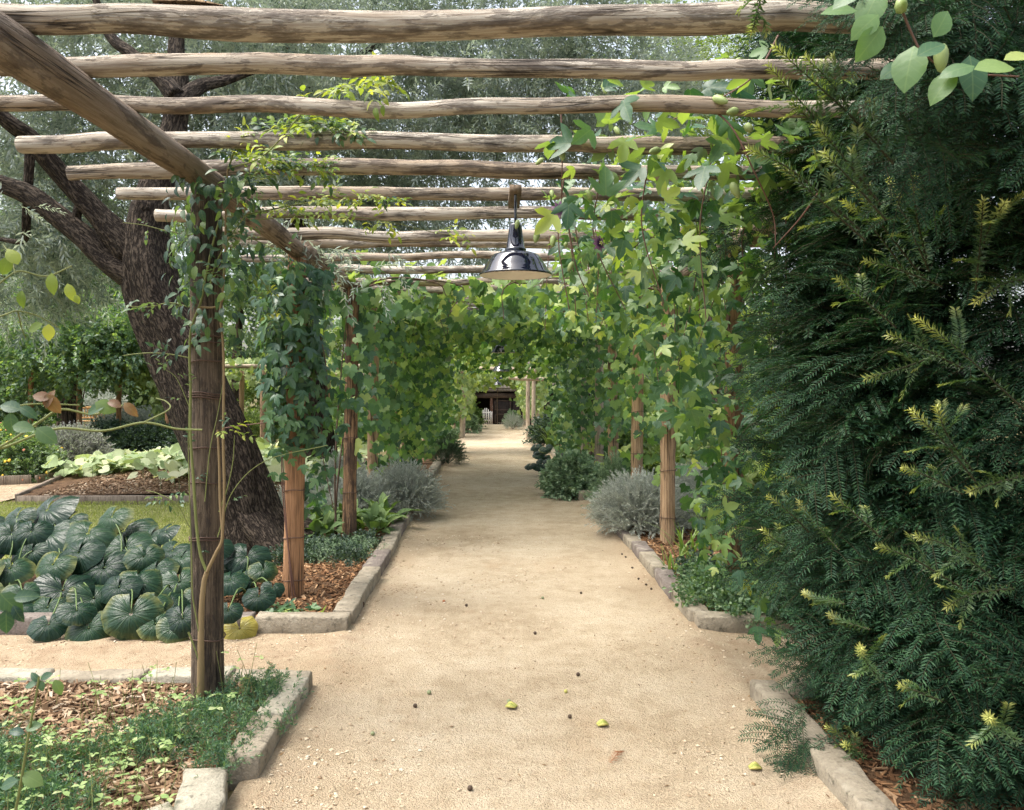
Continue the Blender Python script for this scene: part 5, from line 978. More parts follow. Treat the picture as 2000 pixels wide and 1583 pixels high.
leaf_parts(v, t_passion, t_passion, np.concatenate([R1, R2, R3]), L, M['passion_dark'], limit=300); stems(v, climb(-1.6, 6.58, 2.7, 0.08, 531) + [[(-1.5, 6.6, 2.6), (-1.36, 6.7, 1.9), (-1.40, 6.7, 1.3), (-1.30, 6.7, 0.75)], [(-1.55, 6.5, 1.5), (-1.9, 6.45, 1.46), (-2.2, 6.45, 1.42)]], [0.006, 0.004, 0.003], 'tendril')
# big passion vine at the right
pv = thing('passion_vine', (1.9, 6.45, 0.08), 'big passion vine with purple flowers hanging from the rafters before the yew', 'vine', 'passion vines')
n = 1500; p1 = np.stack([rng.uniform(0.2, 2.1, n), rng.uniform(3.5, 7.6, n), rng.uniform(2.78, 3.22, n)], -1); pr_ = np.clip((p1[:, 0] / p1[:, 1] * 5 - 0.30) / 1.1, 0, 1); k = rng.uniform(0, 1, n) < pr_ ** 0.8 * np.interp(p1[:, 1], [3.5, 4.2, 7.6], [0.35, 0.8, 1]); p1 = p1[k]
n = 2500; x = rng.uniform(0.12, 2.2, n); y = rng.uniform(4.4, 7.3, n); s = x / y * 5.6
zl = np.interp(s, [0.15, 0.4, 0.9, 1.2, 1.45, 1.8], [2.5, 2.28, 2.15, 1.75, 0.75, 0.25]); z = 2.85 - (2.85 - zl) * rng.uniform(0, 1, n) ** 0.95; p2 = np.stack([x, y, z], -1); k = wob(p2 * [1, 0.6, 0.7], 2.2) > rng.uniform(-1.3, 0.6, n) + np.interp(s, [0.3, 1.0], [0.9, 0.0]); p2 = p2[k]
px_, py_ = pxof(p2); k = (px_ > 1015) & ((px_ > 1110) | (p2[:, 1] > 5.1) | (py_ < 400)) & ((px_ > 1095) | (py_ < 430) | (py_ > 560)); p2 = p2[k]
n = 420; z = 2.8 - 2.5 * rng.uniform(0, 1, n) ** 1.4; a = rng.uniform(0, 6.28, n); rr = rng.uniform(0.1, 0.36, n); p3 = np.stack([1.90 + rr * np.cos(a), 6.45 + rr * np.sin(a), z], -1)
hp = [(1330, 215), (1385, 170), (1290, 245), (1420, 300), (1395, 215), (1345, 280), (1215, 195), (1170, 190), (1120, 180), (1240, 175), (1300, 380), (1240, 400), (1450, 180), (1180, 370), (1250, 330), (1380, 330), (1470, 345), (1490, 290), (1270, 290), (1310, 330), (1150, 250), (1190, 235), (1225, 265), (1500, 110), (1480, 130), (1420, 235), (1440, 260), (1350, 180), (1275, 200), (1260, 520), (1330, 470), (1400, 430), (1120, 300), (1090, 285), (1095, 420), (1075, 430)]
p4 = A([P(a_ + rng.normal(0, 8), b_ + rng.normal(0, 8), 3.75 + rng.uniform(-0.25, 0.5)) for a_, b_ in hp])
R1, _ = hanging(len(p1), p1, A([0, -0.2, 1]), 0.6, 0.8, 0.4, (0.065, 0.12)); R2, _ = hanging(len(p2), p2, A([-0.1, -0.8, 0.45]), 0.55, 0.5, 0.9, (0.055, 0.105)); R3, _ = hanging(len(p3), p3, A([-0.2, -0.85, 0.45]), 0.5, 0.4, 1, (0.065, 0.11)); R4, _ = hanging(len(p4), p4, A([-0.1, -0.75, 0.5]), 0.55, 0.6, 0.7, (0.095, 0.145))
Lk = np.vstack([p4, p2, p1, p3]); Rk = np.concatenate([R4, R2, R1, R3]); leaf_parts(pv, t_passion, t_passion, Rk, Lk, M['passion'], limit=300, minpx=10)
st = climb(1.9, 6.5, 2.7, 0.08, 541)
for _ in range(26):
    x, y = rng.uniform(0.35, 1.9), rng.uniform(4.2, 7.0); st.append([(x, y, 2.95), (x + rng.normal(0, 0.05), y, 2.6), (x + rng.normal(0, 0.08), y, 2.2 - rng.uniform(0, 0.5) * (x > 1))])
st += [[P(1095, 200, 4.4), P(1098, 300, 4.4), P(1096, 400, 4.5)], [P(1110, 440, 4.6), P(1125, 520, 4.6), P(1150, 580, 4.6)], [P(1520, 70, 3.5), P(1480, 140, 3.5), P(1420, 185, 3.6), P(1300, 240, 3.8)], [P(1385, 210, 3.6), P(1430, 250, 3.5), P(1475, 340, 3.5), P(1510, 420, 3.6), P(1515, 480, 3.6)], [P(1600, 375, 3.4), P(1560, 430, 3.5), P(1510, 485, 3.6)]]
stems(pv, st, [0.0045, 0.0035, 0.0025], 'tendril')
M['bud'] = flat("pale_green_bud", (0.26, 0.33, 0.12), 0.5, 0.4); M['dry'] = flat("withered_brown", (0.30, 0.17, 0.08), 0.8)
mb = MB(); th = 5
lathe(mb, [(0.0, 0.03), (0.010, 0.026), (0.016, 0.012), (0.017, 0.0), (0.014, -0.018), (0.008, -0.034), (0.0, -0.040)], (0, 0, 0), 10); budm = mb.data('bud', M['bud'])
mb = MB(); lathe(mb, [(0.0, 0.02), (0.012, 0.016), (0.0165, 0.0), (0.012, -0.016), (0.0, -0.02)], (0, 0, 0), 10); frm = mb.data('fruit', M['bud'])
for a_, b_, Y in [(1108, 265, 4.1), (1078, 378, 4.4), (1098, 300, 4.2), (1010, 438, 4.7), (1055, 315, 4.4), (1080, 470, 4.6), (1048, 462, 4.7), (1105, 478, 4.6), (1182, 170, 3.9), (1405, 195, 3.5), (1432, 218, 3.5), (1440, 120, 3.45), (1150, 380, 4.6), (1115, 520, 4.6), (1205, 255, 3.9), (1280, 295, 3.9), (1462, 250, 3.5), (1435, 370, 3.6), (1215, 440, 4.8), (1185, 490, 4.8), (1300, 430, 4.8)]:
    R = frames(nrm(A([[rng.normal(0, 0.3), -0.4, 0.2]])), nrm(A([[rng.normal(0, 0.6), 0.2, 1]])))[0] * rng.uniform(0.7, 1.15); place('bud' if rng.uniform() < 0.6 else 'fruit', budm if rng.uniform() < 0.6 else frm, pv, R, P(a_, b_, Y))
M['petal'] = leafmat("mauve_petals", [(0, (0.24, 0.13, 0.24)), (1, (0.33, 0.20, 0.31))], tcol=(1.3, 1.0, 1.2), tfac=0.3, mottle=0.2); M['corona'] = flat("dark_purple_filament", (0.055, 0.02, 0.10), 0.6); M['anther'] = flat("yellow_green_stamen", (0.42, 0.45, 0.14), 0.5)
def passion_flower(c, face, label_):
    f = MB(); fr = frames(nrm(A([[0.1, 0.15, 1.0]])), nrm(A([face], float)))[0]
    def W(v): return A(c) + (np.asarray(v) @ fr.T)
    root = bpy.data.objects.new('flower', None); COL.objects.link(root); root.parent = pv; root['_base'] = pv['_base']; root['label'] = label_
    for i in range(10):
        a = i * 0.6283; T = ovate(0.17, 0.2, -0.15 if i % 2 else 0.25, 3); V = T[0] * 0.052; ca, sa = math.cos(a), math.sin(a); mb = MB(); V = np.stack([V[:, 0] * ca - V[:, 1] * sa, V[:, 0] * sa + V[:, 1] * ca, V[:, 2] - (0.003 if i % 2 else 0)], -1); mb.add(W(V), T[1], T[2]); mb.obj('petal', M['petal'], root)
    mb = MB()
    for i in range(54):
        a = i * 0.1164; ra = rng.uniform(0.026, 0.033); tube(mb, [W((0.006 * math.cos(a), 0.006 * math.sin(a), 0.003)), W((0.018 * math.cos(a), 0.018 * math.sin(a), 0.007)), W((ra * math.cos(a + 0.05), ra * math.sin(a + 0.05), 0.007 + rng.uniform(0, 0.004)))], [0.0009, 0.0007], 3, 4, caps=False)
    lathe(mb, [(0.0, 0.004), (0.012, 0.005), (0.016, 0.002)], (0, 0, 0), 12); mb.V[-1] = W(mb.V[-1]); mb.obj('corona', M['corona'], root)
    mb = MB(); tube(mb, [W((0, 0, 0.004)), W((0, 0, 0.016))], 0.0025, 6, 4)
    for i in range(5): a = i * 1.2566; tube(mb, [W((0, 0, 0.014)), W((0.008 * math.cos(a), 0.008 * math.sin(a), 0.016)), W((0.013 * math.cos(a), 0.013 * math.sin(a), 0.013))], [0.0013, 0.0022], 5, 5)
    for i in range(3): a = i * 2.094 + 0.4; tube(mb, [W((0, 0, 0.016)), W((0.006 * math.cos(a), 0.006 * math.sin(a), 0.021)), W((0.010 * math.cos(a), 0.010 * math.sin(a), 0.018))], [0.0011, 0.002], 5, 5)
    mb.obj('stamen', M['anther'], root)
passion_flower(P(1093, 410, 4.25), (-0.05, -0.95, 0.1), 'open mauve passion flower facing the camera beside the lamp')
passion_flower(P(1170, 476, 4.45), (0.5, -0.7, -0.35), 'second passion flower turned away to the lower side')
passion_flower(P(1568, 797, 5.2), (-0.2, -0.9, 0.3), 'purple passion flower deep among the yew sprays')
# large passion leaves close to the camera at the upper right
v = thing('passion_vine', (2.6, 2.2, 0.1), 'passion vine with large pale leaves hanging before the yew at the top right corner', 'vine', 'passion vines')
big = [((1775, 130), 100, (-0.3, -0.2, -0.9)), ((1820, 95), 65, (0.6, 0, 0.3)), ((1745, 135), 60, (-0.9, -0.1, -0.5)), ((1700, 85), 85, (-0.6, 0, -0.8)), ((1690, 50), 70, (-0.7, 0, -0.6)), ((1840, 45), 70, (0.5, 0.1, 0.8)), ((1700, 15), 90, (-0.5, -0.1, -0.9)), ((1900, 150), 95, (0.0, -0.2, -1)), ((1945, 130), 85, (0.9, 0, 0.1)), ((1870, 135), 70, (-0.9, 0, -0.2)), ((1840, 170), 80, (-0.6, 0, -0.8)), ((1660, -10), 80, (-0.8, 0, -0.5)), ((1990, 110), 60, (0.9, 0, 0.2)), ((1640, 20), 70, (-1, 0, 0)), ((1770, -20), 90, (0.6, 0, -0.2))]
Ls, Rs = [], []
T1 = ovate(0.30, 0.10, 0.25, 4); T2 = ovate(0.33, -0.06, 0.35, 4, 0.9)
for (pp, wpx, dd) in big:
    Y = 2.22 + rng.uniform(-0.1, 0.15); S = wpx / FPX * Y; d1 = nrm(A(dd)); Rs.append(frames(d1[None], nrm(A([[rng.normal(0, 0.25), -0.75, 0.6]])))[0] * S); Ls.append(P(*pp, Y) - d1 * S * 0.5)
leaf_parts(v, [T1, T2, T1], t_passion, A(Rs), A(Ls), M['passion']); stems(v, [[P(1735, -60, 2.35), P(1760, 15, 2.35), P(1785, 75, 2.35), P(1805, 105, 2.35), P(1860, 140, 2.38), P(1990, 150, 2.4)], [(2.6, 2.2, 0.1), (2.5, 2.4, 1.5), (2.2, 2.5, 2.8), P(1735, -60, 2.35)]], [0.0045, 0.0035, 0.0025], 'tendril')
place('bud', budm, v, np.eye(3) * 1.2, P(1838, 110, 2.33)); place('fruit', frm, v, np.eye(3) * 1.1, P(1760, 12, 2.33))

# ------------------------------------------------------------------ climbing rose on the front post and along the first rafters
def spray_leaves(path, n, ll, nl=5, spread=0.5):
    """compound leaves along a path: leaflets as frames"""
    L, R = [], []; p = spline(path, 60); t = nrm(np.gradient(p, axis=0))
    for _ in range(n):
        i = int(rng.integers(6, 60)); d = nrm(rng.normal(0, 1, 3) * A([1, 0.8, 0.6]) + A([0, -0.25, -0.15]) + t[i] * spread); b = p[i] + d * 0.02; up = nrm(A([0, -0.3, 0.9]) + rng.normal(0, 0.3, 3)); f = frames(d[None], up[None])[0]; S = ll * rng.uniform(0.7, 1.15)
        for (o, a) in ([(1.0, 0), (0.62, 55), (0.62, -55), (0.2, 70), (0.2, -70)] if nl == 5 else [(0.9, 0), (0.3, 60), (0.3, -60)]):
            c, s = math.cos(math.radians(a)), math.sin(math.radians(a)); dl = nrm(f[:, 1] * c + f[:, 0] * s + A([0, 0, -0.25]) * rng.uniform(0, 1)); L.append(b + f[:, 1] * o * S * 1.5); R.append(frames(dl[None], nrm(up + rng.normal(0, 0.25, 3))[None])[0] * S * (1.0 if o == 1 else 0.85))
    return A(L), A(R)
rs = thing('climbing_rose', (-1.53, 4.25, 0.08), 'climbing rose with tan forked stem wired to the front post and leafy at its top', 'rose')
YP = 4.25
mainst = [P(392, 1378, YP), P(392, 1290, YP - 0.02), P(393, 1200, YP - 0.02), P(398, 1140, YP - 0.02), P(404, 1117, YP - 0.02)]
mb = MB(); tube(mb, mainst, [0.018, 0.016, 0.014, 0.013, 0.012], 9, 24, pole_bump(610, 0.06)); mb.obj('stem', M['cane_old'], rs)
canes = [([(404, 1117), (392, 1085), (384, 1030), (378, 940), (372, 850), (372, 760), (370, 690), (374, 640), (392, 590), (402, 540), (415, 480), (428, 430)], 0.0085, 'cane'), ([(404, 1117), (422, 1080), (434, 1050), (430, 980), (428, 900), (425, 840)], 0.0095, 'cane_old'), ([(434, 1050), (438, 960), (436, 860), (437, 760), (436, 680), (430, 610), (436, 560), (440, 480), (441, 410), (445, 330)], 0.008, 'cane_old'), ([(392, 1250), (384, 1210), (376, 1160), (374, 1080), (370, 960), (368, 860), (370, 780)], 0.0045, 'cane'), ([(368, 1235), (378, 1260), (388, 1290)], 0.006, 'cane'), ([(428, 1000), (445, 950), (455, 900), (458, 850)], 0.0035, 'cane'), ([(425, 1050), (455, 960), (520, 900), (640, 870)], 0.003, 'cane'), ([(390, 600), (420, 600), (436, 585), (432, 560)], 0.006, 'cane_old'), ([(410, 560), (420, 520), (445, 470), (480, 420)], 0.005, 'cane'), ([(400, 980), (410, 880), (425, 810), (437, 740)], 0.003, 'cane'),
         ([(372, 700), (330, 692), (285, 690), (240, 695)], 0.0035, 'cane'), ([(370, 600), (330, 592), (290, 600), (245, 598)], 0.0035, 'cane'), ([(370, 460), (320, 450), (280, 440), (240, 435)], 0.003, 'cane'), ([(372, 800), (345, 740), (320, 720)], 0.0025, 'cane'), ([(370, 1030), (345, 985), (310, 965), (285, 958)], 0.003, 'cane'), ([(445, 330), (470, 280), (540, 250), (620, 240), (690, 262)], 0.005, 'cane'), ([(440, 400), (500, 340), (560, 320), (650, 330)], 0.004, 'cane'), ([(445, 330), (520, 300), (620, 190), (700, 165), (765, 160)], 0.004, 'cane'), ([(480, 420), (580, 400), (680, 385), (770, 395)], 0.004, 'cane'), ([(500, 430), (620, 420), (740, 430), (850, 455), (910, 462)], 0.003, 'cane'), ([(445, 480), (520, 560), (540, 620)], 0.003, 'cane'), ([(440, 450), (500, 470), (560, 500)], 0.003, 'cane')]
depth = {15: -0.1, 16: 0.2, 17: -0.9, 18: 0.7, 19: 0.9, 20: 0.2, 21: 0.4}
paths = []
for k, (pp, r, m) in enumerate(canes):
    dz = depth.get(k, 0.0); mbp = [P(a_, b_, YP - 0.03 + (dz * i / (len(pp) - 1))) for i, (a_, b_) in enumerate(pp)]; paths.append(mbp); mb = MB(); tube(mb, mbp, [r, r * 0.6], 6, 8 * len(pp), caps=False); mb.obj('cane', M[m], rs)
n = 430; z = 1.95 + 0.9 * rng.uniform(0, 1, n) ** 0.75; a = rng.uniform(0, 6.28, n); rr = rng.uniform(0.09, 0.22, n) * np.interp(z, [1.9, 2.2, 2.8], [0.7, 1, 1]); p1 = np.stack([-1.44 + rr * np.cos(a) * 1.1, 4.25 + rr * np.sin(a), z], -1); R1, _ = hanging(n, p1, np.stack([np.cos(a), np.sin(a) - 0.6, 0 * a + 0.5], -1), 0.4, 0.5, 0.8, (0.045, 0.078))
Ls, Rs = [p1], [R1]
for k, nn_, ll in ((0, 5, 0.04), (10, 7, 0.045), (11, 7, 0.045), (12, 3, 0.035), (13, 4, 0.038), (14, 5, 0.045), (15, 60, 0.052), (16, 60, 0.052), (20, 14, 0.048), (21, 20, 0.048), (18, 16, 0.05), (2, 5, 0.04), (8, 10, 0.048), (6, 3, 0.03)):
    l_, r_2 = spray_leaves(paths[k], nn_, ll); Ls.append(l_); Rs.append(r_2)
t_rose = [ovate(0.23, 0.2, 0.3, 4, 0.75), ovate(0.20, 0.35, 0.5, 4, 0.75), ovate(0.25, 0.05, 0.6, 4, 0.8)]
leaf_parts(rs, t_rose, t_rose, np.concatenate(Rs), np.vstack(Ls), M['rose'], limit=300, minpx=11)
Ls, Rs = [], []
for k, nn_, ll in ((15, 42, 0.05), (16, 20, 0.05), (17, 44, 0.058), (18, 34, 0.052), (19, 24, 0.052), (20, 5, 0.05)):
    l_, r_2 = spray_leaves(paths[k], nn_, ll); Ls.append(l_); Rs.append(r_2)
l_, r_2 = spray_leaves([P(425, 842, YP - 0.08), P(445, 838, YP - 0.1), P(470, 850, YP - 0.1)], 4, 0.055); Ls.append(l_); Rs.append(r_2)
leaf_parts(rs, t_rose, t_rose, np.concatenate(Rs), np.vstack(Ls), M['rose_young'], limit=0)
# rose bush just outside the left edge, its canes arching into view
rb = thing('rose_bush', (-1.75, 2.0, 0.08), 'loose rose bush at the left border with thin green canes arching across', 'rose')
cl = [([(-420, 1400), (-200, 1050), (-60, 905), (20, 870), (110, 838), (200, 842), (280, 826), (345, 838), (395, 840)], 2.0, 0.006), ([(-60, 905), (20, 862), (80, 822), (120, 800), (180, 810), (215, 800), (240, 792)], 1.9, 0.005), ([(-300, 900), (-100, 820), (0, 800), (60, 790), (110, 790), (155, 792)], 1.9, 0.004), ([(-420, 1400), (-250, 700), (-60, 600), (10, 545), (40, 530), (90, 540), (140, 520)], 2.1, 0.005), ([(-60, 640), (10, 615), (35, 608), (75, 618), (115, 640)], 2.1, 0.004), ([(35, 608), (42, 640), (50, 660)], 2.1, 0.003), ([(30, 535), (20, 500), (8, 480)], 2.1, 0.003), ([(280, 826), (330, 800), (325, 785), (305, 778)], 2.05, 0.003), ([(-420, 1400), (-150, 1250), (0, 1190), (60, 1170)], 2.0, 0.005)]
for pp, Y, r in cl: mb = MB(); tube(mb, [P(a_, b_, Y + 0.15 * i / len(pp)) for i, (a_, b_) in enumerate(pp)], [r * 0.65, r * 0.4], 6, 8 * len(pp), caps=False); mb.obj('cane', M['cane'], rb)
def placed(lst, mat, temps):
    Ls, Rs = [], []
    for (pp, wpx, dd, Y) in lst:
        d1 = nrm(A(dd, float)); S = wpx / FPX * Y; Rs.append(frames(d1[None], nrm(A([[rng.normal(0, 0.3), -0.8, 0.5]])))[0] * S); Ls.append(P(*pp, Y) - d1 * S * 0.5)
    leaf_parts(rb, temps, temps, A(Rs), A(Ls), mat, minpx=5)
placed([((100, 555), 44, (0, 0, -1), 2.1), ((138, 572), 40, (0.4, 0, -1), 2.1), ((42, 585), 36, (0, 0, -1), 2.1), ((95, 650), 34, (0, 0, -1), 2.1), ((68, 640), 34, (-0.8, 0, -0.4), 2.1), ((25, 500), 40, (-0.5, 0, 0.8), 2.1), ((10, 520), 40, (-0.4, 0, -0.8), 2.1), ((150, 585), 20, (0.3, 0, -1), 2.1)], M['rose_young'], t_ovate)
placed([((22, 828), 46, (0.1, 0, -1), 1.9), ((45, 835), 44, (0.9, 0, -0.1), 1.85), ((90, 850), 50, (0.7, 0, -0.5), 1.9), ((20, 795), 46, (-0.8, 0, 0.2), 1.9), ((55, 805), 40, (0.8, 0, -0.5), 1.9), ((185, 800), 42, (-0.9, 0, -0.3), 1.9), ((205, 795), 44, (0.9, 0, -0.4), 1.9), ((20, 1180), 60, (0.6, 0, -0.6), 1.95), ((50, 1165), 50, (0.9, 0, 0.1), 1.95), ((12, 1215), 50, (0, 0, -1), 1.95), ((35, 1200), 40, (0.5, 0, -0.9), 1.95)], M['rose'], t_ovate)
placed([((95, 780), 40, (0.3, 0, 0.8), 1.9), ((102, 790), 46, (0.6, 0, -0.9), 1.9), ((80, 775), 38, (-0.9, 0, 0.2), 1.9), ((222, 788), 34, (-0.8, 0, 0.4), 1.9), ((255, 800), 38, (0.7, 0, -0.7), 1.9)], M['rose_red'], t_ovate)
# ------------------------------------------------------------------ big glossy round leaves (leopard plants) in the left bed
def farfugium_mat(name, c1, c2, c3, edge):
    N = NT(name); ax = N.attr(); sx = N.n("SeparateXYZ"); N.l(ax, sx.inputs[0]); th, r = sx.outputs[0], sx.outputs[1]
    vein = N.math('POWER', N.math('ABSOLUTE', N.math('COSINE', N.math('MULTIPLY', th, 5.0))), 26.0)
    vein = N.math('MULTIPLY', vein, N.math('SUBTRACT', 1.05, r, clamp=True)); p = N.pos(); nz = N.noise(p, 14, 4, 0.6); fine = N.noise(p, 60, 4, 0.7)
    rnd = N.rnd(); c = N.ramp(rnd, [(0, c1), (0.6, c2), (1, c3)])
    c = N.mix(0.35, c, N.mix(nz, (0.4, 0.45, 0.4), (1.6, 1.6, 1.5)), 'MULTIPLY'); c = N.mix(N.math('MULTIPLY', vein, 0.4), c, (0.10, 0.16, 0.075))
    eg = N.math('MULTIPLY', N.math('MULTIPLY', N.math('SUBTRACT', r, 0.72, clamp=True), 3.2, clamp=True), N.ramp(N.math('ADD', N.math('MULTIPLY', nz, 0.6), N.math('MULTIPLY', rnd, 0.4)), [(0.52, 0.0), (0.70, 1.0)]))
    c = N.mix(N.math('MULTIPLY', eg, 0.7), c, edge)
    c = N.mix(N.ramp(fine, [(0.68, 0.0), (0.74, 0.35)]), c, (0.12, 0.12, 0.09))
    tr = N.n("BsdfTranslucent"); N.l(N.mix(1.0, c, (1.4, 1.5, 0.6), 'MULTIPLY'), tr.inputs[0]); ms = N.n("MixShader"); ms.inputs[0].default_value = 0.06
    rg = N.mix(nz, (0.2, 0.2, 0.2), (0.4, 0.4, 0.4))
    N.l(N.pr(c, rg, 0.3, N.bump(N.math('ADD', N.math('MULTIPLY', vein, -0.8), N.math('MULTIPLY', N.noise(N.map(ax, (9, 2.5, 1)), 1.0, 3, 0.5), 1.0)), 0.5, 0.02)), ms.inputs[1]); N.l(tr.outputs[0], ms.inputs[2]); return N.done(ms.outputs[0])
M['farf'] = farfugium_mat("glossy_round_leaf", (0.004, 0.018, 0.010), (0.008, 0.029, 0.015), (0.020, 0.052, 0.022), (0.22, 0.21, 0.06))
M['farf_yellow'] = farfugium_mat("yellowed_round_leaf", (0.25, 0.215, 0.04), (0.27, 0.23, 0.045), (0.28, 0.24, 0.05), (0.15, 0.09, 0.03))
def farf_leaf(seed):
    r_ = np.random.default_rng(seed); nt, nr = 58, 6; th = np.linspace(-2.9, 2.9, nt); base = 0.53 - 0.03 * np.cos(th) - 0.04 * np.cos(2 * th) + 0.012 * np.sin(9 * th + r_.uniform(0, 6)); base *= np.interp(np.abs(th), [2.3, 2.9], [1, 0.80])
    q = np.linspace(0.06, 1, nr); T_, Q_ = np.meshgrid(th, q); Rr = base[None] * Q_
    x, y = Rr * np.sin(T_), Rr * np.cos(T_) ; z = 0.05 * Q_ - 0.26 * Q_ ** 2.2 * (0.55 + 0.45 * np.abs(np.cos(T_ * 0.5 + r_.uniform(-0.5, 0.5)))) + 0.012 * Q_ * (1 - np.abs(np.cos(5 * T_)) ** 0.7) - 0.05 * np.exp(-Q_ * 7) + 0.03 * Q_ ** 2 * np.sin(3 * T_ + r_.uniform(0, 6)) + 0.007 * Q_ ** 2 * np.sin(13 * T_ + r_.uniform(0, 6))
    V = np.stack([x, y, z], -1).reshape(-1, 3); i, j = np.meshgrid(np.arange(nt - 1), np.arange(nr - 1)); a = (j * nt + i).ravel(); return V, [np.stack([a, a + nt, a + nt + 1, a + 1], -1)], np.stack([T_, Q_, 0 * Q_], -1).reshape(-1, 3)
t_farf = [farf_leaf(i) for i in range(6)]
farf_me = []
for T in t_farf: mb = MB(); mb.add(*T[:1], T[1], T[2]); farf_me.append(mb.data('leaf', M['farf']))
mb = MB(); mb.add(t_farf[1][0], t_farf[1][1], t_farf[1][2]); farf_yel = mb.data('leaf', M['farf_yellow'])
M['petiole'] = flat("green_leaf_stalk", (0.10, 0.15, 0.05), 0.5)
fl_ = [(22, 1045, 84), (88, 1045, 110), (168, 1045, 84), (235, 1040, 100), (85, 1000, 96), (30, 1012, 60), (215, 1012, 70), (18, 1112, 76), (150, 1082, 74), (243, 1073, 96), (200, 1113, 104), (121, 1157, 88), (45, 1160, 66), (184, 1172, 80), (254, 1205, 94), (175, 1230, 78), (304, 1222, 56), (350, 1140, 84), (335, 1178, 62), (350, 1090, 64), (334, 1078, 66), (356, 1212, 62), (481, 1090, 80), (447, 1135, 56), (504, 1168, 52), (532, 1150, 38), (445, 1196, 46), (290, 1050, 64), (100, 1105, 70), (60, 1080, 70), (300, 1115, 70), (270, 1140, 74), (10, 1170, 60), (90, 1190, 60), (230, 1150, 70), (320, 1040, 52), (395, 1110, 60), (390, 1165, 60), (470, 1130, 50), (150, 1195, 60), (300, 1180, 60), (-40, 1060, 90), (-60, 1120, 90), (-50, 1170, 80), (130, 1020, 60), (60, 1040, 60), (280, 1090, 60), (415, 1070, 56), (515, 1115, 44), (30, 1190, 60), (95, 1222, 66), (345, 1228, 60)]
fl_ += [(rng.uniform(-60, 540), 0, rng.uniform(50, 80)) for _ in range(5)]; fl_ = [(a, b if b else rng.uniform(1020 + 0.12 * a, 1200), c) for a, b, c in fl_]
groups = {}
for (px_, py_, w) in fl_:
    g_ = 0 if px_ < 70 else 1 if px_ < 200 else 2 if px_ < 300 else 3 if px_ < 420 else 4; groups.setdefault(g_, []).append((px_, py_, w))
flabs = ['leopard plant with big glossy round leaves at the left edge of the picture', 'tallest leopard plant clump with crinkled glossy leaves over the grey kerb', 'leopard plant whose largest leaf with yellowing rim hangs over the kerb', 'leopard plant half hidden behind the front post', 'smaller leopard plant between the front post and the orange post']
for g_, lst in sorted(groups.items()):
    cx = (np.mean([a for a, b, c in lst]) - VX) / FPX * 6.5; t = thing('leopard_plant', (cx, 6.5, 0.08), flabs[g_], 'plant', 'leopard plants in the left bed'); root = A([cx, 6.5, 0.09])
    for (px_, py_, w) in lst:
        Y = np.interp(py_, [1000, 1235], [7.1, 5.72]) + rng.normal(0, 0.06) + (0.18 if isinstance(py_, float) else 0); Y = 5.64 + rng.normal(0, 0.02) if py_ >= 1195 and not isinstance(py_, float) else Y; S = w / FPX * Y * 1.10 * rng.uniform(0.9, 1.1); c = P(px_, py_, Y)
        tl = np.interp(py_, [1000, 1235], [0.30, 0.95]) + rng.normal(0, 0.34); tl = rng.uniform(0.85, 1.15) if py_ >= 1195 else tl; az = (c[0] - cx) * 0.9 + rng.normal(0, 0.25)
        nn = nrm(A([math.sin(az) * math.sin(tl), -math.cos(az) * math.sin(tl), math.cos(tl)])); d = nrm(A([math.sin(az) * 1.0, -math.cos(az) * 1.0, -0.9]) + rng.normal(0, 0.15, 3)); R = frames(d[None], nn[None])[0] * S; o = c - R[:, 1] * 0.06
        lf = place('leaf', farf_me[int(rng.integers(0, 6))], t, R, o); mb = MB(); tube(mb, [root + A([rng.normal(0, 0.05), rng.normal(0, 0.05), 0]), (root + o) / 2 + A([0, 0.05, 0.1]), o - R[:, 2] * 0.03], [0.007, 0.005], 5, 8, caps=False); mb.obj('leaf_stalk', M['petiole'], t)
    if g_ == 4:
        c = P(468, 1228, 5.70); R = frames(nrm(A([[0.3, -0.5, -0.75]])), nrm(A([[0.1, -0.85, 0.5]])))[0] * 0.21; o = place('leaf', farf_yel, t, R, c); o['label'] = 'yellow dying leaf lying on the kerb'
for px_, py_, Y, w, lab in ((1072, 908, 15.6, 42, 'dark round-leaved plant at the right path edge below the bench'), (1065, 885, 17.2, 40, 'dark round-leaved plant farther along the right path edge')):
    c0 = P(px_, py_, Y); t = thing('leopard_plant', (c0[0], Y, 0.02), lab, 'plant', 'leopard plants at the right path edge')
    for i in range(7):
        c = c0 + A([rng.normal(0, 0.14), rng.normal(0, 0.1), rng.normal(0.02, 0.07)]); R = frames(nrm(A([[rng.normal(-0.3, 0.6), -0.8, -0.6]])), nrm(A([[rng.normal(-0.2, 0.3), -0.7, 0.7]])))[0] * w / FPX * Y * 0.55; place('leaf', farf_me[i % 6], t, R, c)

# ------------------------------------------------------------------ pumpkin patch
M['pumpkin'] = leafmat("pumpkin_leaves", [(0, (0.19, 0.27, 0.12)), (0.5, (0.33, 0.41, 0.22)), (0.85, (0.50, 0.55, 0.37)), (1, (0.58, 0.58, 0.34))], tcol=(1.3, 1.3, 0.7), tfac=0.3, rough=0.6, spec=0.2, vein='palm', mottle=0.2)
PUMP = [(0.12, -0.22), (0.40, -0.30), (0.62, -0.05), (0.66, 0.22), (0.55, 0.48), (0.42, 0.52), (0.25, 0.70), (0, 0.80)]
t_pump = [lobed(PUMP, (0, 0.1), 0.2, 0.25, 4), lobed(PUMP, (0, 0.1), 0.05, 0.4, 5), lobed(PUMP, (0, 0.1), 0.35, 0.1, 6)]
mz = lambda X, Y: 0.06 + 0.28 * np.exp(-(((X + 4.6) / 2.1) ** 2 + ((Y - 14.8) / 2.2) ** 2)) + 0.02 * wob(np.stack([X, Y, 0 * X], -1), 2)
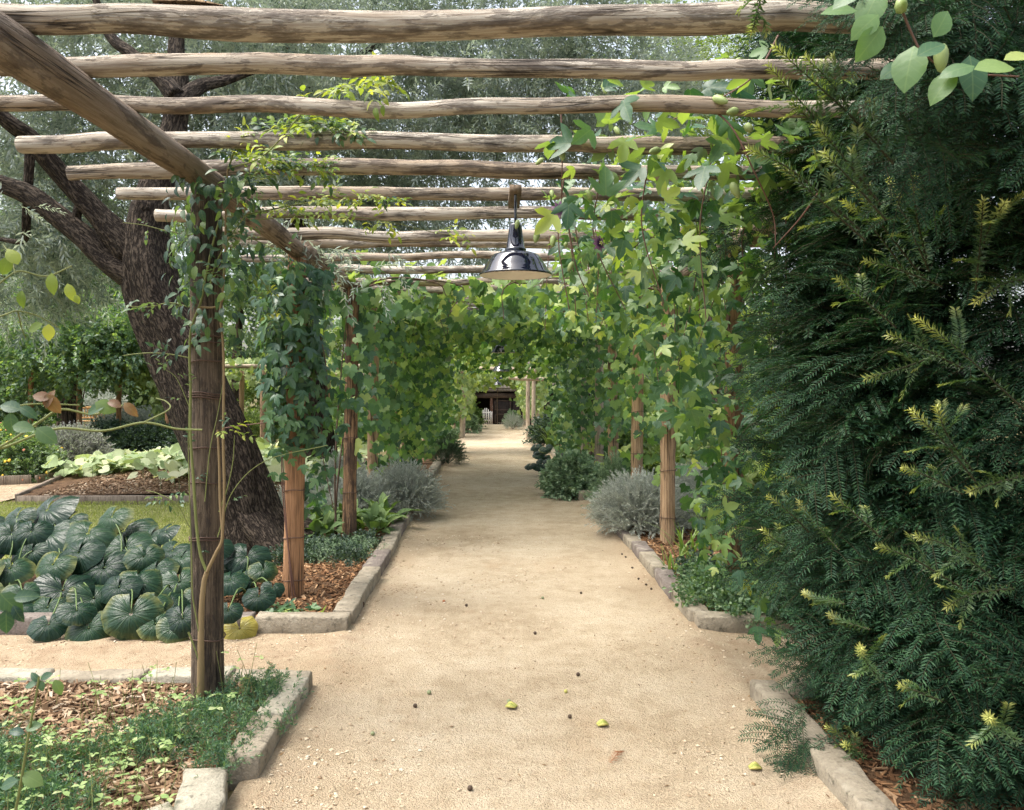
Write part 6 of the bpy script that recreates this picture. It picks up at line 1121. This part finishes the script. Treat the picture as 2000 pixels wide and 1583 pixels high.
mb = MB(); grid(mb, np.arange(-8.4, -2.30, 0.15), np.arange(12.15, 19, 0.15), mz, lambda x, y: x > -6.98 - 0.26 * (y - 12.1)); tag(mb.obj('bed_soil', M['mulch_base']), kind='structure'); chips(6500, (-6.8, -3.2), (12.2, 14.8), M['mulch'], 0.02, 0.045, mz)
for k, (x, y, rx, ry, n, lab) in enumerate([(-6.9, 14.9, 0.8, 0.7, 240, 'pumpkin plant at the left end of the pale leafy patch'), (-5.4, 15.0, 1.1, 0.8, 330, 'pumpkin plant sprawling over the mulch left of the front post'), (-3.6, 14.0, 0.9, 1.0, 240, 'pumpkin plant between the trunk and the orange post'), (-2.75, 12.9, 0.4, 0.6, 110, 'pumpkin plant with a yellow flower beside the orange post'), (-3.8, 16.3, 1.3, 1.2, 220, 'pumpkin plant at the back of the patch'), (-5.0, 13.5, 0.6, 0.5, 70, 'thin pumpkin plant creeping over the mulch towards the front edging'), (-4.2, 13.1, 0.6, 0.6, 110, 'pumpkin plant at the front edging just left of the front post'), (-5.2, 16.8, 1.2, 0.9, 150, 'pumpkin plant at the back beside the purple sage')]):
    t = thing('pumpkin_plant', (x, y, 0.1), lab, 'plant', 'pumpkin plants in the timber-edged bed')
    px1 = x + rng.normal(0, 0.55, n) * rx; py1 = y + rng.normal(0, 0.55, n) * ry; px1 = np.clip(px1, -8.2, -2.35); py1 = np.clip(py1, 12.35, 18.8); zz = mz(px1, py1) + rng.uniform(0.06, 0.30, n)
    L = np.stack([px1, py1, zz], -1); nn = nrm(A([0, -0.35, 1.0]) + jit(n, 0.35)); d = nrm(jit(n, 1) * [1, 1, 0.3] + [0, -0.5, -0.15]); R = frames(d, nn) * rng.uniform(0.13, 0.25, n)[:, None, None]; leaf_parts(t, t_pump, t_pump, R, L, M['pumpkin'], limit=220, minpx=9)
    mb = MB()
    for i in range(0, n, 2): tube(mb, [A([px1[i], py1[i], mz(px1[i], py1[i])]), L[i]], 0.004, 4, 2, caps=False)
    tag(mb.obj('leaf_stalk', M['petiole'], t), kind='stuff')
    if k == 3:
        for pp in ((600, 965, 12.5), (595, 972, 12.4)): mb = MB(); lathe(mb, [(0.0, -0.05), (0.02, -0.02), (0.03, 0.02), (0.07, 0.05)], (0, 0, 0), 10); m_ = mb.data('flower', M['yellow']); place('flower', m_, t, np.eye(3), P(*pp))

# ------------------------------------------------------------------ leafy plants, irises and ground covers of the path beds
M['lamb'] = leafmat("soft_broad_leaves", [(0, (0.075, 0.13, 0.05)), (0.6, (0.13, 0.20, 0.085)), (1, (0.22, 0.30, 0.11))], tfac=0.25, rough=0.65, spec=0.2, vein='mid', mottle=0.15)
t_broad = [ovate(0.24, 0.2, 0.8, 4, 0.9, 0.015), ovate(0.27, 0.12, 1.1, 4, 0.9, 0.02), ovate(0.22, 0.3, 0.5, 4, 0.9, 0.02)]
for x, y, n, s, lab in [(-1.36, 9.15, 46, 0.22, 'broad-leaved plant at the kerb right of the streaked post'), (-1.32, 9.75, 34, 0.22, 'broad-leaved plant behind it against the silver lavender'), (-1.85, 8.75, 36, 0.20, 'broad-leaved plant between the orange and the streaked posts'), (-2.05, 9.4, 34, 0.22, 'broad-leaved plant near the lawn behind the orange post'), (-1.7, 9.5, 34, 0.21, 'broad-leaved plant right behind the streaked post')]:
    t = thing('broad_leaved_plant', (x, y, 0.08), lab, 'plant', 'broad-leaved plants by the left kerb'); az = rng.uniform(0, 6.28, n); el = rng.uniform(0.15, 1.3, n); d = np.stack([np.cos(az) * np.cos(el), np.sin(az) * np.cos(el), np.sin(el)], -1); L = A([x, y, 0.08]) + d * 0.10 + np.stack([rng.normal(0, 0.07, n), rng.normal(0, 0.07, n), rng.uniform(0, 0.08, n)], -1)
    R = frames(d, nrm(A([0, -0.1, 1.0]) + jit(n, 0.2))) * (s * rng.uniform(0.75, 1.25, n))[:, None, None]; leaf_parts(t, t_broad, t_broad, R, L, M['lamb'], limit=60)
M['iris'] = leafmat("sword_leaves", [(0, (0.10, 0.17, 0.045)), (1, (0.20, 0.28, 0.075))], tfac=0.3, rough=0.4)
def sword(parent, base, az, ln, w, lean_):
    mb = MB(); t = np.linspace(0, 1, 7); d = A([math.cos(az), math.sin(az), 0]); s = A([-math.sin(az), math.cos(az), 0]); c = A(base) + d * (lean_ * ln * t ** 2)[:, None] + A([0, 0, 1]) * (ln * (t - 0.35 * lean_ * t ** 2.5))[:, None]; wd = w * (1 - t ** 2.5) * 0.5
    V = np.concatenate([c - s * wd[:, None], c + d * 0.004, c + s * wd[:, None]]); i = np.arange(6); mb.add(V, np.vstack([np.stack([i, i + 7, i + 8, i + 1], -1), np.stack([i + 7, i + 14, i + 15, i + 8], -1)]), V); mb.obj('leaf', M['iris'], parent)
for (x, y, n, lab) in [(1.83, 7.75, 20, 'clump of sword leaves at the foot of the right post'), (2.15, 8.3, 14, 'second clump of sword leaves behind the first beside the lavender'), (1.62, 7.35, 10, 'small clump of arching strap leaves near the right kerb')]:
    t = thing('iris', (x, y, 0.08), lab, 'iris', 'sword-leaved clumps in the right bed')
    for i in range(n): sword(t, (x + rng.normal(0, 0.05), y + rng.normal(0, 0.05), 0.07), rng.uniform(0, 6.28), rng.uniform(0.28, 0.52) * (0.6 if n == 10 else 1), 0.026, rng.uniform(0.1, 0.75))
t = thing('strap_leaved_plant', (1.62, 21.4, 0.0), 'plant with long dark strap leaves at the right end of the arch', 'plant')
for i in range(22): sword(t, (1.5 + rng.normal(0, 0.08), 21.0 + rng.normal(0, 0.08), 0.1), rng.uniform(0, 6.28), rng.uniform(0.5, 0.9), 0.045, rng.uniform(0.3, 0.9))
def cover(name, label_, n, pts_fn, temps, mat, s, up=0.8, jt=0.5):
    p = pts_fn(n); o = foliage(None, name, temps, p, np.tile(A([[0, 0, 0.6]]), (len(p), 1)), M[mat], s, up, jt); o['kind'] = 'stuff'; return o
def patch(n, blobs, h, base=0.07):
    w = A([b[2] * b[3] for b in blobs]); bi = rng.choice(len(blobs), n, p=w / w.sum()); a = rng.uniform(0, 6.28, n); q = rng.uniform(0, 1, n) ** 0.55; B = A(blobs, float)[bi]; q2 = q * (1 + 0.2 * np.sin(a * 5 + B[:, 0] * 9))
    return np.stack([B[:, 0] + B[:, 2] * q2 * np.cos(a), B[:, 1] + B[:, 3] * q2 * np.sin(a), base + h * (1 - q ** 2) * rng.uniform(0.2, 1.0, n)], -1)
M['teal'] = leafmat("feathery_teal_leaves", [(0, (0.055, 0.125, 0.075)), (0.6, (0.10, 0.19, 0.11)), (1, (0.20, 0.29, 0.135))], tfac=0.25, rough=0.5)
M['catmint'] = leafmat("catmint_leaves", [(0, (0.08, 0.155, 0.085)), (0.6, (0.15, 0.235, 0.14)), (1, (0.26, 0.34, 0.21))], tfac=0.25, rough=0.65, spec=0.2)
t_feather = [sprig(0.09, 14, kite, 0.022, 0.0055, 60, 'spiral', d, 0.0008, seed=80 + i) for i, d in enumerate((0.1, 0.5))]
t_mint = [sprig(0.12, 10, ovate(0.3, 0.15, 0.5, 2), 0.032, 0.034, 62, 'opp', d, 0.0012, seed=84 + i) for i, d in enumerate((0.1, 0.5))]
cover('ground_cover', '', 2000, lambda n: patch(n, [(-1.36, 3.95, 0.34, 0.34), (-1.30, 4.35, 0.22, 0.2), (-1.2, 4.5, 0.12, 0.12), (-1.62, 3.75, 0.25, 0.18), (-2.1, 3.55, 0.34, 0.25), (-2.0, 3.15, 0.34, 0.22), (-1.75, 3.25, 0.2, 0.2), (-2.5, 3.8, 0.2, 0.2), (-1.2, 3.56, 0.11, 0.10)], 0.11), t_feather, 'teal', (0.8, 1.3))
cover('ground_cover', '', 900, lambda n: patch(n, [(-1.75, 8.15, 0.35, 0.4), (-1.45, 8.2, 0.26, 0.35), (-1.35, 7.75, 0.16, 0.3), (-1.9, 7.75, 0.3, 0.3), (-1.3, 8.5, 0.15, 0.25)], 0.12), t_mint, 'darkleaf', (0.6, 0.9))
cover('ground_cover', '', 420, lambda n: patch(n, [(-1.55, 8.0, 0.4, 0.4), (-1.35, 8.2, 0.2, 0.4)], 0.14), t_feather, 'sage', (0.8, 1.2))
t = thing('catmint', (1.95, 6.5, 0.08), 'low mound of grey-green catmint spilling over the right kerb corner', 'herb'); p = patch(1150, [(1.78, 6.35, 0.32, 0.42), (2.1, 6.1, 0.4, 0.3), (2.35, 6.0, 0.35, 0.25), (1.70, 6.65, 0.16, 0.3)], 0.2, 0.06); p[:, 2] += 0.02
foliage(t, 'foliage', t_mint, p, np.tile(A([[-0.1, -0.3, 0.5]]), (len(p), 1)), M['catmint'], (0.8, 1.25), 0.5, 0.5)
t = thing('catmint', (1.75, 7.1, 0.08), 'dark green bushy herb behind the catmint at the foot of the passion post', 'herb'); p = patch(700, [(1.78, 6.95, 0.2, 0.22), (2.2, 6.8, 0.35, 0.35)], 0.24, 0.08); foliage(t, 'foliage', t_mint, p, np.tile(A([[0, -0.2, 0.5]]), (len(p), 1)), M['darkleaf'], (0.9, 1.3), 0.5, 0.5)
p = patch(60, [(1.72, 4.35, 0.12, 0.12)], 0.12); o = foliage(None, 'ground_cover', t_feather, p, np.tile(A([[0, 0, 0.6]]), (60, 1)), M['darkleaf'], (0.8, 1.2)); o['kind'] = 'stuff'
t = thing('leafy_seedling', (-1.42, 6.1, 0.08), 'low seedlings with bright pointed leaves at the foot of the orange post', 'plant'); L, R = [], []
for i in range(26): b = A([rng.uniform(-1.75, -1.25), rng.uniform(5.98, 6.25), 0.09]); d = nrm(A([rng.normal(0, 1), rng.normal(-0.3, 0.8), 0.4])); L.append(b); R.append(frames(d[None], nrm(A([[0, -0.2, 1.0]]) + jit(1, 0.2)))[0] * rng.uniform(0.06, 0.11))
leaf_parts(t, t_passion, t_passion, A(R), A(L), M['passion'])
# oxalis seedlings: three heart leaflets on a stalk
M['clover'] = leafmat("clover_leaflets", [(0, (0.17, 0.27, 0.095)), (0.6, (0.27, 0.37, 0.15)), (1, (0.39, 0.45, 0.23))], tfac=0.35, rough=0.6, spec=0.2, mottle=0.1)
mb = MB(); tube(mb, [(0, 0, 0), (0.004, 0.003, 0.5), (0, 0, 1.0)], 0.0014, 4, 5, caps=False); T = ovate(0.36, 0.25, 0.2, 2, 1.3); stm = mb.data('stalk', M['cane'])
clv = []
for i in range(3): mb = MB(); mb.add(T[0], T[1], T[2]); clv.append(mb.data('leaflet', M['clover']))
def seedling(x, y, h, w):
    b = (x, y, float(bz(A(x), A(y)))); t = thing('clover_seedling', b, 'pale green clover seedling on a thin stalk in the mulched front bed', 'clover', 'clover seedlings in the near bed'); place('stalk', stm, t, A([[1, 0, rng.normal(0, 0.1)], [0, 1, rng.normal(0, 0.1)], [0, 0, h]]), b); top = A(b) + A([0, 0, h])
    a0 = rng.uniform(0, 6.28)
    for k in range(3): a = a0 + k * 2.094; R = frames(nrm(A([[math.cos(a), math.sin(a), rng.uniform(-0.25, 0.25)]])), nrm(A([[0, 0, 1.0]]) + jit(1, 0.15)))[0] * w; place('leaflet', clv[k], t, R, top)
for (px_, py_, h) in [(440, 1280, 0.22), (458, 1310, 0.18), (476, 1330, 0.12), (508, 1290, 0.24), (470, 1295, 0.2), (300, 1305, 0.2), (325, 1310, 0.18), (290, 1320, 0.16), (255, 1330, 0.16), (200, 1335, 0.14), (180, 1335, 0.12), (230, 1340, 0.12), (270, 1350, 0.1), (310, 1360, 0.1), (340, 1350, 0.12), (360, 1380, 0.1), (330, 1400, 0.1), (300, 1430, 0.08)]:
    Y = 4.2 if py_ < 1345 else 3.9; p = P(px_, py_, Y); seedling(p[0], Y, max(0.06, p[2] - 0.085), rng.uniform(0.022, 0.032))
for _ in range(130):
    Y = rng.uniform(2.85, 4.3); x = rng.uniform(-0.6 * Y, -1.25); seedling(x, Y, rng.uniform(0.06, 0.17), rng.uniform(0.024, 0.042))
t = thing('rose_shoot', (-1.62, 2.75, 0.08), 'single upright rose shoot with reddish tip in the front bed', 'rose'); stp = [A([-1.66, 2.75, 0.08]), P(35, 1560, 2.75), P(55, 1440, 2.75), P(72, 1350, 2.75), P(76, 1322, 2.75)]
mb = MB(); tube(mb, stp, [0.006, 0.003], 6, 20, caps=False); mb.obj('stem', M['cane'], t); L, R = [], []
for (pp, w, dd) in [((70, 1325), 26, (-0.6, 0, 0.6)), ((88, 1322), 26, (0.8, 0, 0.4)), ((62, 1338), 26, (-0.9, 0, -0.2)), ((112, 1340), 34, (0.5, 0, -1)), ((80, 1338), 22, (0.3, -0.3, -0.8)), ((35, 1430), 34, (-0.9, 0, 0.2)), ((62, 1420), 34, (0.8, 0, 0.2)), ((60, 1520), 46, (0.8, 0, -0.4)), ((20, 1530), 40, (-0.8, 0, -0.3))]:
    d1 = nrm(A(dd, float)); S = w / FPX * 2.75; R.append(frames(d1[None], nrm(A([[rng.normal(0, 0.3), -0.7, 0.7]])))[0] * S); L.append(P(*pp, 2.75) - d1 * S * 0.4)
leaf_parts(t, t_ovate, t_ovate, A(R), A(L), M['rose'], minpx=5)

# ------------------------------------------------------------------ things fallen on the path
M['pod_green'] = flat("fallen_green_pod", (0.30, 0.34, 0.08), 0.5); M['pod_yellow'] = flat("yellow_green_pod", (0.45, 0.42, 0.12), 0.5); M['nut'] = flat("dark_brown_nut", (0.075, 0.05, 0.033), 0.7); M['fruit_grey'] = flat("grey_green_fruit", (0.22, 0.25, 0.13), 0.5); M['dry_red'] = flat("dry_red_needles", (0.30, 0.13, 0.06), 0.8)
def nut(px_, py_, r, mat, lab, name='fallen_nut', cat='nut', ln=1.0):
    g = G(px_, py_); g[2] = float(zf(g[0], g[1])); mb = MB(); prof = [(0.0, -1.0), (0.5, -0.85), (0.92, -0.4), (1.0, 0.1), (0.8, 0.65), (0.35, 0.95), (0.12, 1.12), (0.0, 1.14)]
    lathe(mb, [(a * r, b * r) for a, b in prof], (0, 0, 0), 12); V = mb.V[0]; V = V * (1 + 0.08 * wob(V / r, 2.0))[:, None]; V = np.stack([V[:, 2] * ln, V[:, 0], V[:, 1]], -1); a = rng.uniform(0, 3.1); V = np.stack([V[:, 0] * math.cos(a) - V[:, 1] * math.sin(a), V[:, 0] * math.sin(a) + V[:, 1] * math.cos(a), V[:, 2]], -1); mb.V[0] = V + g + A([0, 0, r * 0.9]); tag(mb.obj(name, M[mat]), lab, cat, 'things fallen on the gravel')
def pod(px_, py_, s, lab):
    g = G(px_, py_); g[2] = float(zf(g[0], g[1])) + 0.016 * s; t = thing('fallen_bud', g, lab, 'flower bud', 'things fallen on the gravel'); a = rng.uniform(-0.4, 0.4)
    for i in range(5):
        mb = MB(); b = (i - 2) * 0.011 * s; q = [A([-0.028 * s, b * 0.5, -0.006]), A([0, b, 0.004 + 0.006 * (2 - abs(i - 2))]), A([0.032 * s, b * 0.7, -0.002])]; q = [A([v[0] * math.cos(a) - v[1] * math.sin(a), v[0] * math.sin(a) + v[1] * math.cos(a), v[2]]) + g for v in q]; tube(mb, q, [0.004 * s, 0.0085 * s, 0.003 * s], 7, 9); mb.obj('petal', M['pod_green' if i % 2 else 'pod_yellow'], t)
pod(998, 1386, 1.0, 'split yellow-green flower bud lying mid path below the round green fruit'); pod(1176, 1420, 0.95, 'green flower bud lying right of the middle of the path'); pod(1474, 1508, 0.9, 'green flower bud lying near the yew kerb')
nut(994, 1376, 0.0125, 'fruit_grey', 'small green fruit touching the split bud mid path', 'fallen_fruit', 'fruit'); nut(838, 1357, 0.013, 'fruit_grey', 'round green fruit alone left of the middle of the path', 'fallen_fruit', 'fruit'); nut(811, 1383, 0.012, 'nut', 'brown nut below the round green fruit left of the middle'); nut(1105, 1355, 0.011, 'pod_yellow', 'tiny yellow-green fruit right of the middle of the path', 'fallen_fruit', 'fruit', 1.3); nut(1113, 1406, 0.011, 'nut', 'dark nut between the two green buds'); nut(918, 1548, 0.012, 'nut', 'brown nut nearest the camera at the foot of the path'); nut(728, 1438, 0.011, 'fruit_grey', 'small green fruit near the left bed corner', 'fallen_fruit', 'fruit'); nut(1045, 1240, 0.012, 'nut', 'single dark nut in the middle of the path crossing')
nut(1129, 1322, 0.012, 'nut', 'brown nut up the path from the tiny yellow fruit'); nut(911, 1186, 0.012, 'nut', 'small dark nut beyond the crossing left of centre'); nut(867, 1178, 0.013, 'dry_red', 'rust-brown husk on the path left of the small dark nut', 'fallen_husk', 'husk'); nut(1060, 1170, 0.012, 'fruit_grey', 'green fruit beyond the crossing right of centre', 'fallen_fruit', 'fruit'); nut(1135, 1160, 0.011, 'nut', 'dark nut beyond the crossing right of the green fruit')
for q_, (px_, py_) in zip(('first', 'second', 'third', 'fourth', 'fifth', 'sixth'), ((1272, 1157), (1262, 1148), (1247, 1135), (1235, 1115), (1222, 1094), (1215, 1088))): nut(px_, py_, 0.010, 'nut', q_ + ' of the dark husks beside the right kerb counted from the camera', 'fallen_husk', 'husk', 1.2)
g = G(1205, 1485); t = thing('fallen_twig', g, 'dead rust-red yew twig lying on the path near the right side', 'twig'); mb = MB(); needles(mb, [g + A([-0.04, -0.05, 0.012]), g + A([0, 0, 0.03]), g + A([0.03, 0.07, 0.012])], 16, 0.03, 0.003, 60, True, 0, 1, np.random.default_rng(4)); mb.obj('needle', M['dry_red'], t); mb = MB(); tube(mb, [g + A([-0.04, -0.05, 0.012]), g + A([0, 0, 0.03]), g + A([0.03, 0.07, 0.012])], 0.0016, 5, 6); mb.obj('stem', M['dry_red'], t)
# dead curled leaves on the kerb and gravel
for px_, py_, lab in ((350, 1250, 'shrivelled dark leaf on the gravel left of the front post'), (25, 1350, 'dry brown leaf standing on the near kerb at the left border'), (712, 1195, 'dark dead leaf against the left kerb corner')):
    g = G(px_, py_); T = ovate(0.33, 0.6, 1.2, 4); R = frames(nrm(A([[rng.normal(), -0.3, 0.5]])), nrm(A([[rng.normal(0, 0.5), -0.5, 0.8]])))[0] * 0.085; mb = MB(); mb.add(T[0] @ R.T + g + A([0, 0, 0.03]), T[1], T[2]); tag(mb.obj('dead_leaf', M['nut'] if px_ != 25 else M['dry_red']), lab, 'leaf', 'dead leaves by the beds')
